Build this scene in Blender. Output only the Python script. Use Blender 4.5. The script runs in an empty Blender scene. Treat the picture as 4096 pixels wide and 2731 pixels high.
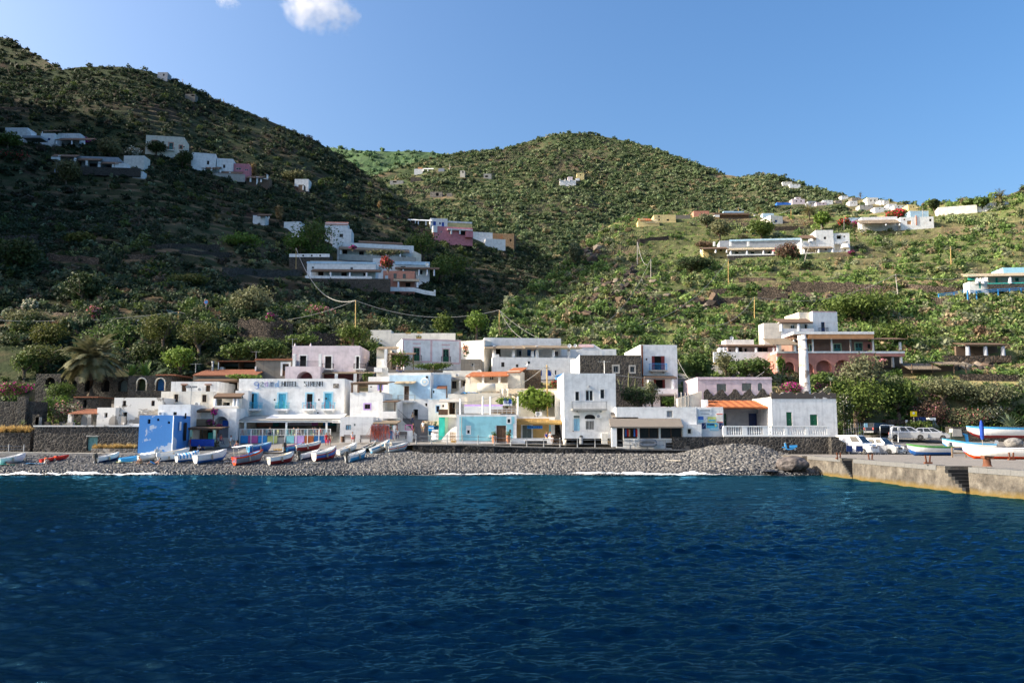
import bpy,bmesh,math,random
import numpy as np
from mathutils import Vector,Matrix
from mathutils.bvhtree import BVHTree
random.seed(7);RNG=np.random.default_rng(11)
sc=bpy.context.scene
COL=sc.collection
R=math.radians
# camera
F=28/36*4096;CU,CV=2048.0,1365.5
PITCH=math.atan((1730-CV)/F);CP,SP=math.cos(PITCH),math.sin(PITCH)
CZ=4.5
cam=bpy.data.cameras.new('camera');cam.lens=28;cam.sensor_width=36;cam.clip_start=.5;cam.clip_end=30000
co=bpy.data.objects.new('camera',cam);COL.objects.link(co);co.location=(0,0,CZ);co.rotation_euler=(R(90)+PITCH,0,0)
sc.camera=co
def ray(u,v):
 x=(u-CU)/F;y=-(v-CV)/F
 return Vector((x,CP-y*SP,SP+y*CP))
def at(u,v,Y):
 d=ray(u,v);t=Y/d.y
 return Vector((d.x*t,Y,CZ+d.z*t))
def proj(p):
 q=Vector(p)-Vector((0,0,CZ));w=q.y*CP+q.z*SP
 return CU+q.x/w*F,CV-(-q.y*SP+q.z*CP)/w*F
KR={0:(0,0,1),1:(0,1300,.41445),2:(600,1300,.41445),3:(1200,1300,.41445),4:(1800,1300,.41445),5:(2400,1300,.38265),6:(2800,1200,.41454),7:(3300,1500,.35082),8:(3400,1100,.41453),'F':(0,0,1.74150),'a':(0,100,.5102),'b':(1000,500,.59524),'c':(2200,500,.5102),'d':(3000,600,.51024),'e':(1000,700,.46769),'f':(0,700,.5102)}
def kp(k,x,y):
 a=KR[k];return a[0]+x*a[2],a[1]+y*a[2]
 # noise
_T=np.random.default_rng(3).random((64,64,64)).astype(np.float32)
def vnoise(x,y,z=0.0):
 x,y,z=np.broadcast_arrays(np.asarray(x,float),np.asarray(y,float),np.asarray(z,float))
 xi,yi,zi=np.floor(x).astype(int),np.floor(y).astype(int),np.floor(z).astype(int)
 fx,fy,fz=x-xi,y-yi,z-zi
 fx,fy,fz=[f*f*(3-2*f)for f in (fx,fy,fz)]
 def T(a,b,c):return _T[(xi+a)&63,(yi+b)&63,(zi+c)&63]
 l=lambda a,b,t:a+(b-a)*t
 return l(l(l(T(0,0,0),T(1,0,0),fx),l(T(0,1,0),T(1,1,0),fx),fy),l(l(T(0,0,1),T(1,0,1),fx),l(T(0,1,1),T(1,1,1),fx),fy),fz)*2-1
def fbm(x,y,z=0.0,o=4,g=.5):
 s=0;a=1;t=0
 for i in range(o):
  s=s+a*vnoise(x*2**i+17.3*i,y*2**i+5.1*i,np.asarray(z)*2**i+3.7*i);t+=a;a*=g
 return s/t
 # materials
MATS={}
class NT:
 def __init__(s,name):
  s.m=bpy.data.materials.new(name);s.m.use_nodes=True;s.t=s.m.node_tree
  s.b=s.t.nodes['Principled BSDF'];s.out=s.t.nodes['Material Output']
  s.tc=None
 def n(s,ty,**k):
  nd=s.t.nodes.new(ty)
  for a,b in k.items():
   if a.startswith('i_'):
    nd.inputs[a[2:].replace('_',' ')].default_value=b
   else:setattr(nd,a,b)
  return nd
 def l(s,a,b):s.t.links.new(a,b)
 def coord(s,kind='Object'):
  if s.tc is None:s.tc=s.n('ShaderNodeTexCoord')
  return s.tc.outputs[kind]
 def noise(s,scale,detail=4,rough=.55,co=None,dist=0):
  nd=s.n('ShaderNodeTexNoise');nd.inputs['Scale'].default_value=scale;nd.inputs['Detail'].default_value=detail
  nd.inputs['Roughness'].default_value=rough;nd.inputs['Distortion'].default_value=dist
  s.l(co or s.coord(),nd.inputs['Vector']);return nd
 def ramp(s,fac,stops):
  nd=s.n('ShaderNodeValToRGB');e=nd.color_ramp.elements
  while len(e)<len(stops):e.new(.5)
  for el,(p,c)in zip(e,stops):
   el.position=p;el.color=(*c,1)if len(c)==3 else c
  s.l(fac,nd.inputs['Fac']);return nd.outputs['Color']
 def mix(s,fac,a,b,mode='MIX'):
  nd=s.n('ShaderNodeMix');nd.data_type='RGBA';nd.blend_type=mode
  for v,i in ((fac,0),(a,6),(b,7)):
   if isinstance(v,(int,float)):nd.inputs[i].default_value=v
   elif isinstance(v,tuple):nd.inputs[i].default_value=(*v,1)if len(v)==3 else v
   else:s.l(v,nd.inputs[i])
  return nd.outputs[2]
 def math(s,op,a,b=None,clamp=False):
  nd=s.n('ShaderNodeMath');nd.operation=op;nd.use_clamp=clamp
  for v,i in ((a,0),(b,1)):
   if v is None:continue
   if isinstance(v,(int,float)):nd.inputs[i].default_value=v
   else:s.l(v,nd.inputs[i])
  return nd.outputs[0]
 def bump(s,h,strength=.3,dist=.1):
  nd=s.n('ShaderNodeBump');nd.inputs['Strength'].default_value=strength;nd.inputs['Distance'].default_value=dist
  s.l(h,nd.inputs['Height']);s.l(nd.outputs[0],s.b.inputs['Normal'])
 def sep(s,v):
  nd=s.n('ShaderNodeSeparateXYZ');s.l(v,nd.inputs[0]);return nd.outputs
 def base(s,c,rough=.8,spec=.3):
  if isinstance(c,tuple):s.b.inputs['Base Color'].default_value=(*c,1)
  else:s.l(c,s.b.inputs['Base Color'])
  s.b.inputs['Roughness'].default_value=rough;s.b.inputs['Specular IOR Level'].default_value=spec
  return s.m
def sc_(c,k):return tuple(min(1,x*k)for x in c)
def plaster(name,c,dirt=.35,sc1=.9):
 if name in MATS:return MATS[name]
 n=NT(name);a=n.noise(sc1,6,.65);b=n.noise(sc1*5,4,.6)
 g=n.ramp(a.outputs[0],[(.36,sc_(c,.8)),(.55,c),(.75,sc_(c,1.04))])
 # streaks running down
 mp=n.n('ShaderNodeMapping');mp.inputs['Scale'].default_value=(2.2,2.2,.16);n.l(n.coord(),mp.inputs[0])
 st=n.noise(1.3,5,.6,co=mp.outputs[0])
 f=n.math('MULTIPLY',n.ramp(st.outputs[0],[(.52,(0,0,0)),(.72,(1,1,1))]),dirt)
 g=n.mix(f,g,sc_(c,.52))
 f2=n.math('MULTIPLY',n.ramp(b.outputs[0],[(.58,(0,0,0)),(.7,(1,1,1))]),dirt*.7)
 g=n.mix(f2,g,sc_(c,.65))
 n.bump(b.outputs[0],.25,.04)
 MATS[name]=n.base(g,.9,.2);return n.m
def peeling(name,c,c2,thr=.52,scale=.35):
 n=NT(name);a=n.noise(scale,6,.62);b=n.noise(5,4)
 f=n.ramp(a.outputs[0],[(thr-.008,(0,0,0)),(thr+.008,(1,1,1))])
 g=n.mix(b.outputs[0],sc_(c,.86),sc_(c,1.08));g2=n.mix(b.outputs[0],sc_(c2,.8),sc_(c2,1.1))
 n.bump(b.outputs[0],.25,.04)
 MATS[name]=n.base(n.mix(f,g,g2),.9,.2);return n.m
def plain(name,c,rough=.7,var=.12,spec=.3,metal=0,scale=3):
 n=NT(name);a=n.noise(scale,4)
 n.b.inputs['Metallic'].default_value=metal
 MATS[name]=n.base(n.ramp(a.outputs[0],[(.3,sc_(c,1-var)),(.7,sc_(c,1+var))]),rough,spec);return n.m
def stone(name,c=(.05,.046,.042),c2=(.12,.106,.092),mortar=(.13,.12,.10),scale=2.9,mw=.05):
 n=NT(name)
 wn=n.noise(1.6,3);va=n.mix(.14,n.coord(),wn.outputs['Color']);v=n.n('ShaderNodeTexVoronoi');v.inputs['Scale'].default_value=scale;n.l(va,v.inputs['Vector'])
 e=n.n('ShaderNodeTexVoronoi');e.feature='DISTANCE_TO_EDGE';e.inputs['Scale'].default_value=scale;n.l(va,e.inputs['Vector'])
 a=n.noise(9,4);r=n.sep(v.outputs['Color'])
 g=n.mix(r[0],c,c2);g=n.mix(n.math('MULTIPLY',a.outputs[0],.5),g,sc_(c,.5))
 f=n.ramp(e.outputs['Distance'],[(mw*.5,(1,1,1)),(mw,(0,0,0))])
 g=n.mix(f,g,mortar)
 n.bump(n.ramp(e.outputs['Distance'],[(0,(0,0,0)),(.16,(1,1,1))]),.9,.12)
 MATS[name]=n.base(g,.9,.2);return n.m
def striped(name,c,c2,axis=0,freq=6,rough=.85,jit=.4,bump=.6):
 n=NT(name);w=n.n('ShaderNodeTexWave');w.bands_direction='XYZ'[axis];w.inputs['Scale'].default_value=freq;w.inputs['Distortion'].default_value=jit
 w.inputs['Detail'].default_value=3
 n.l(n.coord(),w.inputs[0]);a=n.noise(2.5,4);b=n.noise(11,3)
 g=n.mix(w.outputs['Color'],c,c2);g=n.mix(n.math('MULTIPLY',a.outputs[0],.55),g,sc_(c,.75));g=n.mix(n.math('MULTIPLY',b.outputs[0],.4),g,sc_(c2,1.15))
 n.bump(w.outputs['Fac'],bump,.06)
 MATS[name]=n.base(g,rough,.2);return n.m
def leafmat(name,c,c2,trans=.25,attr=False):
 n=NT(name)
 if attr:
  at_=n.n('ShaderNodeAttribute');at_.attribute_name='tint';base=at_.outputs['Color']
  a=n.noise(.9,3,co=n.coord());g=n.mix(n.math('MULTIPLY',a.outputs[0],.5),base,n.mix(1.0,base,(.45,.45,.45),'MULTIPLY'))
 else:
  a=n.noise(1.1,3);oi=n.n('ShaderNodeObjectInfo')
  g=n.ramp(a.outputs[0],[(.33,c),(.68,c2)])
  g=n.mix(n.math('MULTIPLY',oi.outputs['Random'],.6),g,n.mix(1.0,g,(1.25,1.02,.6),'MULTIPLY'))
 n.base(g,.65,.25)
 tr=n.n('ShaderNodeBsdfTranslucent');n.l(g,tr.inputs['Color'])
 mx=n.n('ShaderNodeMixShader');mx.inputs[0].default_value=trans
 n.l(n.b.outputs[0],mx.inputs[1]);n.l(tr.outputs[0],mx.inputs[2]);n.l(mx.outputs[0],n.out.inputs['Surface'])
 MATS[name]=n.m;return n.m
plaster('white',(.82,.81,.79),.26);plaster('white_worn',(.8,.79,.77),.5);plaster('cream',(.74,.67,.55),.25);plaster('ivory',(.78,.74,.66),.3)
plaster('pinkwash',(.70,.60,.62),.25);plaster('lilac',(.60,.50,.53),.4);plaster('salmon',(.60,.27,.19),.25);plaster('redvilla',(.50,.22,.18),.25)
plaster('brownvilla',(.27,.17,.13),.3);plaster('orange',(.65,.34,.16),.2);plaster('yellow',(.72,.58,.28),.2);plaster('tan',(.58,.38,.15),.15)
plaster('aqua',(.30,.62,.70),.14);plaster('paleblue',(.50,.68,.82),.14);plaster('blue',(.06,.22,.62),.12);plaster('deepblue',(.03,.10,.45),.12)
plaster('greystucco',(.22,.20,.17),.5);plaster('concrete',(.42,.40,.36),.5);plaster('pinktrim',(.72,.50,.50),.15);plaster('rosewall',(.62,.24,.27),.2);plaster('turq',(.05,.55,.45),.15);plaster('palegreen',(.5,.72,.5),.15)
plaster('darkrose',(.20,.08,.09),.2);plaster('shadebrown',(.16,.11,.08),.3);plaster('greyblue',(.36,.38,.42),.3);plaster('tealwall',(.03,.2,.19),.2)
peeling('derelict',(.74,.71,.66),(.36,.33,.29),.55,.5);peeling('bluepeel',(.085,.27,.64),(.46,.56,.72),.56,.4);peeling('chimneyskin',(.74,.68,.64),(.33,.27,.23),.53,.9)
peeling('darkpeel',(.10,.085,.075),(.75,.72,.7),.60,.8)
stone('stonewall');stone('stonewarm',(.10,.07,.05),(.2,.15,.11),(.05,.04,.03),1.6,.05);stone('stonelight',(.16,.14,.12),(.28,.25,.22),(.36,.33,.29),2.4,.08)
stone('seawall',(.03,.03,.03),(.085,.08,.078),(.02,.02,.02),2.6,.1);stone('brownstone',(.16,.10,.06),(.27,.19,.12),(.2,.15,.1),3.5,.05);stone('basaltmortar',(.035,.034,.034),(.085,.078,.07),(.15,.135,.12),2.6,.06)
stone('drystone',(.075,.06,.048),(.19,.145,.11),(.02,.016,.013),2.8,.07)
striped('tiles',(.33,.13,.07),(.16,.07,.045),0,2.2);striped('tilesnew',(.50,.18,.07),(.26,.08,.035),0,2.0);striped('reed',(.30,.24,.17),(.14,.11,.08),0,3.2);striped('reedpale',(.52,.44,.31),(.30,.24,.16),0,3.2)
striped('thatch',(.28,.25,.22),(.15,.13,.12),0,5.5,bump=.8);striped('bamboo',(.62,.44,.17),(.36,.22,.07),0,3.0);striped('timber',(.20,.13,.085),(.10,.065,.045),2,1.3);striped('planks',(.36,.27,.18),(.20,.14,.09),0,2.4)
plain('glass',(.02,.024,.028),.15,.3,.35);plain('interior',(.018,.016,.015),.9,.3);plain('whitepaint',(.8,.8,.78),.45,.04);plain('blackmetal',(.03,.03,.03),.5,.2);plain('rust',(.16,.06,.03),.8,.4)  # interior is near-black: the shade of unlit rooms put into the colour
plain('cyanpaint',(.10,.48,.66),.5,.1);plain('cyanpale',(.38,.66,.78),.6,.08);plain('greenpaint',(.015,.13,.06),.5,.2);plain('tealpaint',(.04,.20,.18),.5,.2);plain('brownwood',(.11,.06,.035),.6,.3);plain('redwood',(.16,.025,.025),.6,.25)
plain('greyshutter',(.16,.19,.17),.6,.15);plain('bluepaint',(.04,.16,.55),.5,.15);plain('yellowpole',(.42,.28,.10),.7,.2);plain('greypole',(.34,.31,.27),.8,.2);plain('steel',(.5,.5,.5),.35,.08,.5,.8);plain('greymetal',(.25,.26,.27),.5,.15)
plain('wire',(.30,.29,.27),.6,.1);plain('tealdoor',(.15,.33,.32),.7,.25);plain('signyellow',(.85,.62,.0),.5,.05);plain('redcloth',(.60,.025,.03),.8,.15);plain('bluecloth',(.015,.06,.34),.8,.2);plain('whitecloth',(.75,.75,.75),.8,.08)
plain('rubber',(.02,.02,.02),.7,.2);plain('skin',(.42,.22,.14),.6,.1);plain('hairdark',(.03,.02,.015),.7,.2);plain('hairgrey',(.45,.43,.4),.7,.2);plain('denim',(.03,.05,.13),.8,.2);plain('blackcloth',(.02,.02,.025),.8,.2);plain('tancloth',(.45,.33,.2),.8,.2)
plain('carwhite',(.82,.82,.82),.25,.02,.5);plain('carsilver',(.42,.43,.45),.3,.05,.5,.5);plain('cardark',(.012,.016,.03),.25,.2,.5);plain('hullwhite',(.78,.78,.76),.4,.06,.5);plain('hullblue',(.03,.14,.45),.4,.15,.5);plain('hullred',(.28,.03,.03),.5,.2);plain('hullsky',(.07,.35,.62),.4,.12)
plain('hullgrey',(.20,.22,.25),.55,.15);plain('hullteal',(.02,.10,.08),.5,.2);plain('deckwood',(.42,.30,.17),.7,.2);plain('orangepaint',(.75,.07,.01),.4,.12);plain('hullgreen',(.10,.34,.08),.5,.2);plain('hullcream',(.70,.62,.45),.5,.1);plain('hullnavy',(.012,.03,.12),.4,.2)
plain('magentapaint',(.55,.12,.34),.7,.1);plain('limepaint',(.62,.66,.22),.7,.1);plain('aquapaint',(.22,.58,.62),.7,.1);plain('lilacpaint',(.50,.33,.66),.7,.1);plain('rustpaint',(.36,.10,.03),.7,.1);plain('medblue',(.04,.28,.62),.7,.12);plain('navyblue',(.02,.12,.32),.7,.15)
plain('chairred',(.5,.1,.08),.6,.1);plain('chairgreen',(.05,.40,.28),.6,.1);plain('net',(.42,.10,.06),.9,.4);plain('bark',(.14,.10,.07),.9,.3);plain('palmbark',(.13,.10,.07),.95,.4,scale=8);plain('terracotta',(.40,.17,.09),.8,.2);plain('tarpgreen',(.08,.10,.07),.8,.3);plain('cork',(.55,.5,.42),.8,.2)
leafmat('leafdark',(.028,.048,.018),(.065,.095,.034));leafmat('leafgreen',(.05,.09,.022),(.11,.17,.042));leafmat('leafbright',(.08,.15,.022),(.17,.26,.05));leafmat('leafolive',(.10,.115,.06),(.18,.195,.11));leafmat('leafpine',(.055,.075,.02),(.13,.145,.04))
leafmat('leafpalm',(.08,.09,.04),(.22,.21,.12));leafmat('leafbrown',(.10,.065,.045),(.20,.14,.095));leafmat('leafagave',(.08,.13,.09),(.20,.26,.17));leafmat('leafpear',(.13,.17,.07),(.34,.37,.19));leafmat('drygrass',(.24,.17,.08),(.42,.32,.17))
leafmat('flowerpink',(.55,.15,.25),(.7,.35,.4));leafmat('flowermagenta',(.30,.01,.20),(.55,.03,.36));leafmat('flowerred',(.40,.02,.05),(.6,.06,.09));leafmat('flowerwhite',(.6,.6,.55),(.8,.8,.78));leafmat('flowerorange',(.6,.14,.05),(.7,.25,.12));leafmat('deadfrond',(.20,.14,.08),(.36,.27,.16))
leafmat('scrubtint',(.05,.05,.05),(.1,.1,.1),.3,True)
M=MATS
# mesh builder / scene helpers
def _mats(me,mats):
 for m in (mats if isinstance(mats,(list,tuple))else[mats]):
  me.materials.append(MATS[m]if isinstance(m,str)else m)
def link(o,parent=None):
 COL.objects.link(o)
 if parent is not None:o.parent=parent
 return o
def tag(o,label=None,cat=None,group=None,kind=None):
 if label:o['label']=label
 if cat:o['category']=cat
 if group:o['group']=group
 if kind:o['kind']=kind
 return o
def empty(name,loc=(0,0,0),rz=0,label=None,cat=None,group=None):
 o=bpy.data.objects.new(name,None);o.empty_display_size=.3;COL.objects.link(o);o.location=loc;o.rotation_euler=(0,0,rz)
 return tag(o,label,cat,group)
class MB:
 def __init__(s):s.v=[];s.f=[];s.m=[];s.sm=[]
 def quad(s,*p,mi=0,smooth=False):
  i=len(s.v);s.v+=[tuple(q)for q in p];s.f.append(tuple(range(i,i+len(p))));s.m.append(mi);s.sm.append(smooth);return s
 def mesh(s,vs,fs,mi=0,smooth=False):
  i=len(s.v);s.v+=[tuple(q)for q in vs]
  for k,f in enumerate(fs):s.f.append(tuple(a+i for a in f));s.m.append(mi[k]if isinstance(mi,list)else mi);s.sm.append(smooth)
  return s
 def box(s,x0,y0,z0,x1,y1,z1,mi=0):
  if x0>x1:x0,x1=x1,x0
  if y0>y1:y0,y1=y1,y0
  if z0>z1:z0,z1=z1,z0
  v=[(x0,y0,z0),(x1,y0,z0),(x1,y1,z0),(x0,y1,z0),(x0,y0,z1),(x1,y0,z1),(x1,y1,z1),(x0,y1,z1)]
  return s.mesh(v,[(0,3,2,1),(4,5,6,7),(0,1,5,4),(1,2,6,5),(2,3,7,6),(3,0,4,7)],mi)
 def hexa(s,b,t,mi=0):
  return s.mesh(list(b)+list(t),[(0,3,2,1),(4,5,6,7),(0,1,5,4),(1,2,6,5),(2,3,7,6),(3,0,4,7)],mi)
 def tube(s,pts,r,n=6,mi=0,smooth=True,cap=True):
  pts=[Vector(p)for p in pts];rs=r if isinstance(r,(list,tuple))else[r]*len(pts);rings=[]
  for i,p in enumerate(pts):
   d=(pts[min(i+1,len(pts)-1)]-pts[max(i-1,0)]).normalized()
   a=d.cross(Vector((0,0,1)));
   if a.length<.01:a=d.cross(Vector((1,0,0)))
   a.normalize();b=d.cross(a)
   rings.append([p+(a*math.cos(t)+b*math.sin(t))*rs[i]for t in [2*math.pi*k/n for k in range(n)]])
  v=[q for g in rings for q in g];f=[]
  for i in range(len(pts)-1):
   for k in range(n):f.append((i*n+k,i*n+(k+1)%n,(i+1)*n+(k+1)%n,(i+1)*n+k))
  if cap:f.append(tuple(range(n)));f.append(tuple(range(len(v)-n,len(v))))
  return s.mesh(v,f,mi,smooth)
 def bar(s,a,b,w,h=None,mi=0):
  a,b=Vector(a),Vector(b);d=(b-a).normalized();h=h or w
  x=d.cross(Vector((0,0,1)))
  if x.length<.01:x=Vector((1,0,0))
  x.normalize();y=x.cross(d)
  q=lambda p:[p-x*w/2-y*h/2,p+x*w/2-y*h/2,p+x*w/2+y*h/2,p-x*w/2+y*h/2]
  return s.hexa(q(a),q(b),mi)
 def prism(s,poly,y0,y1,mi=0):
  n=len(poly);v=[(x,y0,z)for x,z in poly]+[(x,y1,z)for x,z in poly]
  return s.mesh(v,[tuple(range(n)),tuple(range(2*n-1,n-1,-1))]+[(i,i+n,(i+1)%n+n,(i+1)%n)for i in range(n)],mi)
 def disc(s,c,r,n,y0,y1,mi=0):
  return s.prism([(c[0]+r*math.cos(2*math.pi*i/n),c[1]+r*math.sin(2*math.pi*i/n))for i in range(n)],y0,y1,mi)
 def build(s,name,mats,parent=None,fixn=False):
  me=bpy.data.meshes.new(name);me.from_pydata(s.v,[],s.f);_mats(me,mats)
  me.polygons.foreach_set('material_index',s.m);me.polygons.foreach_set('use_smooth',s.sm);me.update()
  if fixn:
   b=bmesh.new();b.from_mesh(me);bmesh.ops.recalc_face_normals(b,faces=b.faces);b.to_mesh(me);b.free()
  return link(bpy.data.objects.new(name,me),parent)
def npmesh(name,V,Fc,mats,n=4,mi=None,smooth=False,tint=None,parent=None,lk=True):
 V=np.asarray(V,np.float32);Fc=np.asarray(Fc,np.int32);me=bpy.data.meshes.new(name)
 me.vertices.add(len(V));me.vertices.foreach_set('co',V.ravel());me.loops.add(Fc.size);me.loops.foreach_set('vertex_index',Fc.ravel())
 me.polygons.add(len(Fc));me.polygons.foreach_set('loop_start',np.arange(0,Fc.size,n,dtype=np.int32));me.polygons.foreach_set('loop_total',np.full(len(Fc),n,np.int32))
 _mats(me,mats)
 if mi is not None:me.polygons.foreach_set('material_index',np.asarray(mi,np.int32))
 me.polygons.foreach_set('use_smooth',np.full(len(Fc),smooth))
 if tint is not None:
  a=me.attributes.new('tint','FLOAT_COLOR','FACE');t=np.ones((len(Fc),4),np.float32);t[:,:3]=tint;a.data.foreach_set('color',t.ravel())
 me.update(calc_edges=True);me.validate()
 o=bpy.data.objects.new(name,me)
 return link(o,parent)if lk else o
def copy_tree(o,parent=None):
 c=o.copy();COL.objects.link(c);c.parent=parent
 for ch in list(o.children):copy_tree(ch,c)
 return c
def ico():
 b=bmesh.new();bmesh.ops.create_icosphere(b,subdivisions=1,radius=1);V=np.array([v.co[:]for v in b.verts]);Fc=np.array([[v.index for v in f.verts]for f in b.faces]);b.free();return V,Fc
 # sky, sun
SUN_EL,SUN_AZ=R(30),R(5)
SUN=Vector((-math.cos(SUN_EL)*math.cos(SUN_AZ),-math.cos(SUN_EL)*math.sin(SUN_AZ),math.sin(SUN_EL)))
w=bpy.data.worlds.new('World');sc.world=w;w.use_nodes=True
nt=w.node_tree;bg=nt.nodes['Background'];sky=nt.nodes.new('ShaderNodeTexSky');sky.sky_type='NISHITA';sky.sun_disc=False
sky.sun_elevation=SUN_EL;sky.sun_rotation=math.atan2(SUN.x,SUN.y);sky.air_density=1.0;sky.dust_density=5;sky.ozone_density=2.5;sky.altitude=0
hs=nt.nodes.new('ShaderNodeHueSaturation');hs.inputs['Saturation'].default_value=1.3;nt.links.new(sky.outputs[0],hs.inputs['Color']);nt.links.new(hs.outputs[0],bg.inputs[0]);bg.inputs[1].default_value=.15
sl=bpy.data.lights.new('sun','SUN');sl.energy=4.9;sl.angle=R(.5);sl.color=(1,.90,.74)
so=bpy.data.objects.new('sun',sl);COL.objects.link(so);so.rotation_euler=SUN.to_track_quat('Z','Y').to_euler();so.location=(-50,0,100)
vs=sc.view_settings;vs.view_transform='Standard';vs.look='None';vs.gamma=1;vs.exposure=.9
sc.cycles.max_bounces=6;sc.cycles.transparent_max_bounces=12
# terrain sheets
SHEETS={}
def ip(us,tab,j):return np.interp(us,[t[0]for t in tab],[t[j]for t in tab])
def hillmat(name,soil,soil2,grass,green,rockf=.5,tscale=.06):
 n=NT(name);ge=n.n('ShaderNodeNewGeometry');pos=ge.outputs['Position']
 a=n.noise(.035,6,.6,co=pos);b=n.noise(.3,5,.65,co=pos);c=n.noise(1.7,4,.6,co=pos)
 g=n.mix(b.outputs[0],soil,soil2)
 g=n.mix(n.ramp(a.outputs[0],[(.33,(0,0,0)),(.5,(1,1,1))]),g,n.mix(c.outputs[0],sc_(green,.6),green))
 nz=n.sep(ge.outputs['True Normal'])[2]
 flat=n.ramp(nz,[(.82,(0,0,0)),(.94,(1,1,1))])
 gm=n.math('MULTIPLY',flat,n.ramp(b.outputs[0],[(.40,(0,0,0)),(.55,(1,1,1))]))
 g=n.mix(gm,g,n.mix(c.outputs[0],sc_(grass,.65),grass))
 v=n.n('ShaderNodeTexVoronoi');v.inputs['Scale'].default_value=1.4;n.l(pos,v.inputs['Vector'])
 steep=n.ramp(nz,[(.5,(1,1,1)),(.68,(0,0,0))])
 rk=n.mix(n.sep(v.outputs['Color'])[0],(.035,.028,.022),(.16,.12,.09))
 g=n.mix(n.math('MULTIPLY',steep,rockf),g,rk)
 n.bump(n.math('ADD',b.outputs[0],n.math('MULTIPLY',c.outputs[0],.5)),.6,.6)
 MATS[name]=n.base(g,.95,.1);return n.m
hillmat('hillleft',(.034,.022,.016),(.07,.044,.032),(.17,.12,.07),(.040,.056,.024))  # brown soil darkened further, the slope's shade put into its colour
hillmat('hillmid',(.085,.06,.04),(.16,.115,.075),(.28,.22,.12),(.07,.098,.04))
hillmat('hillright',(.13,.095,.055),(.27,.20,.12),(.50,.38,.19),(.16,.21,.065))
hillmat('hillfar',(.06,.09,.05),(.09,.13,.07),(.12,.15,.08),(.08,.14,.06))
def sheet(name,foot,ridge,mids,mat,u0,u1,nu,ns,amp=2,terr=0,th=3.0,p=1.0,back=(140,.55),seed=0):
 """foot: (u,Y,z); ridge: (u,v,Y); mids: list of (fraction of image height, fraction of depth)"""
 us=np.linspace(u0,u1,nu);fy,fz=ip(us,foot,1),ip(us,foot,2);rv,ry=ip(us,ridge,1),ip(us,ridge,2)
 K=np.exp(-np.linspace(-2,2,25)**2);K/=K.sum();ry=np.convolve(np.pad(ry,12,'edge'),K,'valid');K=np.exp(-np.linspace(-2,2,5)**2);K/=K.sum();rv=np.convolve(np.pad(rv,2,'edge'),K,'valid')
 fv=np.array([proj((0,y,z))[1]for y,z in zip(fy,fz)])
 rows=[(0.,0.)]+list(mids)+[(1.,1.)]
 P=[]
 for s_,q in rows:
  P.append(np.array([at(u,a+(b-a)*s_,c+(d-c)*q)for u,a,b,c,d in zip(us,fv,rv,fy,ry)]))
 P[0]=np.array([[at(u,v,y)[0],y,z]for u,v,y,z in zip(us,fv,fy,fz)])
 P=np.array(P);L=np.linspace(0,len(rows)-1,ns);L[-1]=len(rows)-1
 seg=np.cumsum([0]+[np.median(np.linalg.norm(P[i+1]-P[i],axis=1))for i in range(len(rows)-1)]);tt=np.linspace(0,seg[-1],ns)
 G=np.empty((ns,nu,3))
 for k in range(3):
  for j in range(nu):G[:,j,k]=np.interp(tt,seg,P[:,j,k])
 t01=(tt/seg[-1])[:,None]
 env=np.clip(np.minimum(t01*12,(1-t01)*10+.25),0,1)
 G[...,2]+=env*amp*fbm(G[...,0]*.02+seed,G[...,1]*.02,0,5,.55)*1.6
 if name=='hill':  # unseen spur beyond the left edge of view, raised to shade the lower slope
  e=-.655*G[...,1]-14-G[...,0];G[...,2]+=105*np.clip(e/70,0,1)**1.1*np.clip((G[...,1]-140)/30,0,1)*np.clip((330-G[...,1])/60,0,1)*(1+.25*fbm(G[...,0]*.03,G[...,1]*.03,5,3))
 if terr:
  zz=G[...,2]+7*fbm(G[...,0]*.012,G[...,1]*.012,seed,3)
  fr=zz/th-np.floor(zz/th);st=np.clip((fr-.72)/.22,0,1);target=(np.floor(zz/th)+st)*th-zz
  msk=np.clip(fbm(G[...,0]*.022,G[...,1]*.022,seed+9,3)*2.6+.45,0,1)*env
  G[...,2]+=(target+th*.3)*terr*msk
 if name in ('hill','hill_slope'):
  q=np.stack([G[0,:,0]*.965,G[0,:,1]*.965,np.full(nu,4.0)],-1);G=np.concatenate([np.array([q+(G[0]-q)*(i/10)for i in range(10)]),G]);ns+=10;G[1:10,:,2]+=.5*fbm(G[1:10,:,0]*.3,G[1:10,:,2]*.3,2)
  # slope falling away behind the crest
 B=[]
 for k in range(1,9):
  q=G[-1].copy();dy=back[0]*k/8;q[:,0]*=(q[:,1]+dy)/q[:,1];q[:,1]+=dy;q[:,2]-=back[1]*dy*(.35+.65*k/8);B.append(q)
 G=np.concatenate([G,np.array(B)]);n2=len(G)
 idx=np.arange(n2*nu).reshape(n2,nu);Fq=np.stack([idx[:-1,:-1],idx[:-1,1:],idx[1:,1:],idx[1:,:-1]],-1).reshape(-1,4)
 o=npmesh(name,G.reshape(-1,3),Fq,mat,smooth=False);o['kind']='structure'
 SHEETS[name]=dict(G=G,ns=ns,nu=nu,bvh=BVHTree.FromPolygons([tuple(x)for x in G.reshape(-1,3)],[tuple(x)for x in Fq]))
 return o
HILL_FT=[(-1400,124,11.5),(1500,124,11.5),(1900,150,15),(2200,212,27),(2500,225,27)]
sheet('hill',HILL_FT,[(-1400,-260,300),(-500,120,345),(-150,262,375),(0,280,385),(200,285,400),(330,266,405),(480,265,410),(600,284,415),(700,318,420),(850,395,425),(1000,452,430),(1150,515,435),(1260,560,440),(1360,620,440),(1450,690,430),(1560,765,405),(1660,835,395),(1760,880,402),(1860,915,415),(1960,935,432),(2060,960,448),(2160,1000,458),(2240,1040,460),(2300,1100,440),(2400,1200,400),(2500,1300,350)],[(.17,.06),(.34,.19),(.55,.41),(.78,.70)],'hillleft',-1400,2500,460,300,3.6,.34,4.0,seed=1)
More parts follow.
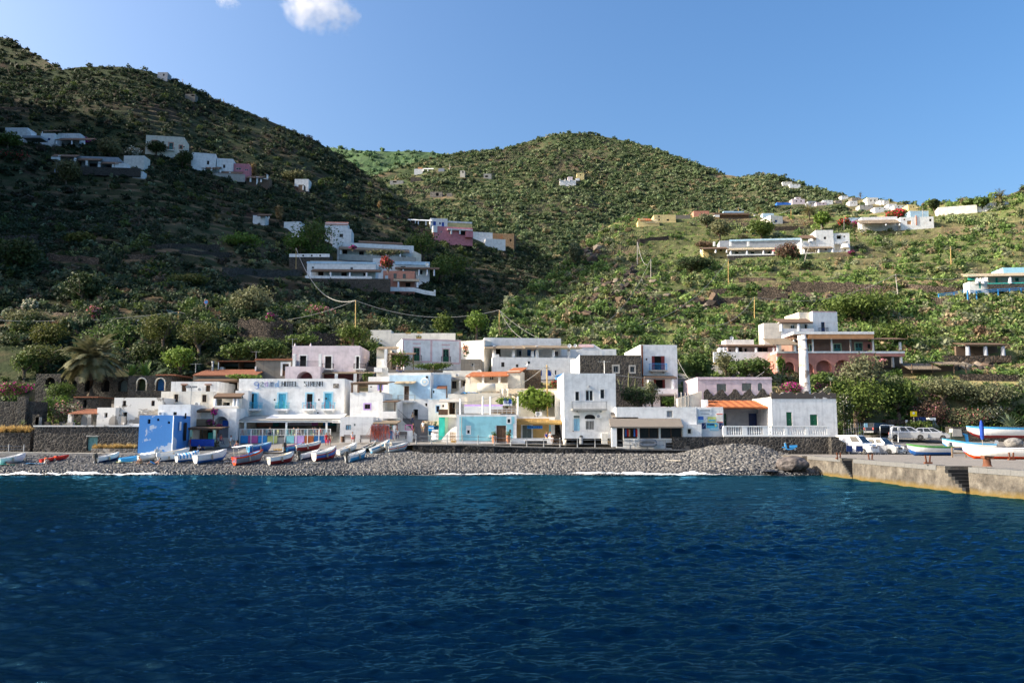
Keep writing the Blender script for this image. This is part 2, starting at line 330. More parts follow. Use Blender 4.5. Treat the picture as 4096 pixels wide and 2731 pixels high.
sheet('hill_slope',[(1900,124,11.5),(5600,124,11.5)],[(1900,1525,127),(1985,1340,145),(2040,1205,205),(2120,1165,225),(2200,1120,245),(2270,1050,268),(2330,985,290),(2400,925,308),(2480,885,320),(2570,866,325),(2700,858,325),(2850,852,322),(3050,845,318),(3250,862,305),(3450,860,298),(3600,840,298),(3760,815,296),(3900,800,290),(4096,780,280),(4500,740,270),(5600,640,260)],[(.18,.08),(.36,.22),(.58,.45),(.8,.72)],'hillright',1900,5600,420,330,2.2,.95,3.4,seed=4)
sheet('mountain',[(1200,330,48),(4700,330,48)],[(1200,760,620),(1370,745,640),(1480,705,660),(1560,680,680),(1660,655,700),(1760,630,720),(1830,620,735),(1930,606,745),(2000,600,750),(2080,578,760),(2150,556,770),(2220,537,775),(2300,529,780),(2390,538,780),(2460,553,775),(2520,566,765),(2600,592,740),(2700,630,700),(2800,668,665),(2900,700,640),(2960,708,625),(3060,702,610),(3140,716,595),(3240,748,570),(3340,775,540),(3440,792,510),(3560,806,480),(3660,822,460),(3780,836,440),(4000,860,420),(4700,900,400)],[(.35,.22),(.65,.52)],'hillmid',1200,4700,400,300,5.0,.8,5.0,seed=7)
sheet('far_hill',[(1000,900,150),(2300,900,150)],[(1000,560,1700),(1370,596,1650),(1440,606,1600),(1560,604,1600),(1700,610,1600),(1830,622,1600),(2000,640,1550),(2300,700,1500)],[(.5,.45)],'hillfar',1000,2300,160,80,10,seed=12)
sheet('high_hill',[(-1600,500,150),(700,500,150)],[(-1600,-420,700),(-500,-60,720),(0,148,720),(60,176,710),(150,222,690),(210,258,670),(262,292,650),(400,420,600),(700,640,560)],[(.5,.5)],'hillleft',-1600,700,160,90,5,.4,5,seed=15)
sheet('headland',[(3600,430,60),(6000,430,60)],[(3600,960,520),(3900,852,520),(3990,800,525),(4040,778,530),(4096,757,535),(4400,690,560),(6000,560,600)],[(.5,.5)],'hillmid',3600,6000,120,70,4,.5,5,seed=18)
def hit(u,v,only=None,ymin=0):
 o=Vector((0,0,CZ));d=ray(u,v).normalized();best=None
 for k,s_ in SHEETS.items():
  if only and k not in only:continue
  r=s_['bvh'].ray_cast(o,d)
  if r[0]is not None and(best is None or r[3]<best[1]):best=(r[0],r[3])
 return best[0]if best else None
def ground(X,Y):
 z=-9
 for s_ in SHEETS.values():
  r=s_['bvh'].ray_cast(Vector((X,Y,900)),Vector((0,0,-1)))
  if r[0]is not None:z=max(z,r[0].z)
 return z
 # village ground, beach, sea
WL=86.4
def front_z(X):
 u=np.asarray(X)/97*F*1.0+CU
 return np.interp(u,[-500,900,1200,1420,1600,1700,2100,2400,2700,2760,2850,3000,3120,3200,3400,5000],[1.95,1.95,2.1,2.45,2.9,3.1,3.1,2.9,2.65,2.62,2.7,2.75,2.4,1.95,1.95,1.95])
def land_z(X,Y):
 X=np.asarray(X,float);Y=np.asarray(Y,float);u=X/np.maximum(Y,1)*F+CU
 f0=front_z(X);ramp=np.clip((u-3180)/150,0,1)
 z1=f0*1.0;z107=np.interp(u,[0,700,1150,1650,2600,3100],[2.15,2.2,3.05,3.3,3.1,3.0])
 a=np.interp(Y,[98,107],[0,1]);zc=z1+(z107-z1)*a
 zc=zc+np.interp(Y,[112,118,126,150],[0,4.2,9.2,20])
 zr=np.interp(Y,[98,103,113,118,126,150],[1.95,2.0,3.3,4.15,4.3,4.3])
 return zc*(1-ramp)+zr*ramp
def beach_z(X,Y):
 X=np.asarray(X,float);Y=np.asarray(Y,float);u=X/np.maximum(Y,1)*F+CU
 sl_=np.interp(u,[0,900,1400,1700,2100,2500,2750,2900,3020,3120,3220],[.155,.155,.165,.2,.2,.205,.23,.29,.27,.19,.12])
 t=Y-WL-.35*np.sin(X*.16)-.3*np.sin(X*.37+1)
 z=np.where(t>0,np.minimum(t,1.0)*.30+np.maximum(t-1,0)*sl_,t*.16)
 top=np.interp(u,[0,1200,1600,1700,2700,2900,3000,3120],[1.93,2.0,2.7,1.95,1.9,3.2,3.1,1.95])
 return np.minimum(z,top)+.06*fbm(X*.7,Y*.7)
xs=np.linspace(-130,130,261);ys=np.concatenate([np.linspace(98.5,112,20),np.linspace(113,134,24)])
XX,YY=np.meshgrid(xs,ys);ZZ=land_z(XX,YY)
GX=np.stack([XX,YY,ZZ],-1).reshape(-1,3)
def gridfaces(r,c):
 i=np.arange(r*c).reshape(r,c);return np.stack([i[:-1,:-1],i[:-1,1:],i[1:,1:],i[1:,:-1]],-1).reshape(-1,4)
n=NT('piazza');a=n.noise(.8,5);b=n.noise(6,4)
g=n.ramp(a.outputs[0],[(.3,(.17,.16,.15)),(.7,(.27,.255,.235))]);g=n.mix(n.math('MULTIPLY',b.outputs[0],.35),g,(.1,.09,.08));n.bump(b.outputs[0],.3,.05);MATS['piazza']=n.base(g,.9,.2)
o=npmesh('ground',GX,gridfaces(len(ys),len(xs)),'piazza',smooth=True);o['kind']='structure'
BV=BVHTree.FromPolygons([tuple(q)for q in GX],[tuple(q)for q in gridfaces(len(ys),len(xs))])
# beach sheet
xs=np.linspace(-125,33,560);ys=np.linspace(78,99.5,90);XX,YY=np.meshgrid(xs,ys);ZZ=beach_z(XX,YY)
n=NT('pebbleground');v=n.n('ShaderNodeTexVoronoi');v.inputs['Scale'].default_value=6;pos=n.n('ShaderNodeNewGeometry').outputs['Position'];n.l(pos,v.inputs['Vector'])
r_=n.sep(v.outputs['Color'])[0];g=n.ramp(r_,[(0,(.02,.02,.022)),(.6,(.07,.07,.072)),(1,(.16,.16,.16))]);n.bump(v.outputs['Distance'],-.8,.1);MATS['pebbleground']=n.base(g,.6,.4)
o=npmesh('beach',np.stack([XX,YY,ZZ],-1).reshape(-1,3),gridfaces(len(ys),len(xs)),'pebbleground',smooth=True);o['kind']='structure'
# a dark base colour, paler towards the shore, makes the water dark; the sea itself is a displaced sheet
def waves(X,Y):
 rg=np.random.default_rng(5);z=np.zeros_like(X)
 for i in range(46):
  lam=.2*1.075**i if i<36 else 2.7*1.14**(i-36);th_=rg.normal(R(104),R(30));k=2*math.pi/lam;amp=0.0105*lam**.92*(1.25 if lam<1.2 else .7 if lam<2.6 else .3)
  ph=rg.uniform(0,6.28);wv=k*(X*math.cos(th_)+Y*math.sin(th_))+ph+1.1*vnoise(X*.5/lam,Y*.5/lam,i)
  z=z+amp*np.clip(lam/(Y*Y*2.3e-4)-.8,0,1)*(2*((np.sin(wv)+1)/2)**1.5-.9)
 gust=.85+.9*fbm(X*.04,Y*.06,3,3)
 return z*gust
t=np.linspace(0,1,900);ys=1/(1/9.5+(1/89.5-1/9.5)*t);ang=np.linspace(-.86,.86,900)
YY,AA=np.meshgrid(ys,ang,indexing='ij');XX=YY*AA;fade=np.clip((89-YY)/5,.12,1)
ZZ=waves(XX,YY)*fade*1.0
n=NT('sea');pos=n.n('ShaderNodeNewGeometry').outputs['Position']
mp=n.n('ShaderNodeMapping');mp.inputs['Scale'].default_value=(.4,1.6,1);mp.inputs['Rotation'].default_value=(0,0,R(8));n.l(pos,mp.inputs[0])
a=n.noise(2.6,7,.7,co=mp.outputs[0],dist=.3);b=n.noise(.05,3,co=pos);yy=n.sep(pos)[1]
sh=n.n('ShaderNodeMapRange');sh.inputs['From Min'].default_value=45;sh.inputs['From Max'].default_value=88;n.l(yy,sh.inputs['Value'])
g=n.mix(n.math('MULTIPLY',sh.outputs[0],n.math('ADD',b.outputs[0],.3)),(.0,.0036,.0115),(.0,.019,.027));n.bump(a.outputs[0],.5,.14)
df=n.n('ShaderNodeBsdfDiffuse');n.l(g,df.inputs[0]);gl=n.n('ShaderNodeBsdfGlossy');gl.inputs['Color'].default_value=(.15,.5,.76,1);gl.inputs['Roughness'].default_value=.06;fr=n.n('ShaderNodeFresnel');fr.inputs[0].default_value=1.33;mx=n.n('ShaderNodeMixShader')
bn=[q for q in n.t.nodes if q.type=='BUMP'][0].outputs[0];[n.l(bn,q.inputs['Normal'])for q in (df,gl,fr)];n.l(fr.outputs[0],mx.inputs[0]);n.l(df.outputs[0],mx.inputs[1]);n.l(gl.outputs[0],mx.inputs[2]);n.l(mx.outputs[0],n.out.inputs['Surface']);MATS['sea']=n.m
m=MB();m.quad((-6000,-6000,-.5),(6000,-6000,-.5),(6000,95,-.5),(-6000,95,-.5));o=m.build('open_sea','sea');o['kind']='structure'
o=npmesh('sea',np.stack([XX,YY,ZZ],-1).reshape(-1,3),gridfaces(900,900),'sea',smooth=True);o['kind']='structure'
# quay, sea wall, path edge, stones, surf
n=NT('quaywall');pos=n.n('ShaderNodeNewGeometry').outputs['Position'];a=n.noise(.9,6,.65,co=pos);b=n.noise(5,4,co=pos);z=n.sep(pos)[2]
g=n.ramp(a.outputs[0],[(.34,(.045,.04,.035)),(.5,(.12,.105,.088)),(.7,(.23,.205,.17))]);g=n.mix(n.math('MULTIPLY',b.outputs[0],.45),g,(.09,.075,.06))
mr=n.n('ShaderNodeMapRange');mr.inputs['From Min'].default_value=.75;mr.inputs['From Max'].default_value=.35;n.l(n.math('ADD',z,n.math('MULTIPLY',a.outputs[0],.5)),mr.inputs['Value'])
g=n.mix(n.math('MULTIPLY',mr.outputs[0],.85),g,(.15,.10,.025));n.bump(a.outputs[0],.9,.25);MATS['quaywall']=n.base(g,.9,.2)
n=NT('quaytop');pos=n.n('ShaderNodeNewGeometry').outputs['Position'];br=n.n('ShaderNodeTexBrick');br.inputs['Scale'].default_value=1.6;n.l(pos,br.inputs[0]);br.inputs['Color1'].default_value=(.15,.14,.13,1);br.inputs['Color2'].default_value=(.24,.22,.2,1);br.inputs['Mortar'].default_value=(.34,.31,.27,1);br.inputs['Mortar Size'].default_value=.03
a=n.noise(.6,5,co=pos);MATS['quaytop']=n.base(n.mix(n.math('MULTIPLY',a.outputs[0],.5),br.outputs['Color'],(.11,.10,.095)),.85,.25);n.bump(br.outputs['Fac'],-.4,.05)
n=NT('kerbstone');oi=n.noise(.55,1,co=n.n('ShaderNodeNewGeometry').outputs['Position']);b=n.noise(6,3);MATS['kerbstone']=n.base(n.mix(b.outputs[0],(.10,.10,.10),(.19,.185,.18)),.85,.25);n.bump(b.outputs[0],.4,.05)
ZQ=1.92
plain('stepstone',(.018,.018,.019),.85,.25)  # dark basalt, darkened further to carry the shade of the risers
def ex(Y):return float(np.interp(Y,[20,40,54,65,80,90],[37.5,36,34.7,33.6,33.5,33.0]))
NOT=[(81.6,79.3,7),(62.9,60.2,6)]
NW=lambda Y:1.5 if Y>70 else 2.1
def inn(Y):return any(b<Y<a for a,b,_ in NOT)
Ys=sorted({90.,20.,*[q for a,b,_ in NOT for q in (a,b)],*np.linspace(20.5,89.5,70)},reverse=True)
m=MB()
for y0,y1 in zip(Ys,Ys[1:]):
 ym=(y0+y1)/2;w_=NW(ym)if inn(ym)else 0
 m.quad((ex(y0)+w_,y0,-1.5),(ex(y1)+w_,y1,-1.5),(ex(y1)+w_,y1,ZQ-.36),(ex(y0)+w_,y0,ZQ-.36),mi=0);m.quad((ex(y0)+w_,y0,ZQ-.36),(ex(y1)+w_,y1,ZQ-.36),(ex(y1)+w_,y1,ZQ-.003),(ex(y0)+w_,y0,ZQ-.003),mi=0)
 m.quad((ex(y0)+w_,y0,ZQ-.004),(ex(y1)+w_,y1,ZQ-.004),(75,y1,ZQ-.004),(75,y0,ZQ-.004),mi=1)
for a,b,ns in NOT:
 for y in (a,b):m.quad((ex(y),y,-1.5),(ex(y)+NW(y),y,-1.5),(ex(y)+NW(y),y,ZQ),(ex(y),y,ZQ),mi=0)
m.quad((32.5,90,ZQ-.004),(75,90,ZQ-.004),(75,104,ZQ-.004),(29,104,ZQ-.004),mi=1);m.quad((32.5,90,-1),(33,90,-1),(33,90,ZQ-.01),(32.5,90,ZQ-.01));m.quad((29,104,-1),(32.5,90,-1),(32.5,90,ZQ-.004),(29,104,ZQ-.004))
q=m.build('quay',['quaywall','quaytop']);tag(q,'long stone quay with two recessed flights of steps and a yellow algae line','quay',kind='structure')
m=MB();rg=random.Random(8);y=89.8
while y>21:
 l=rg.uniform(.9,1.5);y1=y-l
 if not inn(y-.1)and not inn(y1+.1):
  a,b=ex(y)-.05,ex(y1)-.05;d=rg.uniform(-.015,.015);m.hexa([(a,y-.02,ZQ-.36),(b,y1,ZQ-.36),(b+.75,y1,ZQ-.36),(a+.75,y-.02,ZQ-.36)][::-1],[(a,y-.02,ZQ+.03+d),(b,y1,ZQ+.03+d),(b+.75,y1,ZQ+.03+d),(a+.75,y-.02,ZQ+.03+d)][::-1])
 y=y1
kb=m.build('kerb','kerbstone',q,fixn=True)
for a,b,ns in NOT:
 m=MB();m2=MB();dy=(a-b)/ns
 for i in range(ns):z_=ZQ-.02-(ZQ-.35)*(i+1)/ns*.93;m.box(ex(a)-.03,a-dy*(i+1)-.02,z_-.27,ex(a)+NW(a)-.01,a-dy*i-.004,z_);m2.box(ex(a),a-dy*(i+1),-1.4,ex(a)+NW(a)-.02,a-dy*i-.003,z_-.275)
 m.build('steps','stepstone',q);m2.build('step_base','quaywall',q)
QB=BVHTree.FromPolygons([(30,104,ZQ),(33,85,ZQ),(33,20,ZQ),(75,20,ZQ),(75,104,ZQ)],[(0,1,2,3,4)])
bx_,by_=np.meshgrid(np.linspace(-125,33,317),np.linspace(80,99.5,79));bz_=beach_z(bx_,by_)
BB=BVHTree.FromPolygons([tuple(t)for t in np.stack([bx_,by_,bz_],-1).reshape(-1,3)],[tuple(f)for f in gridfaces(79,317)])
def gnd(u,v):
 o=Vector((0,0,CZ));d=ray(u,v).normalized();best=None
 for b in (QB,BB,BV):
  r=b.ray_cast(o,d)
  if r[0]is not None and(best is None or r[3]<best[1]):best=(r[0],r[3])
 return best[0]if best else at(u,v,100)
def topz(X,Y):
 z=-5
 for b in (QB,BB,BV):
  r=b.ray_cast(Vector((X,Y,60)),Vector((0,0,-1)))
  if r[0]is not None:z=max(z,r[0].z)
 return z
 # sea wall below the promenade: top edge and foot given in the photograph's pixels
tp=[(3,1095,1150,1180),(3,1300,1150,1185),(3,1500,1152,1192),(4,100,1150,1180),(4,330,1158,1212),(4,520,1165,1232),(4,700,1172,1248),(4,950,1178,1254),(4,1200,1182,1250),(4,1450,1184,1240),(4,1650,1188,1225),(5,280,1295,1335),(5,520,1296,1328),(5,880,1300,1316),(5,1060,1302,1312)]
W=[]
for k,x,y0,y1 in tp:
 u,v0=kp(k,x,y0);_,v1=kp(k,x,y1);a=at(u,v0,97.2);W.append((a.x,a.z,at(u,v1,97.0).z))
m=MB()
for(xa,za,ba),(xb,zb,bb)in zip(W,W[1:]):
 n=max(1,int((xb-xa)/.5))
 for i in range(n):
  f=lambda p,q,t:p+(q-p)*t;t0,t1=i/n,(i+1)/n
  x0,x1,z0,z1,b0,b1=f(xa,xb,t0),f(xa,xb,t1),f(za,zb,t0),f(za,zb,t1),min(f(ba,bb,t0),9)-1.0,min(f(ba,bb,t1),9)-1.0
  y=lambda x:97.05-.12*vnoise(x*1.3,0,0)
  m.quad((x0,y(x0)-.1,b0),(x1,y(x1)-.1,b1),(x1,y(x1),z1-.12),(x0,y(x0),z0-.12),mi=0)
  m.quad((x0,96.95,z0-.12),(x1,96.95,z1-.12),(x1,96.95,z1+.03),(x0,96.95,z0+.03),mi=1);m.quad((x0,96.95,z0+.03),(x1,96.95,z1+.03),(x1,100.2,z1+.05),(x0,100.2,z0+.05),mi=1)
x0,z0,b0=W[0];m.quad((x0,100.2,b0),(x0,96.95,b0),(x0,96.95,z0+.03),(x0,100.2,z0+.03),mi=0)
o=m.build('promenade',['seawall','piazza']);tag(o,kind='structure')
PW=[(a,b)for a,b,_ in W]
def prom_z(x):return float(np.interp(x,[p[0]for p in PW],[p[1]for p in PW]))+.04
# concrete path edge west of the square
m=MB();pts=[(1,-60,1222),(1,300,1226),(1,900,1236),(1,1340,1240),(2,240,1222),(2,480,1215),(2,700,1205)]
P=[at(*kp(k,x,y),98.4)for k,x,y in pts]
for a,b in zip(P,P[1:]):m.hexa([(a.x,98.3,a.z-.9),(b.x,98.3,b.z-.9),(b.x,99.4,b.z-.9),(a.x,99.4,a.z-.9)],[(a.x,98.3,a.z),(b.x,98.3,b.z),(b.x,99.4,b.z),(a.x,99.4,a.z)])
o=m.build('path_edge','concrete');o['kind']='structure'
# rounded stones
g=np.random.default_rng(21);plain('stoneA',(.115,.11,.105),.75,.3);plain('stoneB',(.195,.188,.178),.75,.25);plain('stoneC',(.075,.075,.078),.7,.3);plain('stoneW',(.02,.02,.022),.25,.3,.6)
IV,IF=ico()
def pebbles(name,n,xr,smin,smax,mats,wet=False,seed=1,rng=None):
 g=np.random.default_rng(seed);X=g.uniform(*xr,n);Y=WL+((g.random(n)**1.0)*(1.6 if wet else 11))+(0 if wet else 1.0)-.35;Z=beach_z(X,Y);t=Y-WL;ok=(Z<np.interp(X/Y*F+CU,[0,1500,2700,3000,3200],[1.9,2.4,2.4,3.2,2.0]))&(Y<96.6)
 X,Y,Z=X[ok],Y[ok],Z[ok];s_=smin+(smax-smin)*g.random(len(X))**2;k=len(X)
 base=IV[None]*np.stack([g.uniform(.8,1.25,k),g.uniform(.8,1.2,k),g.uniform(.5,.8,k)],-1)[:,None,:]*(1+.1*g.normal(size=(k,len(IV),1)));a=g.uniform(0,6.28,k);ca,sa=np.cos(a)[:,None],np.sin(a)[:,None]
 W_=np.stack([base[...,0]*ca-base[...,1]*sa,base[...,0]*sa+base[...,1]*ca,base[...,2]],-1)*s_[:,None,None]+np.stack([X,Y,Z+s_*.2],-1)[:,None,:]
 o=npmesh(name,W_.reshape(-1,3),(IF[None]+(np.arange(k)*len(IV))[:,None,None]).reshape(-1,3),mats,n=3,mi=np.repeat(g.choice(len(mats),k),len(IF)),smooth=True);o['kind']='stuff'
pebbles('pebbles',9000,(-66,-14),.06,.16,['stoneA','stoneC','stoneC','stoneB'],seed=2);pebbles('cobbles',22000,(-18,34),.07,.2,['stoneA','stoneB','stoneA','stoneC','stoneB'],seed=3);pebbles('wet_pebbles',6500,(-66,34),.07,.22,['stoneW','stoneW','stoneC'],True,4)
pebbles('riprap',1500,(22,33),.14,.32,['stoneA','stoneC','stoneA','stoneB'],seed=6)
def rock(label,k,x0,x1,yt,yb,Y,mat,seed):
 u0,v1=kp(k,x0,yb);u1,v0=kp(k,x1,yt);p,q=at(u0,v1,Y),at(u1,v0,Y);b=bmesh.new();bmesh.ops.create_icosphere(b,subdivisions=4,radius=1);me=bpy.data.meshes.new('rock')
 for v in b.verts:d=v.co.copy();s_=1+.28*float(fbm(d.x*1.4+seed,d.y*1.4,d.z*1.4,4));v.co=Vector((d.x*(q.x-p.x)/2*s_,d.y*(q.x-p.x)*.45*s_,max(d.z,-.6)*(q.z-p.z)*.55*s_))
 b.to_mesh(me);b.free();_mats(me,mat);o=link(bpy.data.objects.new('boulder',me));o.location=((p.x+q.x)/2,Y+.8,(p.z+q.z)/2);tag(o,label,'rock')
n=NT('boulderskin');a=n.noise(1.3,6,.65);b=n.noise(9,4);g_=n.ramp(a.outputs[0],[(.35,(.035,.03,.03)),(.55,(.11,.095,.09)),(.75,(.20,.175,.165))]);n.bump(b.outputs[0],.5,.1);MATS['boulderskin']=n.base(g_,.7,.3)
rock('large smooth dark boulder at the landward end of the quay',6,765,1065,1505,1665,86.6,'boulderskin',1);rock('small dark rock breaking the surface just off the beach',4,78,152,1445,1474,84.2,'stoneW',2);rock('low brown rock in the surf next to the large boulder',6,640,780,1640,1665,85.2,'stoneW',3);rock('low dark rock at the waterline west of the large boulder',6,60,190,1640,1662,85.0,'stoneW',6)
rock('pale grey rock beside the striped boat at the east edge',7,2110,2290,720,835,97,'rockpale' if 'rockpale' in M else 'stoneB',5)
# surf along the waterline: lumpy foam following the swash
n=NT('foam');a=n.noise(6,5,.7,co=n.n('ShaderNodeNewGeometry').outputs['Position']);tr=n.n('ShaderNodeBsdfTransparent');mx=n.n('ShaderNodeMixShader');at_=n.n('ShaderNodeAttribute');at_.attribute_name='tint'
n.l(n.ramp(n.math('ADD',a.outputs[0],n.math('MULTIPLY',n.sep(at_.outputs['Color'])[0],.6)),[(.68,(0,0,0)),(.82,(1,1,1))]),mx.inputs[0]);n.base((.85,.87,.88),.8,.2);n.l(tr.outputs[0],mx.inputs[1]);n.l(n.b.outputs[0],mx.inputs[2]);n.l(mx.outputs[0],n.out.inputs['Surface']);MATS['foam']=n.m
xs=np.arange(-62,36,.22);js=np.linspace(0,1,9);XX,JJ=np.meshgrid(xs,js,indexing='ij')
u_=XX/86*F+CU;wid=np.interp(u_,[-300,0,150,500,700,1150,1700,1900,2050,2250,2400,2750,2850,3000,3250,3500],[.9,1.3,1.9,1.7,.7,.45,.6,1.3,1.1,.6,2.1,1.7,1.2,.5,.6,.2])*(1+.5*fbm(XX*.25,0,2,3));ctr=WL-.45-.35*np.sin(-XX*.16)*0+.25*fbm(XX*.12,1.0,4,3)
YY=ctr-wid*(JJ-.15);ZZ=np.maximum(beach_z(XX,YY),0)+.05+.24*np.sin(np.pi*JJ)*(.6+.9*fbm(XX*.9,YY*.9,1,3))*wid;Fq=gridfaces(len(xs),9)
tt=(np.sin(np.pi*(JJ[:-1,:-1]+.06))*np.clip(wid[:-1,:-1]*.62,.2,.95)).reshape(-1,1)*np.ones((1,3))-.12
o=npmesh('foam',np.stack([XX,YY,ZZ],-1).reshape(-1,3),Fq,'foam',smooth=True,tint=tt);o['kind']='stuff'
# people and dogs (made early, placed on the ground)
POSE={'stand':dict(pel=(0,0,.93),sp=(0,0,1.12),ch=(0,.01,1.3),nk=(0,0,1.47),sh=.18,el=(.24,.04,1.13),wr=(.25,-.06,.88),hp=.09,kn=(.10,-.02,.5),an=(.11,.03,.09)),'walk':dict(pel=(0,0,.92),sp=(0,-.02,1.12),ch=(0,-.04,1.3),nk=(0,-.06,1.46),sh=.18,el=(.24,.08,1.13),wr=(.25,-.02,.9),el2=(-.24,-.1,1.13),wr2=(-.24,-.26,.95),hp=.09,kn=(.10,-.2,.53),an=(.10,-.24,.1),kn2=(-.1,.08,.5),an2=(-.1,.36,.16)),'sit':dict(pel=(0,0,.52),sp=(0,.02,.7),ch=(0,.0,.9),nk=(0,-.03,1.06),sh=.18,el=(.24,-.08,.75),wr=(.16,-.34,.62),hp=.1,kn=(.13,-.44,.5),an=(.14,-.42,.09)),'recline':dict(pel=(0,0,.12),sp=(0,.18,.2),ch=(0,.36,.34),nk=(0,.5,.46),sh=.18,el=(.3,.5,.2),wr=(.32,.42,.04),hp=.1,kn=(.14,-.42,.38),an=(.14,-.8,.07)),'crouch':dict(pel=(0,0,.13),sp=(0,-.04,.32),ch=(0,-.12,.5),nk=(0,-.2,.63),sh=.17,el=(.26,-.28,.4),wr=(.12,-.42,.42),hp=.1,kn=(.15,-.34,.46),an=(.13,-.46,.07)),'lie':dict(pel=(0,0,.12),sp=(0,.2,.13),ch=(0,.4,.14),nk=(0,.56,.15),sh=.18,el=(.28,.3,.08),wr=(.3,.02,.06),hp=.1,kn=(.12,-.42,.14),an=(.12,-.82,.08))}
PEOPLE=[]
def person(label,pose,u,v,face,top,legs,hair='hairdark',hs=1.0,seed=0,group=None,sun=None,z=None,Y=None):
 P=POSE[pose];V,E,Rr,tagm=[],[],[],[]
 def add(p,r,par=None,mt=0):
  V.append(Vector(p));Rr.append(r);tagm.append(mt)
  if par is not None:E.append((par,len(V)-1))
  return len(V)-1
 S,T,L=0,1,2
 pel=add(P['pel'],.13,None,L);sp=add(P['sp'],.115,pel,T);ch=add(P['ch'],.135,sp,T);nk=add(P['nk'],.055,ch,S)
 up=(Vector(P['nk'])-Vector(P['ch'])).normalized()*.4+Vector((0,0,.6));up.normalize();hb=Vector(P['nk'])+up*.08+Vector((0,-.015,0));h1=add(hb,.075,nk,S);h2=add(hb+up*.09,.098,h1,S);h3=add(hb+up*.16,.07,h2,S);add(hb+up*.06+Vector((0,-.105,0)),.018,h2,S)
 for sg in (1,-1):
  mir=lambda key:(P[key+'2']if sg<0 and key+'2' in P else tuple(x*(sg if i==0 else 1)for i,x in enumerate(P[key])))
  c=Vector(P['ch']);s1=add(c+Vector((sg*P['sh'],0,.06 if pose not in ('lie','recline')else .02)),.06,ch,T);e=add(mir('el'),.042,s1,S);w_=Vector(mir('wr'));wr=add(w_,.03,e,S);dr=(w_-V[e]).normalized();sd=dr.cross(Vector((0,1,.3))).normalized();pm=add(w_+dr*.07,.034,wr,S)
  for i,(o_,l_)in enumerate(((-.028,.075),(-.01,.085),(.01,.08),(.027,.062))):b_=w_+dr*.1+sd*o_;k1=add(b_,.010,pm,S);k2=add(b_+dr*l_*.5+Vector((0,-.008,0)),.009,k1,S);add(b_+dr*l_+Vector((0,-.024,0)),.008,k2,S)
  k1=add(w_+dr*.04-sd*.045,.012,pm,S);add(w_+dr*.085-sd*.06+Vector((0,-.015,0)),.009,k1,S)
  hp=add(Vector(P['pel'])+Vector((sg*P['hp'],0,-.03)),.09,pel,L);kn=add(mir('kn'),.062,hp,L if legs!='skin' else S);an=add(mir('an'),.04,kn,L if legs in ('denim','blackcloth')else S);a_=V[an];add(a_+Vector((0,-.16,-.05))if pose not in ('lie','recline')else a_+Vector((0,-.1,.1)),.032,an,3)
 me=bpy.data.meshes.new('person');me.from_pydata([tuple(p)for p in V],E,[]);o=bpy.data.objects.new('person_skin',me);COL.objects.link(o)
 md=o.modifiers.new('skin','SKIN');md.use_smooth_shade=True
 for i,d in enumerate(me.skin_vertices[0].data):d.radius=(Rr[i],Rr[i]*(.8 if i in (pel,sp,ch)else 1));d.use_root=(i==pel)
 sb=o.modifiers.new('sub','SUBSURF');sb.levels=1;sb.render_levels=1
 PEOPLE.append((o,V,E,tagm,label,u,v,face,top,legs,hair,hs,hb,up,group,z,Y))
B=lambda k,x,y:kp(k,x,y)
person('person crouching beside the red kayak in white swimwear','crouch',*B(1,435,1340),70,'skin','whitecloth');person('sunbather lying on a turquoise towel by the white rowing boat','lie',*B(1,110,1350),80,'skin','blackcloth');
person('older person crouching on a blue towel before the white covered boat','crouch',*B(1,1360,1340),-25,'skin','tancloth','hairgrey');person('sunbather reclining on a blue towel beside the white covered boat','recline',*B(1,1490,1345),-70,'skin','medblue')
person('person in a red swimsuit walking behind the beached boats','stand',*B(2,390,1212),20,'redcloth','skin');person('woman in a pale dress walking away across the square','walk',*B(2,774,1192),150,'whitecloth','tancloth');person('man bending inside the grey boat with the awning','crouch',*B(2,845,1225),-20,'skin','bluecloth',z=.5)
person('person leaning between the blue and white boats','crouch',*B(2,470,1222),30,'whitecloth','blackcloth');person('person sitting low behind the white and blue boat','crouch',*B(2,525,1212),-40,'tancloth','denim')
person('person in red shirt and red shorts walking on the square','walk',*B(3,253,1168),10,'redcloth','redcloth');person('companion in red shorts walking just behind the one in a red shirt','walk',*B(3,283,1166),15,'skin','redcloth','hairgrey')
person('person in white on the bench beneath the small grilled window','sit',*B(3,505,1128),20,'whitecloth','redcloth',Y=105.2);person('woman in white top and jeans on the bench by the white parapet','sit',*B(3,940,1098),10,'whitecloth','denim',Y=105.6)
person('person in a pale shirt standing on the outdoor staircase','stand',*B(3,1086,960),-20,'tancloth','denim',Y=112.0);person('person standing by the foot of the outdoor staircase','stand',*B(3,1090,1068),60,'blackcloth','skin',Y=108);person('person in shorts beneath the palm thatch awning','stand',*B(3,1186,1046),-10,'whitecloth','tancloth',Y=108)
person('person in a grey hat seated on the terrace beside the pale blue house roof','sit',*B(3,936,470),60,'greyblue','denim','hairgrey',Y=121);person('person in white facing the one in the grey hat','sit',*B(3,1000,470),-60,'whitecloth','denim',Y=121)
person('person in a dark tank top standing on the promenade with a dog','stand',*B(4,1190,1158),-15,'blackcloth','blackcloth',z=0,Y=99.2);person('man in blue sitting on the bar wall','sit',*B(4,930,1130),20,'bluecloth','tancloth',Y=101.3);person('person in white sitting on the edge of the bar wall','sit',*B(4,965,1128),40,'whitecloth','whitecloth',Y=100.9)
person('person sitting at the beach bar counter','sit',*B(2,680,1150),60,'chairred','denim',Y=104)
for i,x in enumerate((1158,1385,1425,1565,1590,1640)):person('guest seated behind the terrace railing of the hotel','sit',*B(2,x,1078),40*i,['blackcloth','tancloth','whitecloth','blackcloth','denim','redcloth'][i],'denim',Y=108.2+.5*(i%2),group='guests on the hotel terrace')
bpy.context.view_layer.update();dg=bpy.context.evaluated_depsgraph_get()
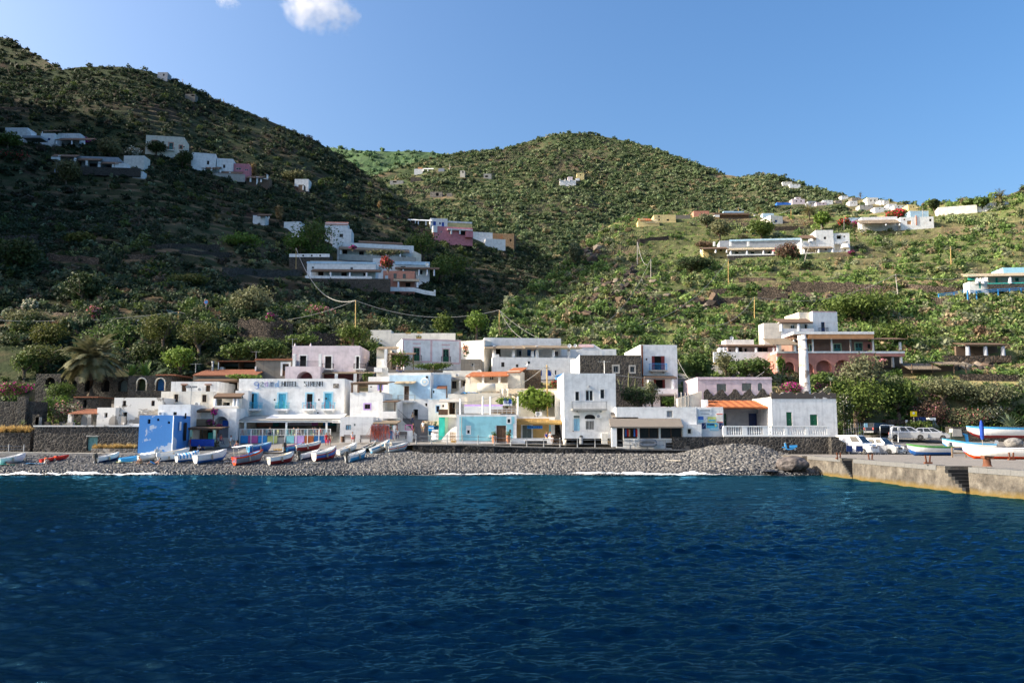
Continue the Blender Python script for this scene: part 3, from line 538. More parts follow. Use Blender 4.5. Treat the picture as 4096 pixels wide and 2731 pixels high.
for o,V,E,tm,label,u,v,face,top,legs,hair,hs,hb,up,group,z,Y in PEOPLE:
 me=bpy.data.meshes.new_from_object(o.evaluated_get(dg));me.materials.clear();_mats(me,['skin',top,legs,'brownwood']);A=np.array([V[a]for a,b in E]);Bv=np.array([V[b]for a,b in E]);mt=np.array([tm[b]for a,b in E]);d=Bv-A;L2=(d**2).sum(1)+1e-9
 C=np.array([p.center[:]for p in me.polygons]);t=np.clip(((C[:,None]-A[None])*d[None]).sum(2)/L2,0,1);D=np.linalg.norm(C[:,None]-(A[None]+d[None]*t[...,None]),axis=2)-np.array([.05 if m_ in (1,2)else .0 for m_ in mt]);k=mt[D.argmin(1)];me.polygons.foreach_set('material_index',k.astype(np.int32));me.polygons.foreach_set('use_smooth',np.ones(len(k),bool))
 p=at(u,v,Y)if Y else gnd(u,v)
 if z:p=p+Vector((0,0,z))
 n_=bpy.data.objects.new('person',me);COL.objects.link(n_);n_.location=p;n_.rotation_euler=(0,0,R(face));tag(n_,label,'person',group)
 m=MB();c=hb+up*.11+Vector((0,.018,0));bm_=bmesh.new();bmesh.ops.create_icosphere(bm_,subdivisions=2,radius=.108);vs_=[(c.x+q.co.x*.95,c.y+max(q.co.y,-.05)*1.05,c.z+max(q.co.z,-.06 if q.co.y>0 else .03)*1.05)for q in bm_.verts];fs_=[[q.index for q in f.verts]for f in bm_.faces];bm_.free();m.mesh(vs_,fs_,0,True);m.build('hair',hair,n_)
 m=MB();e_=hb+up*.085
 for x in (-.034,.034):m.disc((e_.x+x,e_.z),.011,8,e_.y-.1,e_.y-.085)
 m.box(-.024,e_.y-.092,e_.z-.065,.024,e_.y-.08,e_.z-.055,1);m.build('face',['interior','chairred'],n_);bpy.data.objects.remove(o)
def dog(label,k,x,y,Y,face,mat,s_=1.0):
 t=at(*kp(k,x,y),Y);V=[(0,.28,.42),(0,.05,.43),(0,-.22,.45),(0,-.36,.58),(0,-.46,.64),(0,-.58,.6),(0,.4,.5),(0,.52,.62)];E=[(0,1),(1,2),(2,3),(3,4),(4,5),(0,6),(6,7)];Rr=[.085,.085,.115,.07,.075,.035,.025,.015]
 for sx in (.08,-.08):
  for yb,back in ((.27,1),(-.22,0)):
   i=len(V);V+=[(sx,yb-(.06 if back else 0),.24),(sx,yb+(.08 if back else .01),.13),(sx,yb,.02)];E+=[(0 if back else 2,i),(i,i+1),(i+1,i+2)];Rr+=[.05,.03,.028]
  i=len(V);V.append((sx*.6,-.43,.74));E.append((4,i));Rr.append(.02)
 me=bpy.data.meshes.new('dog');me.from_pydata(V,E,[]);o=bpy.data.objects.new('dog',me);COL.objects.link(o);o.modifiers.new('skin','SKIN');sb=o.modifiers.new('sub','SUBSURF');sb.levels=sb.render_levels=1
 for i,d_ in enumerate(me.skin_vertices[0].data):d_.radius=(Rr[i],Rr[i]);d_.use_root=i==1
 bpy.context.view_layer.update();m2=bpy.data.meshes.new_from_object(o.evaluated_get(bpy.context.evaluated_depsgraph_get()));bpy.data.objects.remove(o);m2.materials.clear();_mats(m2,mat);m2.polygons.foreach_set('use_smooth',np.ones(len(m2.polygons),bool))
 o=bpy.data.objects.new('dog',m2);COL.objects.link(o);o.location=t;o.rotation_euler=(0,0,R(face));o.scale=(s_,)*3;tag(o,label,'dog')
dog('small pale dog at the railing beside the person in the dark tank top',4,1115,1152,98.9,10,'cork',.9);dog('brown dog on the promenade before the white cabinet',4,1545,1160,98.9,-50,'tancloth',.9)
# house kit (pixel rectangles are turned into metres on the plane of the facade)
HB=[]
class House:
 def __init__(s,name,label,cat,k,x0,x1,yt,yb,Y=None,yaw=0,D=7,sink=2.5,group=None,margin=2.2):
  s.k=k;u0,vb=kp(k,x0,yb);u1,vt=kp(k,x1,yt);um,vm=(u0+u1)/2,(vt+vb)/2
  if Y is None:
   Y=1e9
   for t in (0,.25,.5,.75,1):
    q=hit(u0+(u1-u0)*t,vb)
    if q is not None:
     xw=q.y*(u1-u0)*t/F
     if um>0 or t>0:Y=min(Y,q.y-xw*math.tan(R(yaw))-margin)
  s.Y=Y;s.a=R(yaw);s.ca,s.sa=math.cos(s.a),math.sin(s.a)
  s.O=at(u0,vb,Y)
  s.root=empty(name,s.O,s.a,label,cat,group)
  s.W=s.px(x1,(yt+yb)/2)[0]-s.px(x0,(yt+yb)/2)[0];s.H=s.px((x0+x1)/2,yt)[1];s.D=D;s.sink=sink;s.X0=s.px(x0,(yt+yb)/2)[0]
  s.X1=s.X0+s.W
  HB.append((min(u0,u1),max(u0,u1),vt,vb,s.Y,D))
 def px(s,x,y,yl=0.0,k=None):
  u,v=kp(k or s.k,x,y);d=ray(u,v);C=Vector((0,0,CZ))
  n=Vector((-s.sa,s.ca,0));t=(s.O+n*yl-C).dot(n)/d.dot(n);p=C+d*t-s.O
  return p.x*s.ca+p.y*s.sa,p.z
 def rect(s,x0,y0,x1,y1,yl=0.0,k=None):
  xm,ym=(x0+x1)/2,(y0+y1)/2
  a,b=s.px(x0,ym,yl,k)[0],s.px(x1,ym,yl,k)[0];c,d=s.px(xm,y1,yl,k)[1],s.px(xm,y0,yl,k)[1]
  return a,c,b,d
 def part(s,name,mb,mats,parent=None,label=None):
  o=mb.build(name,mats,parent or s.root)
  if label:o['label']=label
  return o
 def shell(s,mat,ops=(),roof='concrete',par=.35,x0=None,x1=None,z0=None,z1=None,y0=0.0,D=None,name='wall',slope=0,tilt=0,batter=0):
  """box with openings cut in its front; ops = list of (kind, x0,y0,x1,y1, options)"""
  x0=s.X0 if x0 is None else x0;x1=s.X1 if x1 is None else x1;z0=-s.sink if z0 is None else z0;z1=s.H if z1 is None else z1;D=D or s.D
  holes=[];todo=[]
  for op in ops:
   kind=op[0];opt=op[5]if len(op)>5 else{}
   a,c,b,d=s.rect(*op[1:5],y0,opt.get('k'))
   a,b=max(a,x0+.05),min(b,x1-.05);d=min(d,z1-.08);c=max(c,z0+.01)
   if b-a<.08 or d-c<.08:continue
   holes.append((a,c,b,d,kind,opt));todo.append((a,c,b,d,kind,opt))
  mb=MB();X=sorted({x0,x1,*[h[0]for h in holes],*[h[2]for h in holes]});Z=sorted({z0,z1,*[h[1]for h in holes],*[h[3]for h in holes]})
  for i in range(len(X)-1):
   for j in range(len(Z)-1):
    cx,cz=(X[i]+X[i+1])/2,(Z[j]+Z[j+1])/2
    if any(h[0]<cx<h[2]and h[1]<cz<h[3]for h in holes):continue
    mb.quad((X[i],y0,Z[j]),(X[i+1],y0,Z[j]),(X[i+1],y0,Z[j+1]),(X[i],y0,Z[j+1]))
  zl,zr=z1,z1+tilt;t=.28;yb=y0+D;bx=batter
  mb.quad((x0-bx,yb,z0),(x0,y0,z0),(x0,y0,z1),(x0,yb,z1));mb.quad((x1,y0,z0),(x1+bx,yb,z0),(x1,yb,z1),(x1,y0,z1));mb.quad((x1,yb,z0),(x0,yb,z0),(x0,yb,z1),(x1,yb,z1))
  if par>0 and s.W>1.2:
   q=[(x0,y0),(x1,y0),(x1,yb),(x0,yb)];r_=[(x0+t,y0+t),(x1-t,y0+t),(x1-t,yb-t),(x0+t,yb-t)]
   for i in range(4):
    j=(i+1)%4;mb.quad((*q[i],z1),(*q[j],z1),(*r_[j],z1),(*r_[i],z1));mb.quad((*r_[i],z1),(*r_[j],z1),(*r_[j],z1-par),(*r_[i],z1-par))
   mb.quad(*[(*p,z1-par)for p in r_],mi=1)
  else:mb.quad((x0,y0,z1),(x1,y0,z1),(x1,yb,z1),(x0,yb,z1),mi=1 if roof!='concrete' else 0)
  for a,c,b,d,kind,opt in holes:
   dep=opt.get('dep',{'o':.9,'a':.9,'p':.5}.get(kind,.2));y1=y0+dep
   mb.quad((a,y0,c),(a,y0,d),(a,y1,d),(a,y1,c));mb.quad((b,y0,d),(b,y0,c),(b,y1,c),(b,y1,d));mb.quad((a,y0,c),(a,y1,c),(b,y1,c),(b,y0,c))
   if kind in 'ap':
    cx,rr,zs=(a+b)/2,(b-a)/2,d-min((b-a)/2,(d-c)*.6);hh=d-zs;N=10
    cur=[(cx-rr*math.cos(math.pi*i/N),zs+hh*math.sin(math.pi*i/N))for i in range(N+1)]
    for p,q2 in zip(cur,cur[1:]):
     mb.quad((p[0],y0,p[1]),(q2[0],y0,q2[1]),(q2[0],y0,d),(p[0],y0,d));mb.quad((p[0],y0,p[1]),(p[0],y1,p[1]),(q2[0],y1,q2[1]),(q2[0],y0,q2[1]))
   else:mb.quad((a,y0,d),(b,y0,d),(b,y1,d),(a,y1,d))
  o=s.part(name,mb,[mat,roof])
  for h in todo:s.opening(*h,y0)
  return o
 def opening(s,a,c,b,d,kind,opt,y0=0.0):
  dep=opt.get('dep',{'o':.9,'a':.9,'p':.5}.get(kind,.2));y=y0+dep;w=b-a;h=d-c;col=opt.get('c','whitepaint');f=min(.09,w*.12)
  if opt.get('sur'):
   t=opt.get('sw',.13);m=MB();yy=y0-.022
   m.box(a-t,yy,d,b+t,y0+.03,d+t);m.box(a-t,yy,c-(t if kind not in 'dDo' else 0),a,y0+.03,d);m.box(b,yy,c-(t if kind not in 'dDo' else 0),b+t,y0+.03,d)
   if kind not in 'dDoa':m.box(a,yy,c-t,b,y0+.03,c)
   s.part('window_surround' if kind not in 'dDo' else 'door_surround',m,opt['sur'])
  if kind=='w':
   m=MB();m.box(a,y-.04,c,a+f,y+.02,d);m.box(b-f,y-.04,c,b,y+.02,d);m.box(a+f,y-.04,c,b-f,y+.02,c+f);m.box(a+f,y-.04,d-f,b-f,y+.02,d)
   if w>.5:m.box((a+b)/2-f/2,y-.035,c+f,(a+b)/2+f/2,y+.02,d-f)
   o=s.part('window',m,col);m=MB();m.box(a+f*.5,y+.024,c+f*.5,b-f*.5,y+.05,d-f*.5);m.build('pane',opt.get('g','glass'),o)
  elif kind in 'dD':
   m=MB();n=2 if w>.75 else 1
   for i in range(n):
    p,q=a+w*i/n+.01,a+w*(i+1)/n-.01;m.box(p,y-.03,c,q,y+.03,d)
    for z0_,z1_ in (((.08,.45),(.52,.93))if kind=='d' else((.06,.38),)):m.box(p+w/n*.18,y-.05,c+h*z0_,q-w/n*.18,y-.028,c+h*z1_)
   o=s.part('door',m,col)
   if kind=='D':
    m=MB()
    for i in range(n):
     p,q=a+w*i/n+.01,a+w*(i+1)/n-.01
     for j in range(2):m.box(p+w/n*.16,y-.045,c+h*(.44+.26*j),q-w/n*.16,y-.025,c+h*(.66+.26*j))
    m.build('pane',opt.get('g','glass'),o)
   m=MB();m.box((a+b)/2+.03,y-.08,c+h*.46,(a+b)/2+.07,y-.05,c+h*.52);m.build('handle','steel',o)
  elif kind=='s':
   m=MB()
   for i in range(2):
    p,q=a+w*i/2+.015,a+w*(i+1)/2-.015;m.box(p,y-.02,c,q,y+.02,d);n=max(4,int(h/.12))
    for j in range(n):z=c+h*(j+.3)/n;m.quad((p+.05,y-.025,z),(q-.05,y-.025,z),(q-.05,y-.06,z+h/n*.55),(p+.05,y-.06,z+h/n*.55))
   s.part('shutter',m,col)
  elif kind=='h':
   m=MB();m.box(a,y,c,b,y+.03,d);o=s.part('doorway',m,'interior')
   m=MB();m.box(a+w*.5,y-.1,c,b-.02,y-.05,d)
   for z0_,z1_ in ((.08,.45),(.52,.93)):m.box(a+w*.6,y-.12,c+h*z0_,b-w*.1,y-.098,c+h*z1_)
   s.part('door',m,col)
  elif kind in 'oap':
   m=MB()
   if kind=='o' or opt.get('flat'):m.box(a-.05,y,c-.05,b+.05,y+.05,d+.05)
   else:m.box(a-.2,y,c-.05,b+.2,y+.05,d+.05)
   s.part('doorway' if h>1.4 else 'opening',m,opt.get('c','interior'))  # dark back sheet stands in for the shade inside the opening
 def box(s,name,x0,yt,x1,yb,ya,yz,mat,k=None,label=None,parent=None,mb=None):
  a,c,b,d=s.rect(x0,yt,x1,yb,ya,k);m=mb or MB();m.box(a,ya,c,b,yz,d)
  return s.part(name,m,mat,parent,label)if mb is None else mb
 def roof(s,name,x0,y_front,x1,y_back,yf,yk,mat,th=.14,k=None,over=0,ribs=0):
  """sloping roof sheet: front edge at pixel y_front on plane yf, back edge at y_back on plane yk"""
  xm=(x0+x1)/2;a,b=s.px(x0,y_front,yf,k)[0],s.px(x1,y_front,yf,k)[0];zf=s.px(xm,y_front,yf,k)[1];zk=s.px(xm,y_back,yk,k)[1]
  m=MB();m.hexa([(a,yf,zf-th),(b,yf,zf-th),(b,yk,zk-th),(a,yk,zk-th)],[(a,yf,zf),(b,yf,zf),(b,yk,zk),(a,yk,zk)])
  if ribs:
   for i in range(ribs):
    x=a+(b-a)*(i+.5)/ribs;m.tube([(x,yf-.05,zf+.02),(x,yk,zk+.02)],(b-a)/ribs*.34,6)
  return s.part(name,m,mat)
 def pergola(s,x0,x1,y_front,y_back,y_floor,yf,cols,mat='reed',colmat='white',r=.22,beam='timber',yk=0.0,k=None,th=.12,square=False,join=True):
  s.roof('canopy',x0,y_front,x1,y_back,yf,yk,mat,th,k);xm=(x0+x1)/2;zf=s.px(xm,y_front,yf,k)[1]
  for cx in cols:
   x=s.px(cx,(y_front+y_floor)/2,yf,k)[0];zb=s.px(cx,y_floor,yf,k)[1];m=MB();z1=zf-th-.16
   if square:m.box(x-r,yf+.05,zb,x+r,yf+.05+2*r,z1)
   else:m.tube([(x,yf+.05+r,zb),(x,yf+.05+r,zb+(z1-zb)*.1),(x,yf+.05+r,z1)],[r*1.15,r*1.08,r*.86],10)
   s.part('column',m,colmat)
  a,b=s.px(x0,y_front,yf,k)[0],s.px(x1,y_front,yf,k)[0];m=MB();m.box(a,yf+.1,zf-th-.16,b,yf+.26,zf-th-.002);s.part('beam',m,beam)
 def balcony(s,x0,x1,yr,yf,yb,dep=.9,rail='blackmetal',slab='white',k=None,brackets=True):
  a,c,b,d=s.rect(x0,yf,x1,yb,-dep,k);zr=s.px((x0+x1)/2,yr,-dep,k)[1];d2=max(d,c+.08)
  m=MB();m.box(a,-dep,c,b,0,d2)
  if brackets:
   for t in (.15,.85):m.box(a+(b-a)*t-.07,-dep*.6,c-.22,a+(b-a)*t+.07,-.0,c)
  o=s.part('balcony',m,slab);m=MB();n=max(5,int((b-a)/.16));w=.022
  m.box(a,-dep+.02,zr-.05,b,-dep+.06,zr);m.box(a,-dep+.02,zr-.05,a+.04,0,zr);m.box(b-.04,-dep+.02,zr-.05,b,0,zr)
  for i in range(n+1):x=a+.02+(b-a-.04)*i/n;m.box(x-w/2,-dep+.03,d2,x+w/2,-dep+.05,zr-.05)
  for i in range(1,5):
   for x in (a+.02,b-.02):m.box(x-w/2,-dep*i/5,d2,x+w/2,-dep*i/5+w,zr-.05)
  m.build('railing',rail,o)
ACN=[]
def thing_at(name,label,cat,u,v,Y,rz=0,group=None):
 return empty(name,at(u,v,Y),rz,label,cat,group)
def aircon(k,x0,yt,x1,yb,Y,label):
 u0,v0=kp(k,x0,yt);u1,v1=kp(k,x1,yb);p=at(u0,v1,Y);q=at(u1,v0,Y);w,h=q.x-p.x,q.z-p.z
 t=empty('air_conditioner',p,0,label,'air conditioner','outdoor air conditioning units')
 m=MB();m.box(0,0,.0,w,.32,h);m.box(.05,.04,-.06,w*.2,.28,0);m.box(w*.8,.04,-.06,w-.05,.28,0);m.build('casing','whitepaint',t)
 m=MB();m.disc((w*.38,h*.5),min(w*.32,h*.42),16,-.02,.0);m.build('fan_grille','greymetal',t)
def dish(k,x,y,r_,Y,label,mat='whitepaint',yaw=0):
 u,v=kp(k,x,y);c=at(u,v,Y);r=r_*KR[k][2]/F*Y;t=empty('satellite_dish',c,R(yaw),label,'satellite dish','satellite dishes on the houses')
 m=MB();N=16;rows=[]
 for j in range(4):
  q=j/3;rows.append([(r*q*math.cos(2*math.pi*i/N),-.22*r*q*q,r*q*math.sin(2*math.pi*i/N))for i in range(N)])
 for j in range(3):
  for i in range(N):m.quad(rows[j][i],rows[j][(i+1)%N],rows[j+1][(i+1)%N],rows[j+1][i],smooth=True)
 m.build('reflector',mat,t);m=MB();m.tube([(0,0,-.2*r),(0,-.9*r,-.05*r)],.02);m.box(-.06,-.98*r,-.1*r,.06,-.85*r,.02);m.build('feed_arm','greymetal',t)
 m=MB();m.tube([(0,.08,0),(0,.1,-r*1.9)],.035);m.build('mast','greymetal',t)
 # the village, row by row
def H(*a,**k):return House(*a,**k)
# white hotel
h=H('hotel','long white hotel with cyan balcony doors and lettering along its parapet','hotel',2,848,1873,517,1140,113,yaw=-1,D=9)
dr=dict(c='cyanpaint',sur='cyanpale',sw=.2)
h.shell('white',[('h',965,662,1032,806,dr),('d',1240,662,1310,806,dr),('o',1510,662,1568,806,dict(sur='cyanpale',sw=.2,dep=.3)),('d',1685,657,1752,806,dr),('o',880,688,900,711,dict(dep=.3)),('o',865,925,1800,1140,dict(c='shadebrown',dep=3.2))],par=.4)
for x0,x1 in ((940,1065),(1207,1328),(1465,1588),(1653,1773)):h.balcony(x0,x1,745,806,824,1.0,'cyanpaint')
m=MB();a,c,b,d=h.rect(1767,565,1822,608,-.03);m.box(a,-.03,c,b,.02,d);h.part('plaque',m,'stonelight')
m=MB()
for x,y in ((1203,720),(1630,720),(1700,708),(1620,846)):
 p=h.px(x,y);m.disc(p,.13,10,-.01,.02)
h.part('vent',m,'interior')
STROKES={'H':[[(0,0),(0,1)],[(1,0),(1,1)],[(0,.5),(1,.5)]],'O':[[(0,0),(0,1),(1,1),(1,0),(0,0)]],'T':[[(0,1),(1,1)],[(.5,0),(.5,1)]],'E':[[(1,0),(0,0),(0,1),(1,1)],[(0,.5),(.8,.5)]],'L':[[(0,1),(0,0),(1,0)]],'S':[[(0,0),(.75,0),(1,.12),(1,.3),(0,.75),(0,1),(1,1)]],'Z':[[(0,1),(1,1),(.15,.12),(.35,0),(1,0)]],'I':[[(.5,0),(.5,1)]],'R':[[(0,0),(0,1),(.9,1),(.9,.55),(0,.5)],[(.3,.5),(1,0)]],'N':[[(0,0),(0,1),(1,0),(1,1)]],'A':[[(0,0),(0,.8),(.2,1),(1,1),(1,0)],[(0,.45),(1,.45)]],'P':[[(0,0),(0,1),(1,1),(1,.5),(0,.5)]],'M':[[(0,0),(0,1),(.5,.5),(1,1),(1,0)]],'U':[[(0,1),(0,0),(1,0),(1,1)]],'D':[[(0,0),(0,1),(.7,1),(1,.7),(1,.3),(.7,0),(0,0)]],'G':[[(1,.85),(.8,1),(.2,1),(0,.8),(0,.2),(.2,0),(1,0),(1,.5),(.6,.5)]],'C':[[(1,1),(0,1),(0,0),(1,0)]],'3':[[(0,1),(1,1),(.4,.55),(1,.4),(1,0),(0,0)]],'8':[[(0,0),(0,1),(1,1),(1,0),(0,0)],[(0,.5),(1,.5)]],'g':[[(.95,.8),(.7,1),(.2,.95),(0,.6),(.2,.25),(.7,.25),(.95,.6),(.95,-.2),(.6,-.45),(.2,-.3)]],'r':[[(0,.9),(.5,1),(.8,.8),(.3,.45),(.1,.1),(.5,0),(1,.1)]],'a':[[(.9,1),(.3,.95),(0,.5),(.3,.05),(.8,.2),(.9,1),(.95,0)]],'n':[[(0,0),(.05,1),(.35,.95),(.45,0)],[(.45,.8),(.8,1),(.85,0)]],'d':[[(.8,1.25),(.6,.6),(.25,.75),(0,.35),(.2,0),(.65,.1),(.75,.7),(.8,0),(1.05,-.1)]],'l':[[(.4,0),(.4,1.3)]],'s':[[(.9,.9),(.3,1),(.1,.7),(.8,.35),(.7,.05),(0,0)]],'c':[[(.9,.85),(.4,1),(0,.5),(.4,0),(.9,.1)]],'o':[[(.4,1),(0,.5),(.4,0),(.85,.5),(.4,1)]],'i':[[(.4,0),(.4,.9)]],'e':[[(0,.5),(.9,.55),(.6,1),(.2,.9),(0,.5),(.3,0),(.9,.1)]],'L_':[]}
def letters(txt,frame,x0,z0,x1,z1,y,wd,gap=.38,mb=None,dep=.03):
 """stroke letters laid between x0..x1 on the plane y of a parent frame"""
 mb=mb or MB();n=len(txt);cw=(x1-x0)/(n+(n-1)*gap)
 for i,ch in enumerate(txt):
  xa=x0+i*cw*(1+gap)
  for st in STROKES.get(ch,[]):
   P=[Vector((xa+p[0]*cw,y,z0+p[1]*(z1-z0)))for p in st]
   for q,r_ in zip(P,P[1:]):
    d=(r_-q).normalized()*wd*.5;mb.bar(q-d,r_+d,wd,dep)
 return mb
def hot(txt,x0,x1,y0,y1,mat,wd,gap=.38):
 a,c,b,d=h.rect(x0,y0,x1,y1,-.02);letters(txt,h,a,c,b,d,-.02,wd,gap).build('lettering',mat,h.root)
hot('HOTEL',1274,1428,546,587,'blackmetal',.11);hot('SIRENA',1490,1664,546,587,'blackmetal',.1)
for ch,x0,x1,mt in (('g',1005,1050,'bluepaint'),('r',1066,1098,'greyshutter'),('a',1108,1138,'lilacpaint'),('n',1158,1192,'hullnavy'),('d',1208,1246,'medblue')):hot(ch,x0,x1,549,593,mt,.075)
# awning, restaurant
h.roof('awning',805,915,1862,868,-4.2,0,'concrete',.12)
m=MB();a,c,b,d=h.rect(1150,866,1870,890,-2.2);zk=h.px(1500,862,0)[1];zf=h.px(1500,905,-3.6)[1];m.hexa([(a,-3.6,zf+.06),(b,-3.6,zf+.06),(b,0,zk+.06),(a,0,zk+.06)],[(a,-3.6,zf+.12),(b,-3.6,zf+.12),(b,0,zk+.12),(a,0,zk+.12)]);h.part('awning_cloth',m,'whitecloth')
m=MB();a,b=h.px(805,915,-4.2)[0],h.px(1862,915,-4.2)[0];zf=h.px(1300,915,-4.2)[1]
m.box(a,-4.1,zf-.32,b,-3.95,zf-.13);h.part('beam',m,'whitepaint')
for x in (838,915,1312,1700,1850):
 m=MB();q=h.px(x,1140,-4.0);m.box(q[0]-.12,-4.1,-.3,q[0]+.12,-3.9,zf-.13);h.part('post',m,'whitepaint')
for x0,x1,mt in ((870,945,'medblue'),(945,1041,'magentapaint'),(1041,1131,'medblue'),(1131,1230,'limepaint'),(1314,1393,'aquapaint'),(1393,1490,'lilacpaint'),(1490,1580,'rustpaint'),(1580,1738,'navyblue')):
 h.box('railing_panel',x0+3,1062,x1-3,1138,-5.0,-4.92,mt)
m=MB();a,c,b,d=h.rect(868,1000,1740,1062,-5.0)
for x in [a+(b-a)*i/60 for i in range(61)]:m.box(x-.02,-4.98,c,x+.02,-4.95,d)
for i in range(9):x=a+(b-a)*i/8;m.box(x-.05,-5.02,-.6,x+.05,-4.9,d)
m.box(a,-5.02,d-.06,b,-4.92,d);m.box(a,-5.02,c-.05,b,-4.9,c);h.part('railing',m,'whitepaint')
m=MB();m.box(a,-4.9,-.6,b,.5,c-.25);h.part('terrace_floor',m,'concrete')
for x0,x1,y0,mt in ((1030,1180,920,'salmon'),(1185,1240,920,'tealwall'),(1320,1560,935,'lilac'),(1560,1620,930,'magentapaint'),(1622,1665,935,'tan'),(1670,1735,925,'medblue'),(1740,1800,925,'tealwall')):h.box('painted_panel',x0,y0,x1,1060,2.6,2.7,mt)
m=MB();a,c,b,d=h.rect(1758,916,1842,943,-4.3);m.box(a,-4.35,c,b,-4.28,d);bd=h.part('sign_board',m,'whitepaint')
letters('LaSirena',h,a+.12,c+.2,b-.3,d-.2,-4.37,.05,.3).build('lettering','blackmetal',bd)
m=MB()
for i in range(8):a,c,b,d=h.rect(1742,1125-i*13,1865,1140,-4.9+i*.5);m.box(a,-4.9+i*.5,-.6,b,-4.4+i*.5,.2*(i+1))
h.part('steps',m,'concrete')
# tables and chairs standing on the restaurant terrace
zt=h.px(1300,1062,-4.9)[1]-.25
def add_chair(o,mat,label,rz=0,name='chair',group='painted chairs outside the hotel'):
 t=empty(name,o,rz,label,'chair',group);m=MB();m.box(-.22,-.22,.42,.22,.22,.47);m.build('seat',mat,t)
 m=MB()
 for x in (-.2,.2):m.bar((x,.2,.47),(x,.25,.95),.04)
 for z in (.6,.74,.9):m.box(-.2,.2,z,.2,.25,z+.06)
 m.build('backrest',mat,t)
 for x in (-.2,.2):
  for y in (-.2,.2):m=MB();m.box(x-.02,y-.02,0,x+.02,y+.02,.42);m.build('leg',mat,t)
 return t
HM=Matrix.Translation(h.O)@Matrix.Rotation(h.a,4,'Z')
cc=['chairred','hullcream','cyanpaint','chairgreen','limepaint'];protos={}
for i,x in enumerate(range(895,1720,36)):
 if 1225<x<1318:continue
 px_=h.px(x,1062,-4.3);c_=cc[i%5];p=HM@Vector((px_[0],-4.35,zt))
 if c_ not in protos:protos[c_]=t=add_chair(p,c_,'%s chair behind the white terrace railing of the hotel'%{'chairred':'red','hullcream':'cream','cyanpaint':'cyan','chairgreen':'green','limepaint':'lime yellow'}[c_],i*1.3)
 else:t=copy_tree(protos[c_]);t.location=p;t.rotation_euler=(0,0,i*1.3)
for i,(x,c_,lb)in enumerate(((958,'cyanpaint','first'),(1048,'cyanpaint','second'),(1225,'chairgreen','third'),(1305,'chairgreen','fourth'),(1500,'chairred','fifth'),(1562,'chairred','sixth'),(1672,'chairred','seventh'),(1752,'chairred','eighth'))):
 p=h.px(x,806,-.5);bl=['half open door','cyan double door','dark open door','cyan door by the plaque'][i//2]
 t=add_chair(HM@Vector((p[0],-.5,h.px(x,806,-1)[1]+.02)),c_,'%s chair at the %s end of the balcony with the %s'%({'cyanpaint':'cyan','chairgreen':'green','chairred':'red'}[c_],['west','east'][i%2],bl),1.57 if i%2 else-1.57,'balcony_chair')
h2=H('annex','low white annex joined to the west end of the hotel','house',2,815,940,632,1110,111.5,D=4)
h2.shell('white',[('o',878,688,900,711,dict(dep=.3))])
# blue painted house by the beach
h=H('fishermans_house','bright blue house with large pale peeling patches facing the beach','house',1,1338,1667,870,1236,99,D=5.2)
h.shell('bluepeel',[('o',1424,908,1452,950,dict(dep=.25)),('p',1514,900,1538,924,dict(dep=.2)),('p',1618,927,1642,950,dict(dep=.2))],roof='concrete',batter=.15)
m=MB();a,c,b,d=h.rect(1664,872,1672,1200);m.tube([(b,-.08,.3),(b,-.08,d)],.06);h.part('drainpipe',m,'whitepaint')
m=MB();x=h.X1+.16
m.box(x,1.5,h.H*.6,x+.04,2.0,h.H*.6+1.1);h.part('emblem_board',m,'whitepaint');m=MB();m.box(x+.0,3.0,1.5,x+.05,3.7,3.8);h.part('door',m,'interior');m=MB();m.box(x,3.0,4.3,x+.04,3.4,5.0);h.part('window',m,'interior')
# derelict white house and neighbours above the long retaining wall
h=H('stone_retaining_wall','long dark basalt retaining wall with a pale coping above the beach path','wall',1,325,1345,975,1214,101,D=4,sink=1)
h.shell('basaltmortar',[('d',838,1076,940,1210,dict(c='tealdoor',dep=.35))],par=0,roof='concrete')
h.box('coping',322,966,1348,980,-.12,4,'derelict');h.box('lintel',830,1064,950,1076,-.06,.2,'concrete')
h=H('lean_to','open lean-to with a rusty tile roof beside the derelict house','shed',1,640,940,845,965,106,D=4,sink=.5)
m=MB();m.box(h.X0,3.7,-.5,h.X1,4,h.H+.3);h.part('wall',m,'derelict');h.roof('roof',655,850,945,808,-.3,4.2,'tiles',.12)
for x in (672,862):a,c,b,d=h.rect(x-18,855,x+18,965);m=MB();m.box(a,0,c-.5,b,.5,d);h.part('pillar',m,'derelict')
h.box('stove',880,900,930,965,2.2,3.5,'concrete');h.box('low_wall',640,938,700,965,-.6,0,'derelict')
h=H('derelict_house','derelict white house with grey plaster scars and a collapsed pergola','house',1,1098,1560,700,965,107,D=7,sink=.5)
h.shell('derelict',[('w',1183,728,1217,782,dict(c='brownwood',g='interior')),('w',1459,728,1493,780,dict(c='brownwood',g='interior')),('o',1180,840,1225,960,dict(dep=.5))])
h.shell('derelict',[('o',1006,845,1037,890,dict(dep=.4))],x0=h.px(935,880,-1.2)[0],x1=h.px(1112,880,-1.2)[0],z1=h.px(1020,795,-1.2)[1],y0=-1.2,D=6,name='side_wing')
m=MB()
rg=random.Random(2)
for i in range(15):
 x=1230+rg.random()*260;y=800+rg.random()*70;p,q=h.px(x,y,-2.5),h.px(x+60+rg.random()*150,y+rg.uniform(-12,20),-1);m.bar((p[0],-2.5+rg.random(),p[1]),(q[0],-1+rg.random(),q[1]),.09)
h.part('fallen_pergola',m,'greypole');h.box('pillar',1168,878,1200,962,-2.6,-2.1,'derelict');h.box('planter',1240,950,1350,966,-2.4,-1.6,'derelict')
h=H('cream_house','cream two storey house with brown shutters and rooftop coolers','house',2,105,612,640,815,111,D=7)
h.shell('ivory',[('w',233,667,272,741,dict(c='brownwood',sur='cream')),('w',503,671,545,743,dict(c='brownwood',sur='cream'))])
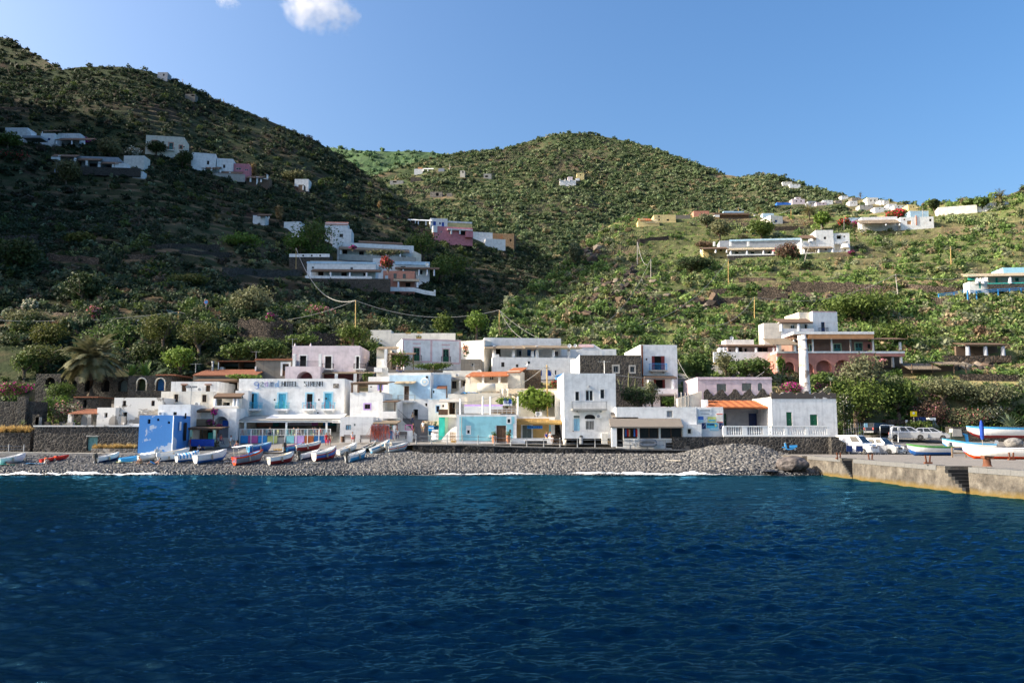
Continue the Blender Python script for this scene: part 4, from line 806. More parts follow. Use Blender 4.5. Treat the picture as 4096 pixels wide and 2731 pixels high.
h=H('attic_house','worn white upper storey with two brown shuttered windows under tile hoods','house',2,203,662,545,645,114.5,D=7,sink=1)
h.shell('white_worn',[('s',305,580,350,640,dict(c='brownwood')),('s',537,582,580,640,dict(c='brownwood'))])
for x in (328,558):h.box('window_hood',x-32,568,x+32,577,-.3,0,'tiles')
h=H('terrace_house','small white house with a dark reed terrace roof west of the hotel','house',2,612,862,690,820,110.5,D=5,sink=2)
h.shell('ivory',[('o',615,690,695,776,dict(dep=2.2,c='ivory')),('o',700,745,770,778,dict(dep=1.6))],par=.3);h.pergola(612,880,690,655,776,-1.4,(625,805,838),'timber','white',.2);h.box('parapet',612,776,850,792,-1.4,-1.2,'white')
h=H('white_store','plain white block behind the peeling blue house','house',2,78,392,766,880,104.5,D=6,sink=3)
h.shell('white',[('o',222,838,258,868,dict(dep=.3))])
for k_,x0,y0,x1,y1,Y_,lb in ((2,80,838,130,868,104.2,'white air conditioner on the wall of the plain white block behind the blue house'),(2,456,603,506,636,113.9,'white air conditioner between the two brown shutters of the attic storey'),(2,428,744,480,780,110.6,'white air conditioner on the roof beneath the second window of the cream house'),(4,825,836,888,876,103.8,'white air conditioner on top of the tan bar with the bamboo awning'),(4,1413,862,1464,896,99.1,'grey white air conditioner beside the arched fanlight of the white balcony house'),(4,850,368,881,394,135.6,'white air conditioner on the wall below the long columned terrace'),(3,1500,470,1535,495,121.6,'white air conditioner under the parapet above the corrugated porch roof'),(3,1450,662,1495,698,110.6,'cream air conditioner on the rooftop beside the small round-windowed house')):aircon(k_,x0,y0,x1,y1,Y_,lb)
m_=None
h=H('arched_house','white house with a large arch and a purple bougainvillea by the beach bar','house',2,385,832,800,1110,108,D=7)
h.shell('white',[('a',612,880,757,1085,dict(dep=1.6,c='greyblue')),('o',440,835,480,905,dict(dep=.3,c='tealdoor')),('o',395,1005,600,1110,dict(dep=2,c='darkrose'))],par=.4)
h.box('balcony_wall',388,905,600,975,-1.4,-1.3,'planks');m=MB();a,c,b,d=h.rect(388,970,600,980,-1.4);m.box(a,-1.4,c,b,0,d);h.part('balcony_floor',m,'timber')
h.pergola(385,620,822,805,905,-1.5,(),'timber');h.pergola(280,690,990,975,1130,-4.5,(392,618),'timber','palegreen',.14,yk=-1.45,square=True)
for x0,x1,y0,mt in ((450,498,1000,'planks'),(510,552,1000,'planks'),(560,612,1035,'turq'),(612,648,1000,'salmon')):h.box('painted_panel',x0,y0,x1,1100,-.12,-.05,mt)
h.box('window',700,918,752,985,.9,1.0,'deepblue');h.box('pilaster',760,835,832,1110,-1.0,0,'white')
u0,v0=kp(2,392,1168);p=at(u0,v0,102.3);u1,v1=kp(2,622,1100);q=at(u1,v1,102.3)
t=empty('bar_counter',p,0,'long counter draped in bright blue cloth in front of the beach bar','counter');m=MB();W_=q.x-p.x;H_=q.z-p.z;m.box(0,0,H_-.05,W_,1.1,H_);m.build('top','bluecloth',t)
m=MB();n=40
for i in range(n):x0,x1=W_*i/n,W_*(i+1)/n;m.quad((x0,-.03-.05*(i%2),0),(x1,-.03-.05*((i+1)%2),0),(x1,0,H_-.05),(x0,0,H_-.05))
m.build('drape','bluecloth',t)
# stone arcade, huts at far west
h=H('stone_arcade','dark basalt arcade with four arches behind the date palm','ruin',1,580,1238,498,780,122,D=6)
h.shell('stonewall',[('a',650,524,742,615),('a',815,525,868,640),('a',978,524,1056,640),('a',1140,526,1230,640,dict(c='greyshutter'))],par=0)
h=H('arcade_tower','taller basalt block with one arch at the west end of the arcade','ruin',1,340,582,470,780,121.5,D=7);h.shell('stonewall',[('a',437,503,530,600)],par=.3)
h=H('arcade_house','basalt house with two white edged arches next to the cream house','house',1,1236,1655,487,700,119,D=7);w_=dict(sur='white',sw=.12)
h.shell('stonewall',[('a',1322,512,1414,630,dict(dep=.8,c='leafdark')),('a',1502,512,1594,632,dict(dep=.8,c='navyblue'))],par=.3);h.box('roof',1500,474,1700,486,-.3,6,'tiles')
for x in (1368,1548):
 m=MB();c0=h.px(x,556);r_=h.px(x+46,556)[0]-c0[0];zb=h.px(x,632)[1]
 m.tube([(c0[0]-r_,-.02,zb)]+[(c0[0]-r_*math.cos(math.pi*i/10),-.02,c0[1]+r_*math.sin(math.pi*i/10))for i in range(11)]+[(c0[0]+r_,-.02,zb)],.11,5);h.part('arch_surround',m,'cream')
h=H('stone_hut','little basalt hut with a flat tile roof below the arcade','hut',1,715,942,698,800,115,D=4);h.shell('stonewall',[('o',800,720,836,795)],par=0);h.box('roof',710,688,946,700,-.3,4.2,'tiles')
h=H('stone_house','basalt house with a shaded porch under the pines at the edge of the view','house',1,-160,258,190,440,147,D=8);h.shell('stonewall',[('w',20,250,50,320),('o',170,250,258,310,dict(dep=.4))],par=.3);h.box('coping',-165,185,262,196,-.1,.3,'concrete')
h.pergola(255,385,222,205,310,-1,(385,),'timber','greypole',.1,yk=3);m=MB();p=h.px(150,190,-.1);m.tube([(p[0],-.1,p[1]),(p[0]-.3,-.1,p[1]-9)],.07);h.part('drainpipe',m,'cyanpale')
h=H('garden_wall','basalt garden wall in front of the pink bougainvillea','wall',1,-260,330,735,965,106,D=3);h.shell('stonewall',[],par=0)
for x0,x1,y0 in ((158,245,690),(312,376,860),(340,378,888),(430,465,935)):h.box('gate_pier',x0,y0,x1,990,-.6,0,'stonewall' if x0!=340 else 'concrete')
h=H('low_stone_wall','low basalt wall topped with dry grass beside the beach path','wall',1,-260,290,1040,1215,102.5,D=3,sink=1);h.shell('basaltmortar',[],par=0)
h=H('stone_planter','low rubble wall holding a bed of dry grass before the blue house','wall',1,880,1320,1190,1226,99.8,D=1.2,sink=.6);h.shell('stonelight',[],par=0)
# row behind the hotel
h=H('tile_cottage','low cottage with a long old tile roof behind the cream house','house',2,415,1022,478,620,121,D=5,sink=3)
h.shell('greystucco',[('o',740,545,850,620,dict(dep=1.2)),('o',500,545,700,620,dict(dep=1.2))],par=0);h.roof('roof',412,480,1024,428,-.4,5,'tiles',.15);h.pergola(415,850,535,518,620,-2.6,(745,846),'timber','greypole',.1,yk=-.05)
m=MB();p=h.px(604,432,4);m.tube([(p[0],4,p[1]-.5),(p[0],4,p[1]+1.1)],[.16,.14]);m.tube([(p[0],4,p[1]+1.1),(p[0],4,p[1]+1.35)],.22);h.part('chimney',m,'greymetal')
h=H('tin_shelter','open shelter with brown walls and a rusty sheet roof behind the tile cottage','shed',2,655,1020,350,445,128,D=5,sink=2);h.shell('shadebrown',[('o',665,358,852,440,dict(c='greystucco',dep=2.5)),('o',858,358,1012,440,dict(c='greystucco',dep=2.5))],par=0);h.box('roof',640,343,1022,352,-1,5,'rust');h.box('sink',668,405,712,430,.3,1,'whitepaint');h.box('post',656,355,663,445,-.9,-.8,'whitepaint')
h=H('grey_house','grey rendered house with a thin tile edge and one white framed door','house',2,1018,1368,338,560,124,D=6)
h.shell('greystucco',[('D',1278,374,1338,490,dict(c='brownwood',sur='white',sw=.3))],par=0);h.box('roof',1012,324,1372,340,-.25,6.2,'tiles');h.box('chimney',1012,400,1024,440,-.3,0,'white')
h=H('pink_house','pale pink two storey house with dark balcony doors above the hotel','house',2,1370,2020,200,560,126,D=9)
dk=dict(c='interior',sur='white',sw=.18,dep=.35)
x3=lambda x:1448.5+x
h.shell('pinkwash',[('o',1445,295,1507,398,dk),('o',x3(240),300,x3(302),418,dk),('o',x3(540),303,x3(602),420,dk),('o',x3(205),468,x3(700),560,dict(c='darkrose',dep=1.2))])
h.shell('pinkwash',[('a',1415,447,1568,560,dict(c='darkrose',dep=2.4))],x0=h.X0-.3,x1=h.px(1652,480,-2)[0],z1=h.px(1500,402,-2)[1],y0=-2.6,D=2.55,name='terrace_block',par=.1)
for x0,x1 in ((1376,1404),(1626,1652)):h.box('pillar',x0,278,x1,402,-2.5,-2.0,'white')
m=MB();a,c,b,d=h.rect(1404,348,1628,402,-2.5);n=30
for i in range(n+1):x=a+(b-a)*i/n;m.box(x-.012,-2.5,c,x+.012,-2.48,d)
m.box(a,-2.52,d-.04,b,-2.46,d);h.part('railing',m,'blackmetal')
for x0 in (205,515):h.balcony(x3(x0),x3(x0+112),370,420,430,.7,'blackmetal','white')
h.roof('porch_roof',x3(207),462,x3(715),450,-1.6,0,'reed',.1)
for x in (347,530):
 h.box('column',x3(x-14),468,x3(x+14),560,-1.6,-1.2,'white')
for x in (1396,1548,x3(98)):m=MB();p=h.px(x,200);m.tube([(p[0],.2,p[1]),(p[0],.2,p[1]+.25),(p[0],.2,p[1]+.45)],[.18,.1,.02],8);h.part('finial',m,'pinkwash')
# white house with pink trim
h=H('trimmed_house','white house with pink painted trim and two green balcony doors','house',3,985,1555,137,470,128,yaw=14,D=9)
gd=dict(c='greenpaint',sur='pinktrim',sw=.16,dep=.18)
h.shell('white',[('D',1098,219,1155,345,gd),('D',1380,233,1437,354,gd),('w',1013,318,1037,338,dict(c='greenpaint'))])
def band(x0,y0,x1,y1,mt='pinktrim',o=.03):h.box('trim_band',x0,y0,x1,y1,-o,.0,mt)
band(985,138,1553,150);band(988,150,1000,352,o=.034);band(1536,162,1550,372,o=.034);band(1258,150,1276,358,o=.034);band(1000,338,1098,350);band(1155,345,1258,362);band(1276,356,1380,370);band(1437,362,1536,376);band(1090,173,1166,184);band(1368,185,1448,197)
for x0,x1,y0,y1 in ((1092,1175,290,345),(1366,1456,302,354)):h.balcony(x0,x1,y0,y1,y1+6,.6,'blackmetal','ivory')
h2=H('garden_terrace','cream terrace wall and pier holding the vine pergola beside the pink trimmed house','terrace',3,738,1475,410,470,124,D=4,sink=4);h2.shell('ivory',[],par=0,x1=h2.px(850,440)[0],D=3)
h2.shell('greystucco',[],par=0,x0=h2.px(850,440)[0]+.01,D=5,z1=h2.px(1000,432)[1],name='planter_wall')
for x in (850,880,968,1094):m=MB();p=h2.px(x,430,.2);t_=h2.px(x,275,.2);m.box(p[0]-.07,.15,p[1],p[0]+.07,.29,t_[1]);h2.part('post',m,'timber')
h2.roof('trellis',845,282,1100,268,0,3.4,'timber',.1);h2.box('pier',812,230,838,450,.3,.9,'white');h2.box('side_wall',740,325,812,412,.8,3,'ivory');h2.box('white_box',714,408,790,452,-.9,.2,'white')
h3=H('lean_porch','cream side porch with a sloping reed roof at the end of the pink trimmed house','porch',3,738,850,225,420,129,D=4,sink=3);h3.shell('cream',[],par=0);h3.roof('roof',735,228,940,208,-.8,2,'reed',.12)
# pale blue house and stairs
h=H('pale_blue_house','pale blue house with a white frame, round medallion and a palm thatch hood','house',3,845,1262,460,1010,117,yaw=-6,D=8)
h.shell('white',[('d',1004,588,1052,724,dict(c='brownwood',sur='white',sw=.18)),('o',1092,812,1138,922,dict(dep=.7)),('o',1208,752,1228,782,dict(dep=.3))])
h.box('painted_panel',862,482,1000,712,-.024,-.004,'paleblue');h.box('painted_panel',1056,482,1254,712,-.024,-.004,'paleblue');h.box('painted_panel',1000,482,1056,582,-.024,-.004,'paleblue')
h.balcony(937,1102,674,730,744,1.0,'greymetal','white',brackets=False)
m=MB();c0=h.px(1204,548);m.disc(c0,.62,24,-.1,-.02,0);m.disc(c0,.42,24,-.12,-.1,1);m.disc(c0,.2,14,-.14,-.12,2);h.part('medallion',m,['whitepaint','paleblue','ivory'])
m=MB();p=h.px(1225,503);m.disc(p,.18,12,-.06,-.03);h.part('vent',m,'interior')
m=MB();a,c,b,d=h.rect(916,538,1106,562,-1.0);rg=random.Random(4)
for i in range(60):
 x=a+(b-a)*(i+.5)/60;m.bar((x,0,d),(x+rg.uniform(-.15,.15),-1.1-rg.random()*.25,c-rg.random()*.12),.14,.05)
h.part('thatch_hood',m,'reedpale')
h2=H('blue_wing','pale blue east wing with a little tiled hut in front of it','house',3,1278,1458,462,820,117.5,yaw=7,D=7);h2.shell('paleblue',[]);h2.box('trim',1276,458,1460,476,-.05,.3,'white',k=3);h2.box('trim',1276,476,1288,720,-.05,.0,'white',k=3)
h3=H('tile_hut','little white hut with a sloping tile roof against the pale blue wing','hut',3,1278,1415,610,720,115.8,D=2.2);h3.shell('paleblue',[('o',1282,630,1297,655,dict(dep=.2))],par=0);h3.roof('roof',1318,608,1412,584,-.15,1.6,'tiles',.1);m=MB();p=h3.px(1416,610,-.2);m.tube([(p[0],-.2,p[1]+.2),(p[0],-.2,p[1]-4)],.09);h3.part('drainpipe',m,'brownwood')
h=H('back_terrace','white rooftop room with a bright blue window behind the dark pergola','house',3,658,848,498,660,119,yaw=-3,D=6);h.shell('white',[('w',756,576,794,622,dict(c='medblue',g='medblue',sur='lilacpaint')),('p',675,588,694,600,dict(dep=.2))])
h=H('loggia_house','white cube house with a blue framed window and a dark rooftop pergola','house',3,482,800,648,900,111,yaw=-4,D=6)
h.shell('white',[('w',622,762,678,808,dict(c='brownwood',sur='lilacpaint',sw=.16))])
h.shell('white',[('o',806,740,832,830,dict(c='bluepaint',dep=.3)),('o',836,735,925,830,dict(c='ivory',dep=.5))],x0=h.X1,x1=h.px(935,800,1.4)[0],z1=h.px(850,722,1.4)[1],y0=1.4,D=4,name='loggia_wall',par=.1)
h.pergola(488,845,556,545,650,-.2,(500,560,775),'timber','timber',.12,yk=4.5,square=True);h.box('loggia_parapet',795,832,930,900,-1.6,-1.35,'white');h.roof('loggia_roof',798,738,940,722,-1.2,1.3,'timber',.1);m=MB();p=h.px(916,832,-1);q=h.px(916,738,-1);m.box(p[0]-.06,-1.1,p[1],p[0]+.06,-.98,q[1]);h.part('post',m,'brownwood')
h.box('loggia_floor',795,892,930,903,-1.5,1.4,'white');h.shell('white',[('o',840,905,910,1000,dict(dep=2))],x0=h.X1+.02,x1=h.px(925,950,.2)[0],z0=-6,z1=0,y0=.2,D=1.1,name='lower_wall',par=0)
h=H('cistern_house','low white block with a small grilled window behind the two benches','house',3,385,705,884,1132,107,D=4)
h.shell('white',[('w',440,962,493,1010,dict(c='greymetal',g='cyanpale')),('o',520,952,535,972,dict(dep=.1,c='greyshutter'))])
h.shell('white',[('d',748,958,764,1052,dict(c='bluepaint'))],x0=h.X1+.02,x1=h.px(790,980,.6)[0],z1=h.px(740,925,.6)[1],y0=.6,D=3,name='porch_wall',par=0)
h.shell('white',[],x0=h.px(790,1050,-.8)[0],x1=h.px(1085,1050,-.8)[0],z1=h.px(900,1018,-.8)[1],y0=-.8,D=.35,name='porch_parapet',par=0)
h.pergola(700,940,945,920,1090,-1.6,(784,906),'reed','white',.16,yk=2,square=True)
m=MB();a,c,b,d=h.rect(798,1018,905,1100,-1.0);m.box(a,-1.05,c,b,-.95,d);h.part('painted_panel',m,'medblue')
def frame(hh,x0,y0,x1,y1,yl,mat,name='painted_frame'):
 a,c,b,d=hh.rect(x0,y0,x1,y1,yl);m=MB();t=.1
 m.box(a,yl,c,a+t,yl+.08,d);m.box(b-t,yl,c,b,yl+.08,d);m.box(a,yl,d-t,b,yl+.08,d);m.box(a,yl,c,b,yl+.08,c+t);hh.part(name,m,mat)
frame(h,843,960,898,1006,-.2,'turq');frame(h,915,955,940,1006,-.2,'orangepaint');frame(h,1012,960,1086,1012,-.75,'magentapaint')
h=H('outdoor_stair','white outdoor staircase climbing beside the pale blue house','stairs',3,925,1130,880,1080,112.5,D=1.8,sink=1)
a,c,b,d=h.rect(925,885,1130,1075);m=MB();n=16
for i in range(n):x0,x1=a+(b-a)*i/n,a+(b-a)*(i+1)/n;m.box(x0,.25,-1,x1,1.8,d+(c-d)*(i+1)/n)
h.part('steps',m,'concrete');m=MB();m.prism([(a,-1),(b,-1),(b,c+.25),(a,d+.35)],0,.22);h.part('wall',m,'white')
m=MB()
for i in range(23):t=i/22;x=a+(b-a)*t;z=d+.35+(c-d-.1)*t;m.box(x-.012,.08,z-.1,x+.012,.1,z+.95)
m.bar((a,.09,d+1.3),(b,.09,c+1.2),.04);h.part('railing',m,'blackmetal')
# porthole house, turquoise pillar
h=H('porthole_house','small white house with a pale blue rim, round vent and blue window','house',3,1238,1432,712,1030,110,D=5,yaw=0)
h.shell('white',[('w',1314,778,1346,838,dict(c='bluepaint',sur='paleblue',sw=.12)),('p',1372,766,1390,790,dict(dep=.2)),('o',1240,975,1335,1060,dict(dep=.6,c='medblue'))]);h.box('rim',1246,706,1440,718,-.06,.4,'paleblue')
m=MB();a,c,b,d=h.rect(1180,925,1338,968,-1.8);rg=random.Random(5)
for i in range(110):
 x=a+(b-a)*rg.random();y_=-rg.random()*1.6;m.bar((x,y_+.2,d),(x+rg.uniform(-.25,.25),y_-.5,c-.1+rg.random()*.3),.13,.05)
h.part('thatch_awning',m,'reedpale')
h2=H('pillar_house','cream balcony house standing on a turquoise pillar wall','house',3,1342,1500,720,880,108.5,D=4,sink=0);h2.shell('cream',[('o',1438,735,1498,860,dict(dep=1.5,c='brownwood')),('w',1470,750,1495,800,dict(c='brownwood'))],par=0,x0=h2.px(1425,800)[0]);h2.roof('awning',1338,740,1548,714,-1.6,0,'concrete',.08);a,c,b,d=h2.rect(1340,812,1425,868,-.9)
m=MB()
for i in range(16):x=a+(b-a)*i/15;m.box(x-.05,-.9,c,x+.03,-.86,d)
m.box(a,-.92,d-.06,b,-.84,d);m.box(a,-.92,c-.06,b,.5,c);h2.part('balcony_rail',m,'brownwood');h2.box('balcony_slab',1338,866,1508,888,-1,1,'ivory');h2.box('pillar_wall',1340,886,1396,1106,-.6,.6,'turq');h2.box('side_wall',1396,886,1426,1060,-.3,1.5,'palegreen');h2.box('back_wall',1426,886,1510,1060,.4,1.5,'white')
m=MB();a,c,b,d=h2.rect(1365,975,1512,1115,-1.4);P=[(a,c-.3)]+[(a+(b-a)*t,c+(d-c)*(.05+.95*(1-(1-t)**1.6)))for t in np.linspace(0,1,12)]+[(b,c-.3)];m.prism(P,-1.4,-1.1);h2.part('stair_wall',m,'white');m=MB()
for i in range(10):t=i/10;m.box(a+(b-a)*t,-1.1,c-.3,a+(b-a)*(t+.1),0,c+(d-c)*(t+.05));
h2.part('steps',m,'stonelight')
t=thing_at('poster_stand','blue seascape poster leaning beneath the palm thatch awning','poster',*kp(3,1238,1020),106);m=MB();m.box(0,0,0,.75,.06,.7);m.build('panel','medblue',t);m=MB();m.box(.05,-.01,.32,.7,-.002,.45);m.build('print','whitepaint',t)
t=thing_at('water_tub','white plastic tub with a dark rim below the palm thatch awning','tub',*kp(3,1300,1105),104.5);m=MB();m.tube([(0,0,0),(0,0,.85)],[.42,.47],14);m.build('body','whitepaint',t);m=MB();m.tube([(0,0,.85),(0,0,.98)],.48,14);m.build('rim','brownwood',t);m=MB();m.box(-.35,-.3,.98,.45,.3,1.3);m.build('crate','whitepaint',t)
t=thing_at('pallet_stack','wooden pallets stood against the white curved stair','pallet',*kp(3,1445,1118),103.6);m=MB()
for i in range(6):m.box(0,0,.2*i,.75,.12,.2*i+.13)
for x in (0,.35,.68):m.box(x,.12,0,x+.07,.2,1.15)
m.build('slats','planks',t)
# aqua house, bar, roof terrace
h=H('aqua_house','aqua blue single storey house with white borders facing the promenade','house',4,62,642,862,1140,101,D=7)
h.shell('white',[('o',448,968,540,1137,dict(dep=.25,c='brownwood')),('w',166,1012,190,1045,dict(c='greymetal',sur='whitepaint',sw=.14)),('w',555,905,582,942,dict(c='greymetal',sur='whitepaint',sw=.14))])
for x0,y0,x1,y1 in ((92,882,546,968),(92,968,154,1055),(202,968,440,1055),(92,1055,440,1118),(546,950,608,1118)):h.box('painted_panel',x0,y0,x1,y1,-.014,-.004,'aqua')
h.box('painted_panel',592,882,622,950,-.014,-.004,'aqua')
m=MB();p=h.px(112,885,-.1);q=h.px(112,1110,-.1);m.tube([(p[0],-.1,p[1]),(p[0],-.1,q[1])],.06);h.part('drainpipe',m,'whitepaint')
m=MB();a,c,b,d=h.rect(450,968,538,1137,-.02)
for i in range(14):x0,x1=a+(b-a)*i/14,a+(b-a)*(i+1)/14;m.quad((x0,.1-.05*(i%2),c),(x1,.1-.05*((i+1)%2),c),(x1,.1-.05*((i+1)%2),d),(x0,.1-.05*(i%2),d))
h.part('bead_curtain',m,'brownwood');h.box('meter_box',378,1060,412,1085,-.2,0,'whitepaint');h.box('notice_frame',572,1006,588,1038,-.05,0,'brownwood')
for x in (98,316,390,655):m=MB();p=h.px(x,860,1.0);q=h.px(x,688 if x!=98 else 712,1.0);m.tube([(p[0],1,p[1]-.3),(p[0],1,q[1])],.1,8);h.part('roof_post',m,'whitepaint')
a,c,b,d=h.rect(60,806,680,856,.3);m=MB()
for i in range(15):x=a+(b-a)*i/14;m.box(x-.02,.3,c,x+.02,.34,d)
m.box(a,.3,d-.05,b,.35,d);m.box(a,.3,(c+d)/2,b,.34,(c+d)/2+.04);h.part('roof_railing',m,'whitepaint')
m=MB();a,c,b,d=h.rect(400,815,620,852,.8)
for i in range(18):x=a+(b-a)*i/18;m.box(x,.8+.03*(i%2),c,x+(b-a)/18*.94,.9,d)
h.part('board_fence',m,'planks')
t=thing_at('roof_bench','white and violet bench on the roof terrace of the aqua house','bench',*kp(4,135,850),103);m=MB();m.box(0,0,0,5.0,.6,.9);m.build('seat','whitepaint',t);m=MB();m.box(0,.6,.9,5.0,.7,1.15);m.build('backrest','lilacpaint',t)
t=thing_at('sign_board','white sign reading la scogliera tilted on the roof terrace','sign',*kp(4,512,776),103.5);a_=at(*kp(4,600,730),103.5)-at(*kp(4,512,776),103.5)
t.rotation_euler=(0,R(2),0);m=MB();m.box(0,0,0,a_.x,.06,a_.z);m.build('panel','whitepaint',t)
letters('la',None,.1,.28,.45,.9,-.02,.045,.3).build('lettering','deepblue',t);letters('scogliera',None,.7,.3,a_.x-.1,.85,-.02,.04,.3).build('lettering','deepblue',t);letters('TTTTTTTT',None,.3,a_.z-.32,a_.x-.3,a_.z-.2,-.02,.03).build('lettering','greymetal',t)
m=MB()
for x in (.2,a_.x-.2):m.box(x-.04,.08,-1.2,x+.04,.16,.6)
m.build('leg','greypole',t)
h=H('saloon','tan bar with a bamboo awning and a blue board reading SALOON','bar',4,605,1012,886,1150,103.4,D=6)
h.shell('white',[('d',700,966,786,1090,dict(c='greyshutter',sur='whitepaint',sw=.16)),('p',820,948,862,968,dict(dep=.2))])
h.box('painted_panel',642,900,684,1088,-.02,-.004,'tan');h.box('painted_panel',800,900,955,1088,-.02,-.004,'tan');h.box('painted_panel',684,900,800,950,-.02,-.004,'tan');h.box('painted_panel',606,960,626,1090,-.02,-.004,'medblue');h.box('painted_panel',958,960,972,1090,-.02,-.004,'cyanpaint')
h.roof('awning',592,946,1088,918,-1.7,0,'bamboo',.07,ribs=34);m=MB()
for yl in (-1.6,-.9):a,b=h.px(596,946,yl)[0],h.px(1084,946,yl)[0];z=h.px(840,953,-1.7)[1]+(yl+1.7)*.3;m.tube([(a,yl,z-.05),(b,yl,z-.05)],.08)
h.part('bamboo_beam',m,'bamboo')
a,c,b,d=h.rect(745,970,893,998,-1.0);m=MB();m.box(a,-1.02,c,b,-.95,d);bd=h.part('name_board',m,'medblue');letters('SALOON',None,a+.12,c+.12,b-.12,d-.12,-1.05,.09,.3).build('lettering','deepblue',bd)
m=MB();z=h.px(800,952,-1)[1];
for x in (a+.2,b-.2):m.box(x-.02,-1,d,x+.02,-.97,z)
m.build('hanger','greymetal',bd)
h2=H('bar_wall','low white terrace wall with a dark stone inset in front of the bar','wall',4,592,990,1092,1156,100.6,D=.5,sink=.6);h2.shell('white',[('o',725,1115,936,1156,dict(c='basaltmortar',dep=.06))],par=0)
h=H('stone_steps','dark stone steps climbing between the bar and the white balcony house','stairs',4,985,1102,1150,1152,100.5,D=9,sink=.5);m=MB();a,b=h.px(985,1150)[0],h.px(1104,1150)[0];n=18;zt=h.px(1040,915,8)[1]
for i in range(n):m.box(a,8.0*i/n,-.6,b,8.0*(i+1)/n+.02,zt*(i+1)/n)
h.part('steps',m,'drystone')
h=H('white_balcony_house','weathered white house with a long iron balcony and an arched fanlight','house',4,1100,1603,466,1175,99.6,D=9,yaw=2)
gr=dict(c='greymetal',sur='white',sw=.1)
h.shell('white_worn',[('w',1210,641,1246,728,gr),('w',1307,626,1384,732,dict(c='whitepaint')),('w',1452,621,1490,708,gr),('d',1194,900,1254,1020,dict(c='cyanpale')),('o',1194,872,1252,896,dict(dep=.12,c='greyshutter')),('p',1300,862,1402,905,dict(dep=.2)),('w',1308,922,1392,1008,dict(c='greymetal')),('o',1120,1092,1545,1175,dict(dep=.5,c='interior'))])
h.balcony(1182,1518,735,806,822,1.1,'greymetal','concrete')
m=MB();a,c,b,d=h.rect(1308,922,1392,1008,-.05)
for i in range(7):x=a+(b-a)*i/6;m.box(x-.015,-.08,c,x+.015,-.06,d)
h.part('window_bars',m,'whitepaint');h.box('terrace_wall',1103,1028,1562,1092,-1.2,-.9,'white');h.box('terrace_floor',1103,1088,1562,1096,-1.1,0,'concrete');h.box('pillar',1106,898,1146,1028,-1.2,-.8,'white');h.box('cabinet',1464,1046,1520,1145,-1.4,-1.2,'ivory');m=MB();c0=h.px(1343,593);m.box(c0[0]-.1,-.2,c0[1]-.1,c0[0]+.1,0,c0[1]+.1);h.part('wall_lamp',m,'greymetal')
# middle cream houses
h=H('cream_porch_house','cream house with a columned porch under a red edged tile roof','house',4,150,676,470,660,117,yaw=-10,D=7,sink=3)
h.shell('cream',[('o',330,470,460,560,dict(dep=.25,c='ivory')),('w',380,480,420,530)],par=0,x1=h.px(556,550)[0],name='wall');h.shell('cream',[],par=0,x0=h.px(553,550,-1.2)[0],x1=h.px(676,550,-1.2)[0],z1=h.px(615,440,-1.2)[1],y0=-1.2,D=8,name='gable_wall')
h.roof('roof',148,490,560,450,-2.4,2,'tilesnew',.14);h.roof('roof',540,450,680,412,-1.4,5,'tilesnew',.14);h.box('parapet',145,560,558,640,-2.2,-1.9,'cream')
for x in (182,318,475):h.box('column',x-11,485,x+11,565,-2.15,-1.8,'ivory')
h=H('brown_stone_house','roofless brown stone house between the cream porch house and the yellow pole','ruin',4,674,878,430,625,118.5,D=6,sink=2);h.shell('brownstone',[],par=.5)
h=H('corrugated_porch_house','long white house with a corrugated porch roof behind the cream porch house','house',4,-70,305,440,680,122,D=6);h.shell('ivory',[('w',18,540,62,612,dict(c='brownwood')),('w',124,540,170,612,dict(c='brownwood')),('w',212,540,300,580,dict(c='brownwood'))]);h.roof('porch_roof',16,525,306,502,-2,0,'concrete',.08,ribs=26)
for x in (95,262):h.box('column',x-9,525,x+9,650,-1.9,-1.6,'white')
m=MB();a,c,b,d=h.rect(30,585,150,660,-2.6);m.prism([(a,c),(b,c),(b,d),(a+(b-a)*.75,d*.9+c*.1),(a+(b-a)*.45,c+(d-c)*.35),(a,c+(d-c)*.15)],-2.6,-2.3);h.part('stepped_parapet',m,'white')
h=H('cream_cellar','plain cream block with a water tank on its roof behind the aqua house','house',4,165,482,655,870,110,D=6);h.shell('cream',[],par=.2);h.shell('ivory',[('o',340,738,366,760,dict(dep=.2))],x0=h.px(-20,700,.4)[0],x1=h.X0-.01,z1=h.px(80,664,.4)[1],y0=.4,D=5,name='west_wall',par=.1)
m=MB();a,c,b,d=h.rect(478,615,630,740,.2);n=20
for i in range(n):x0,x1=a+(b-a)*i/n,a+(b-a)*(i+1)/n;y0_,y1_=.2+.12*math.sin(i),.2+.12*math.sin(i+1);m.quad((x0,y0_,c),(x1,y1_,c),(x1,y1_,d),(x0,y0_,d))
h.part('sun_curtain',m,'cream')
t=thing_at('water_tank','cream cylindrical water tank lying on the roof of the cream block','water tank',*kp(4,262,655),112);m=MB();m.tube([(0,0,.7),(.1,0,.7),(2.5,0,.7),(2.6,0,.7)],[.5,.68,.68,.5],14);m.build('tank','cream',t);m=MB();m.box(.4,-.4,0,.6,.4,.2);m.box(2,-.4,0,2.2,.4,.2);m.build('cradle','concrete',t)
t=thing_at('tarpaulin','crumpled blue tarpaulin on the edge of the cream rooftop','tarpaulin',*kp(4,100,664),110.2);m=MB()
for i in range(9):
 for j in range(3):q=lambda a_,b_:(a_*.3,b_*.4,.28*abs(math.sin(a_*1.7+b_))if 0<a_<9 else 0);m.quad(q(i,j),q(i+1,j),q(i+1,j+1),q(i,j+1),smooth=True)
m.build('sheet','medblue',t)
h=H('tan_porch_house','tan house with a stick pergola behind the fig tree','house',4,640,1097,628,930,107.5,D=6);h.shell('ivory',[('o',860,650,1010,760,dict(dep=2,c='brownwood'))],par=0,name='wall');h.roof('canopy',560,668,1090,612,-2.5,3,'reedpale',.12);h.box('pilaster',1012,640,1096,920,-2.6,0,'ivory')
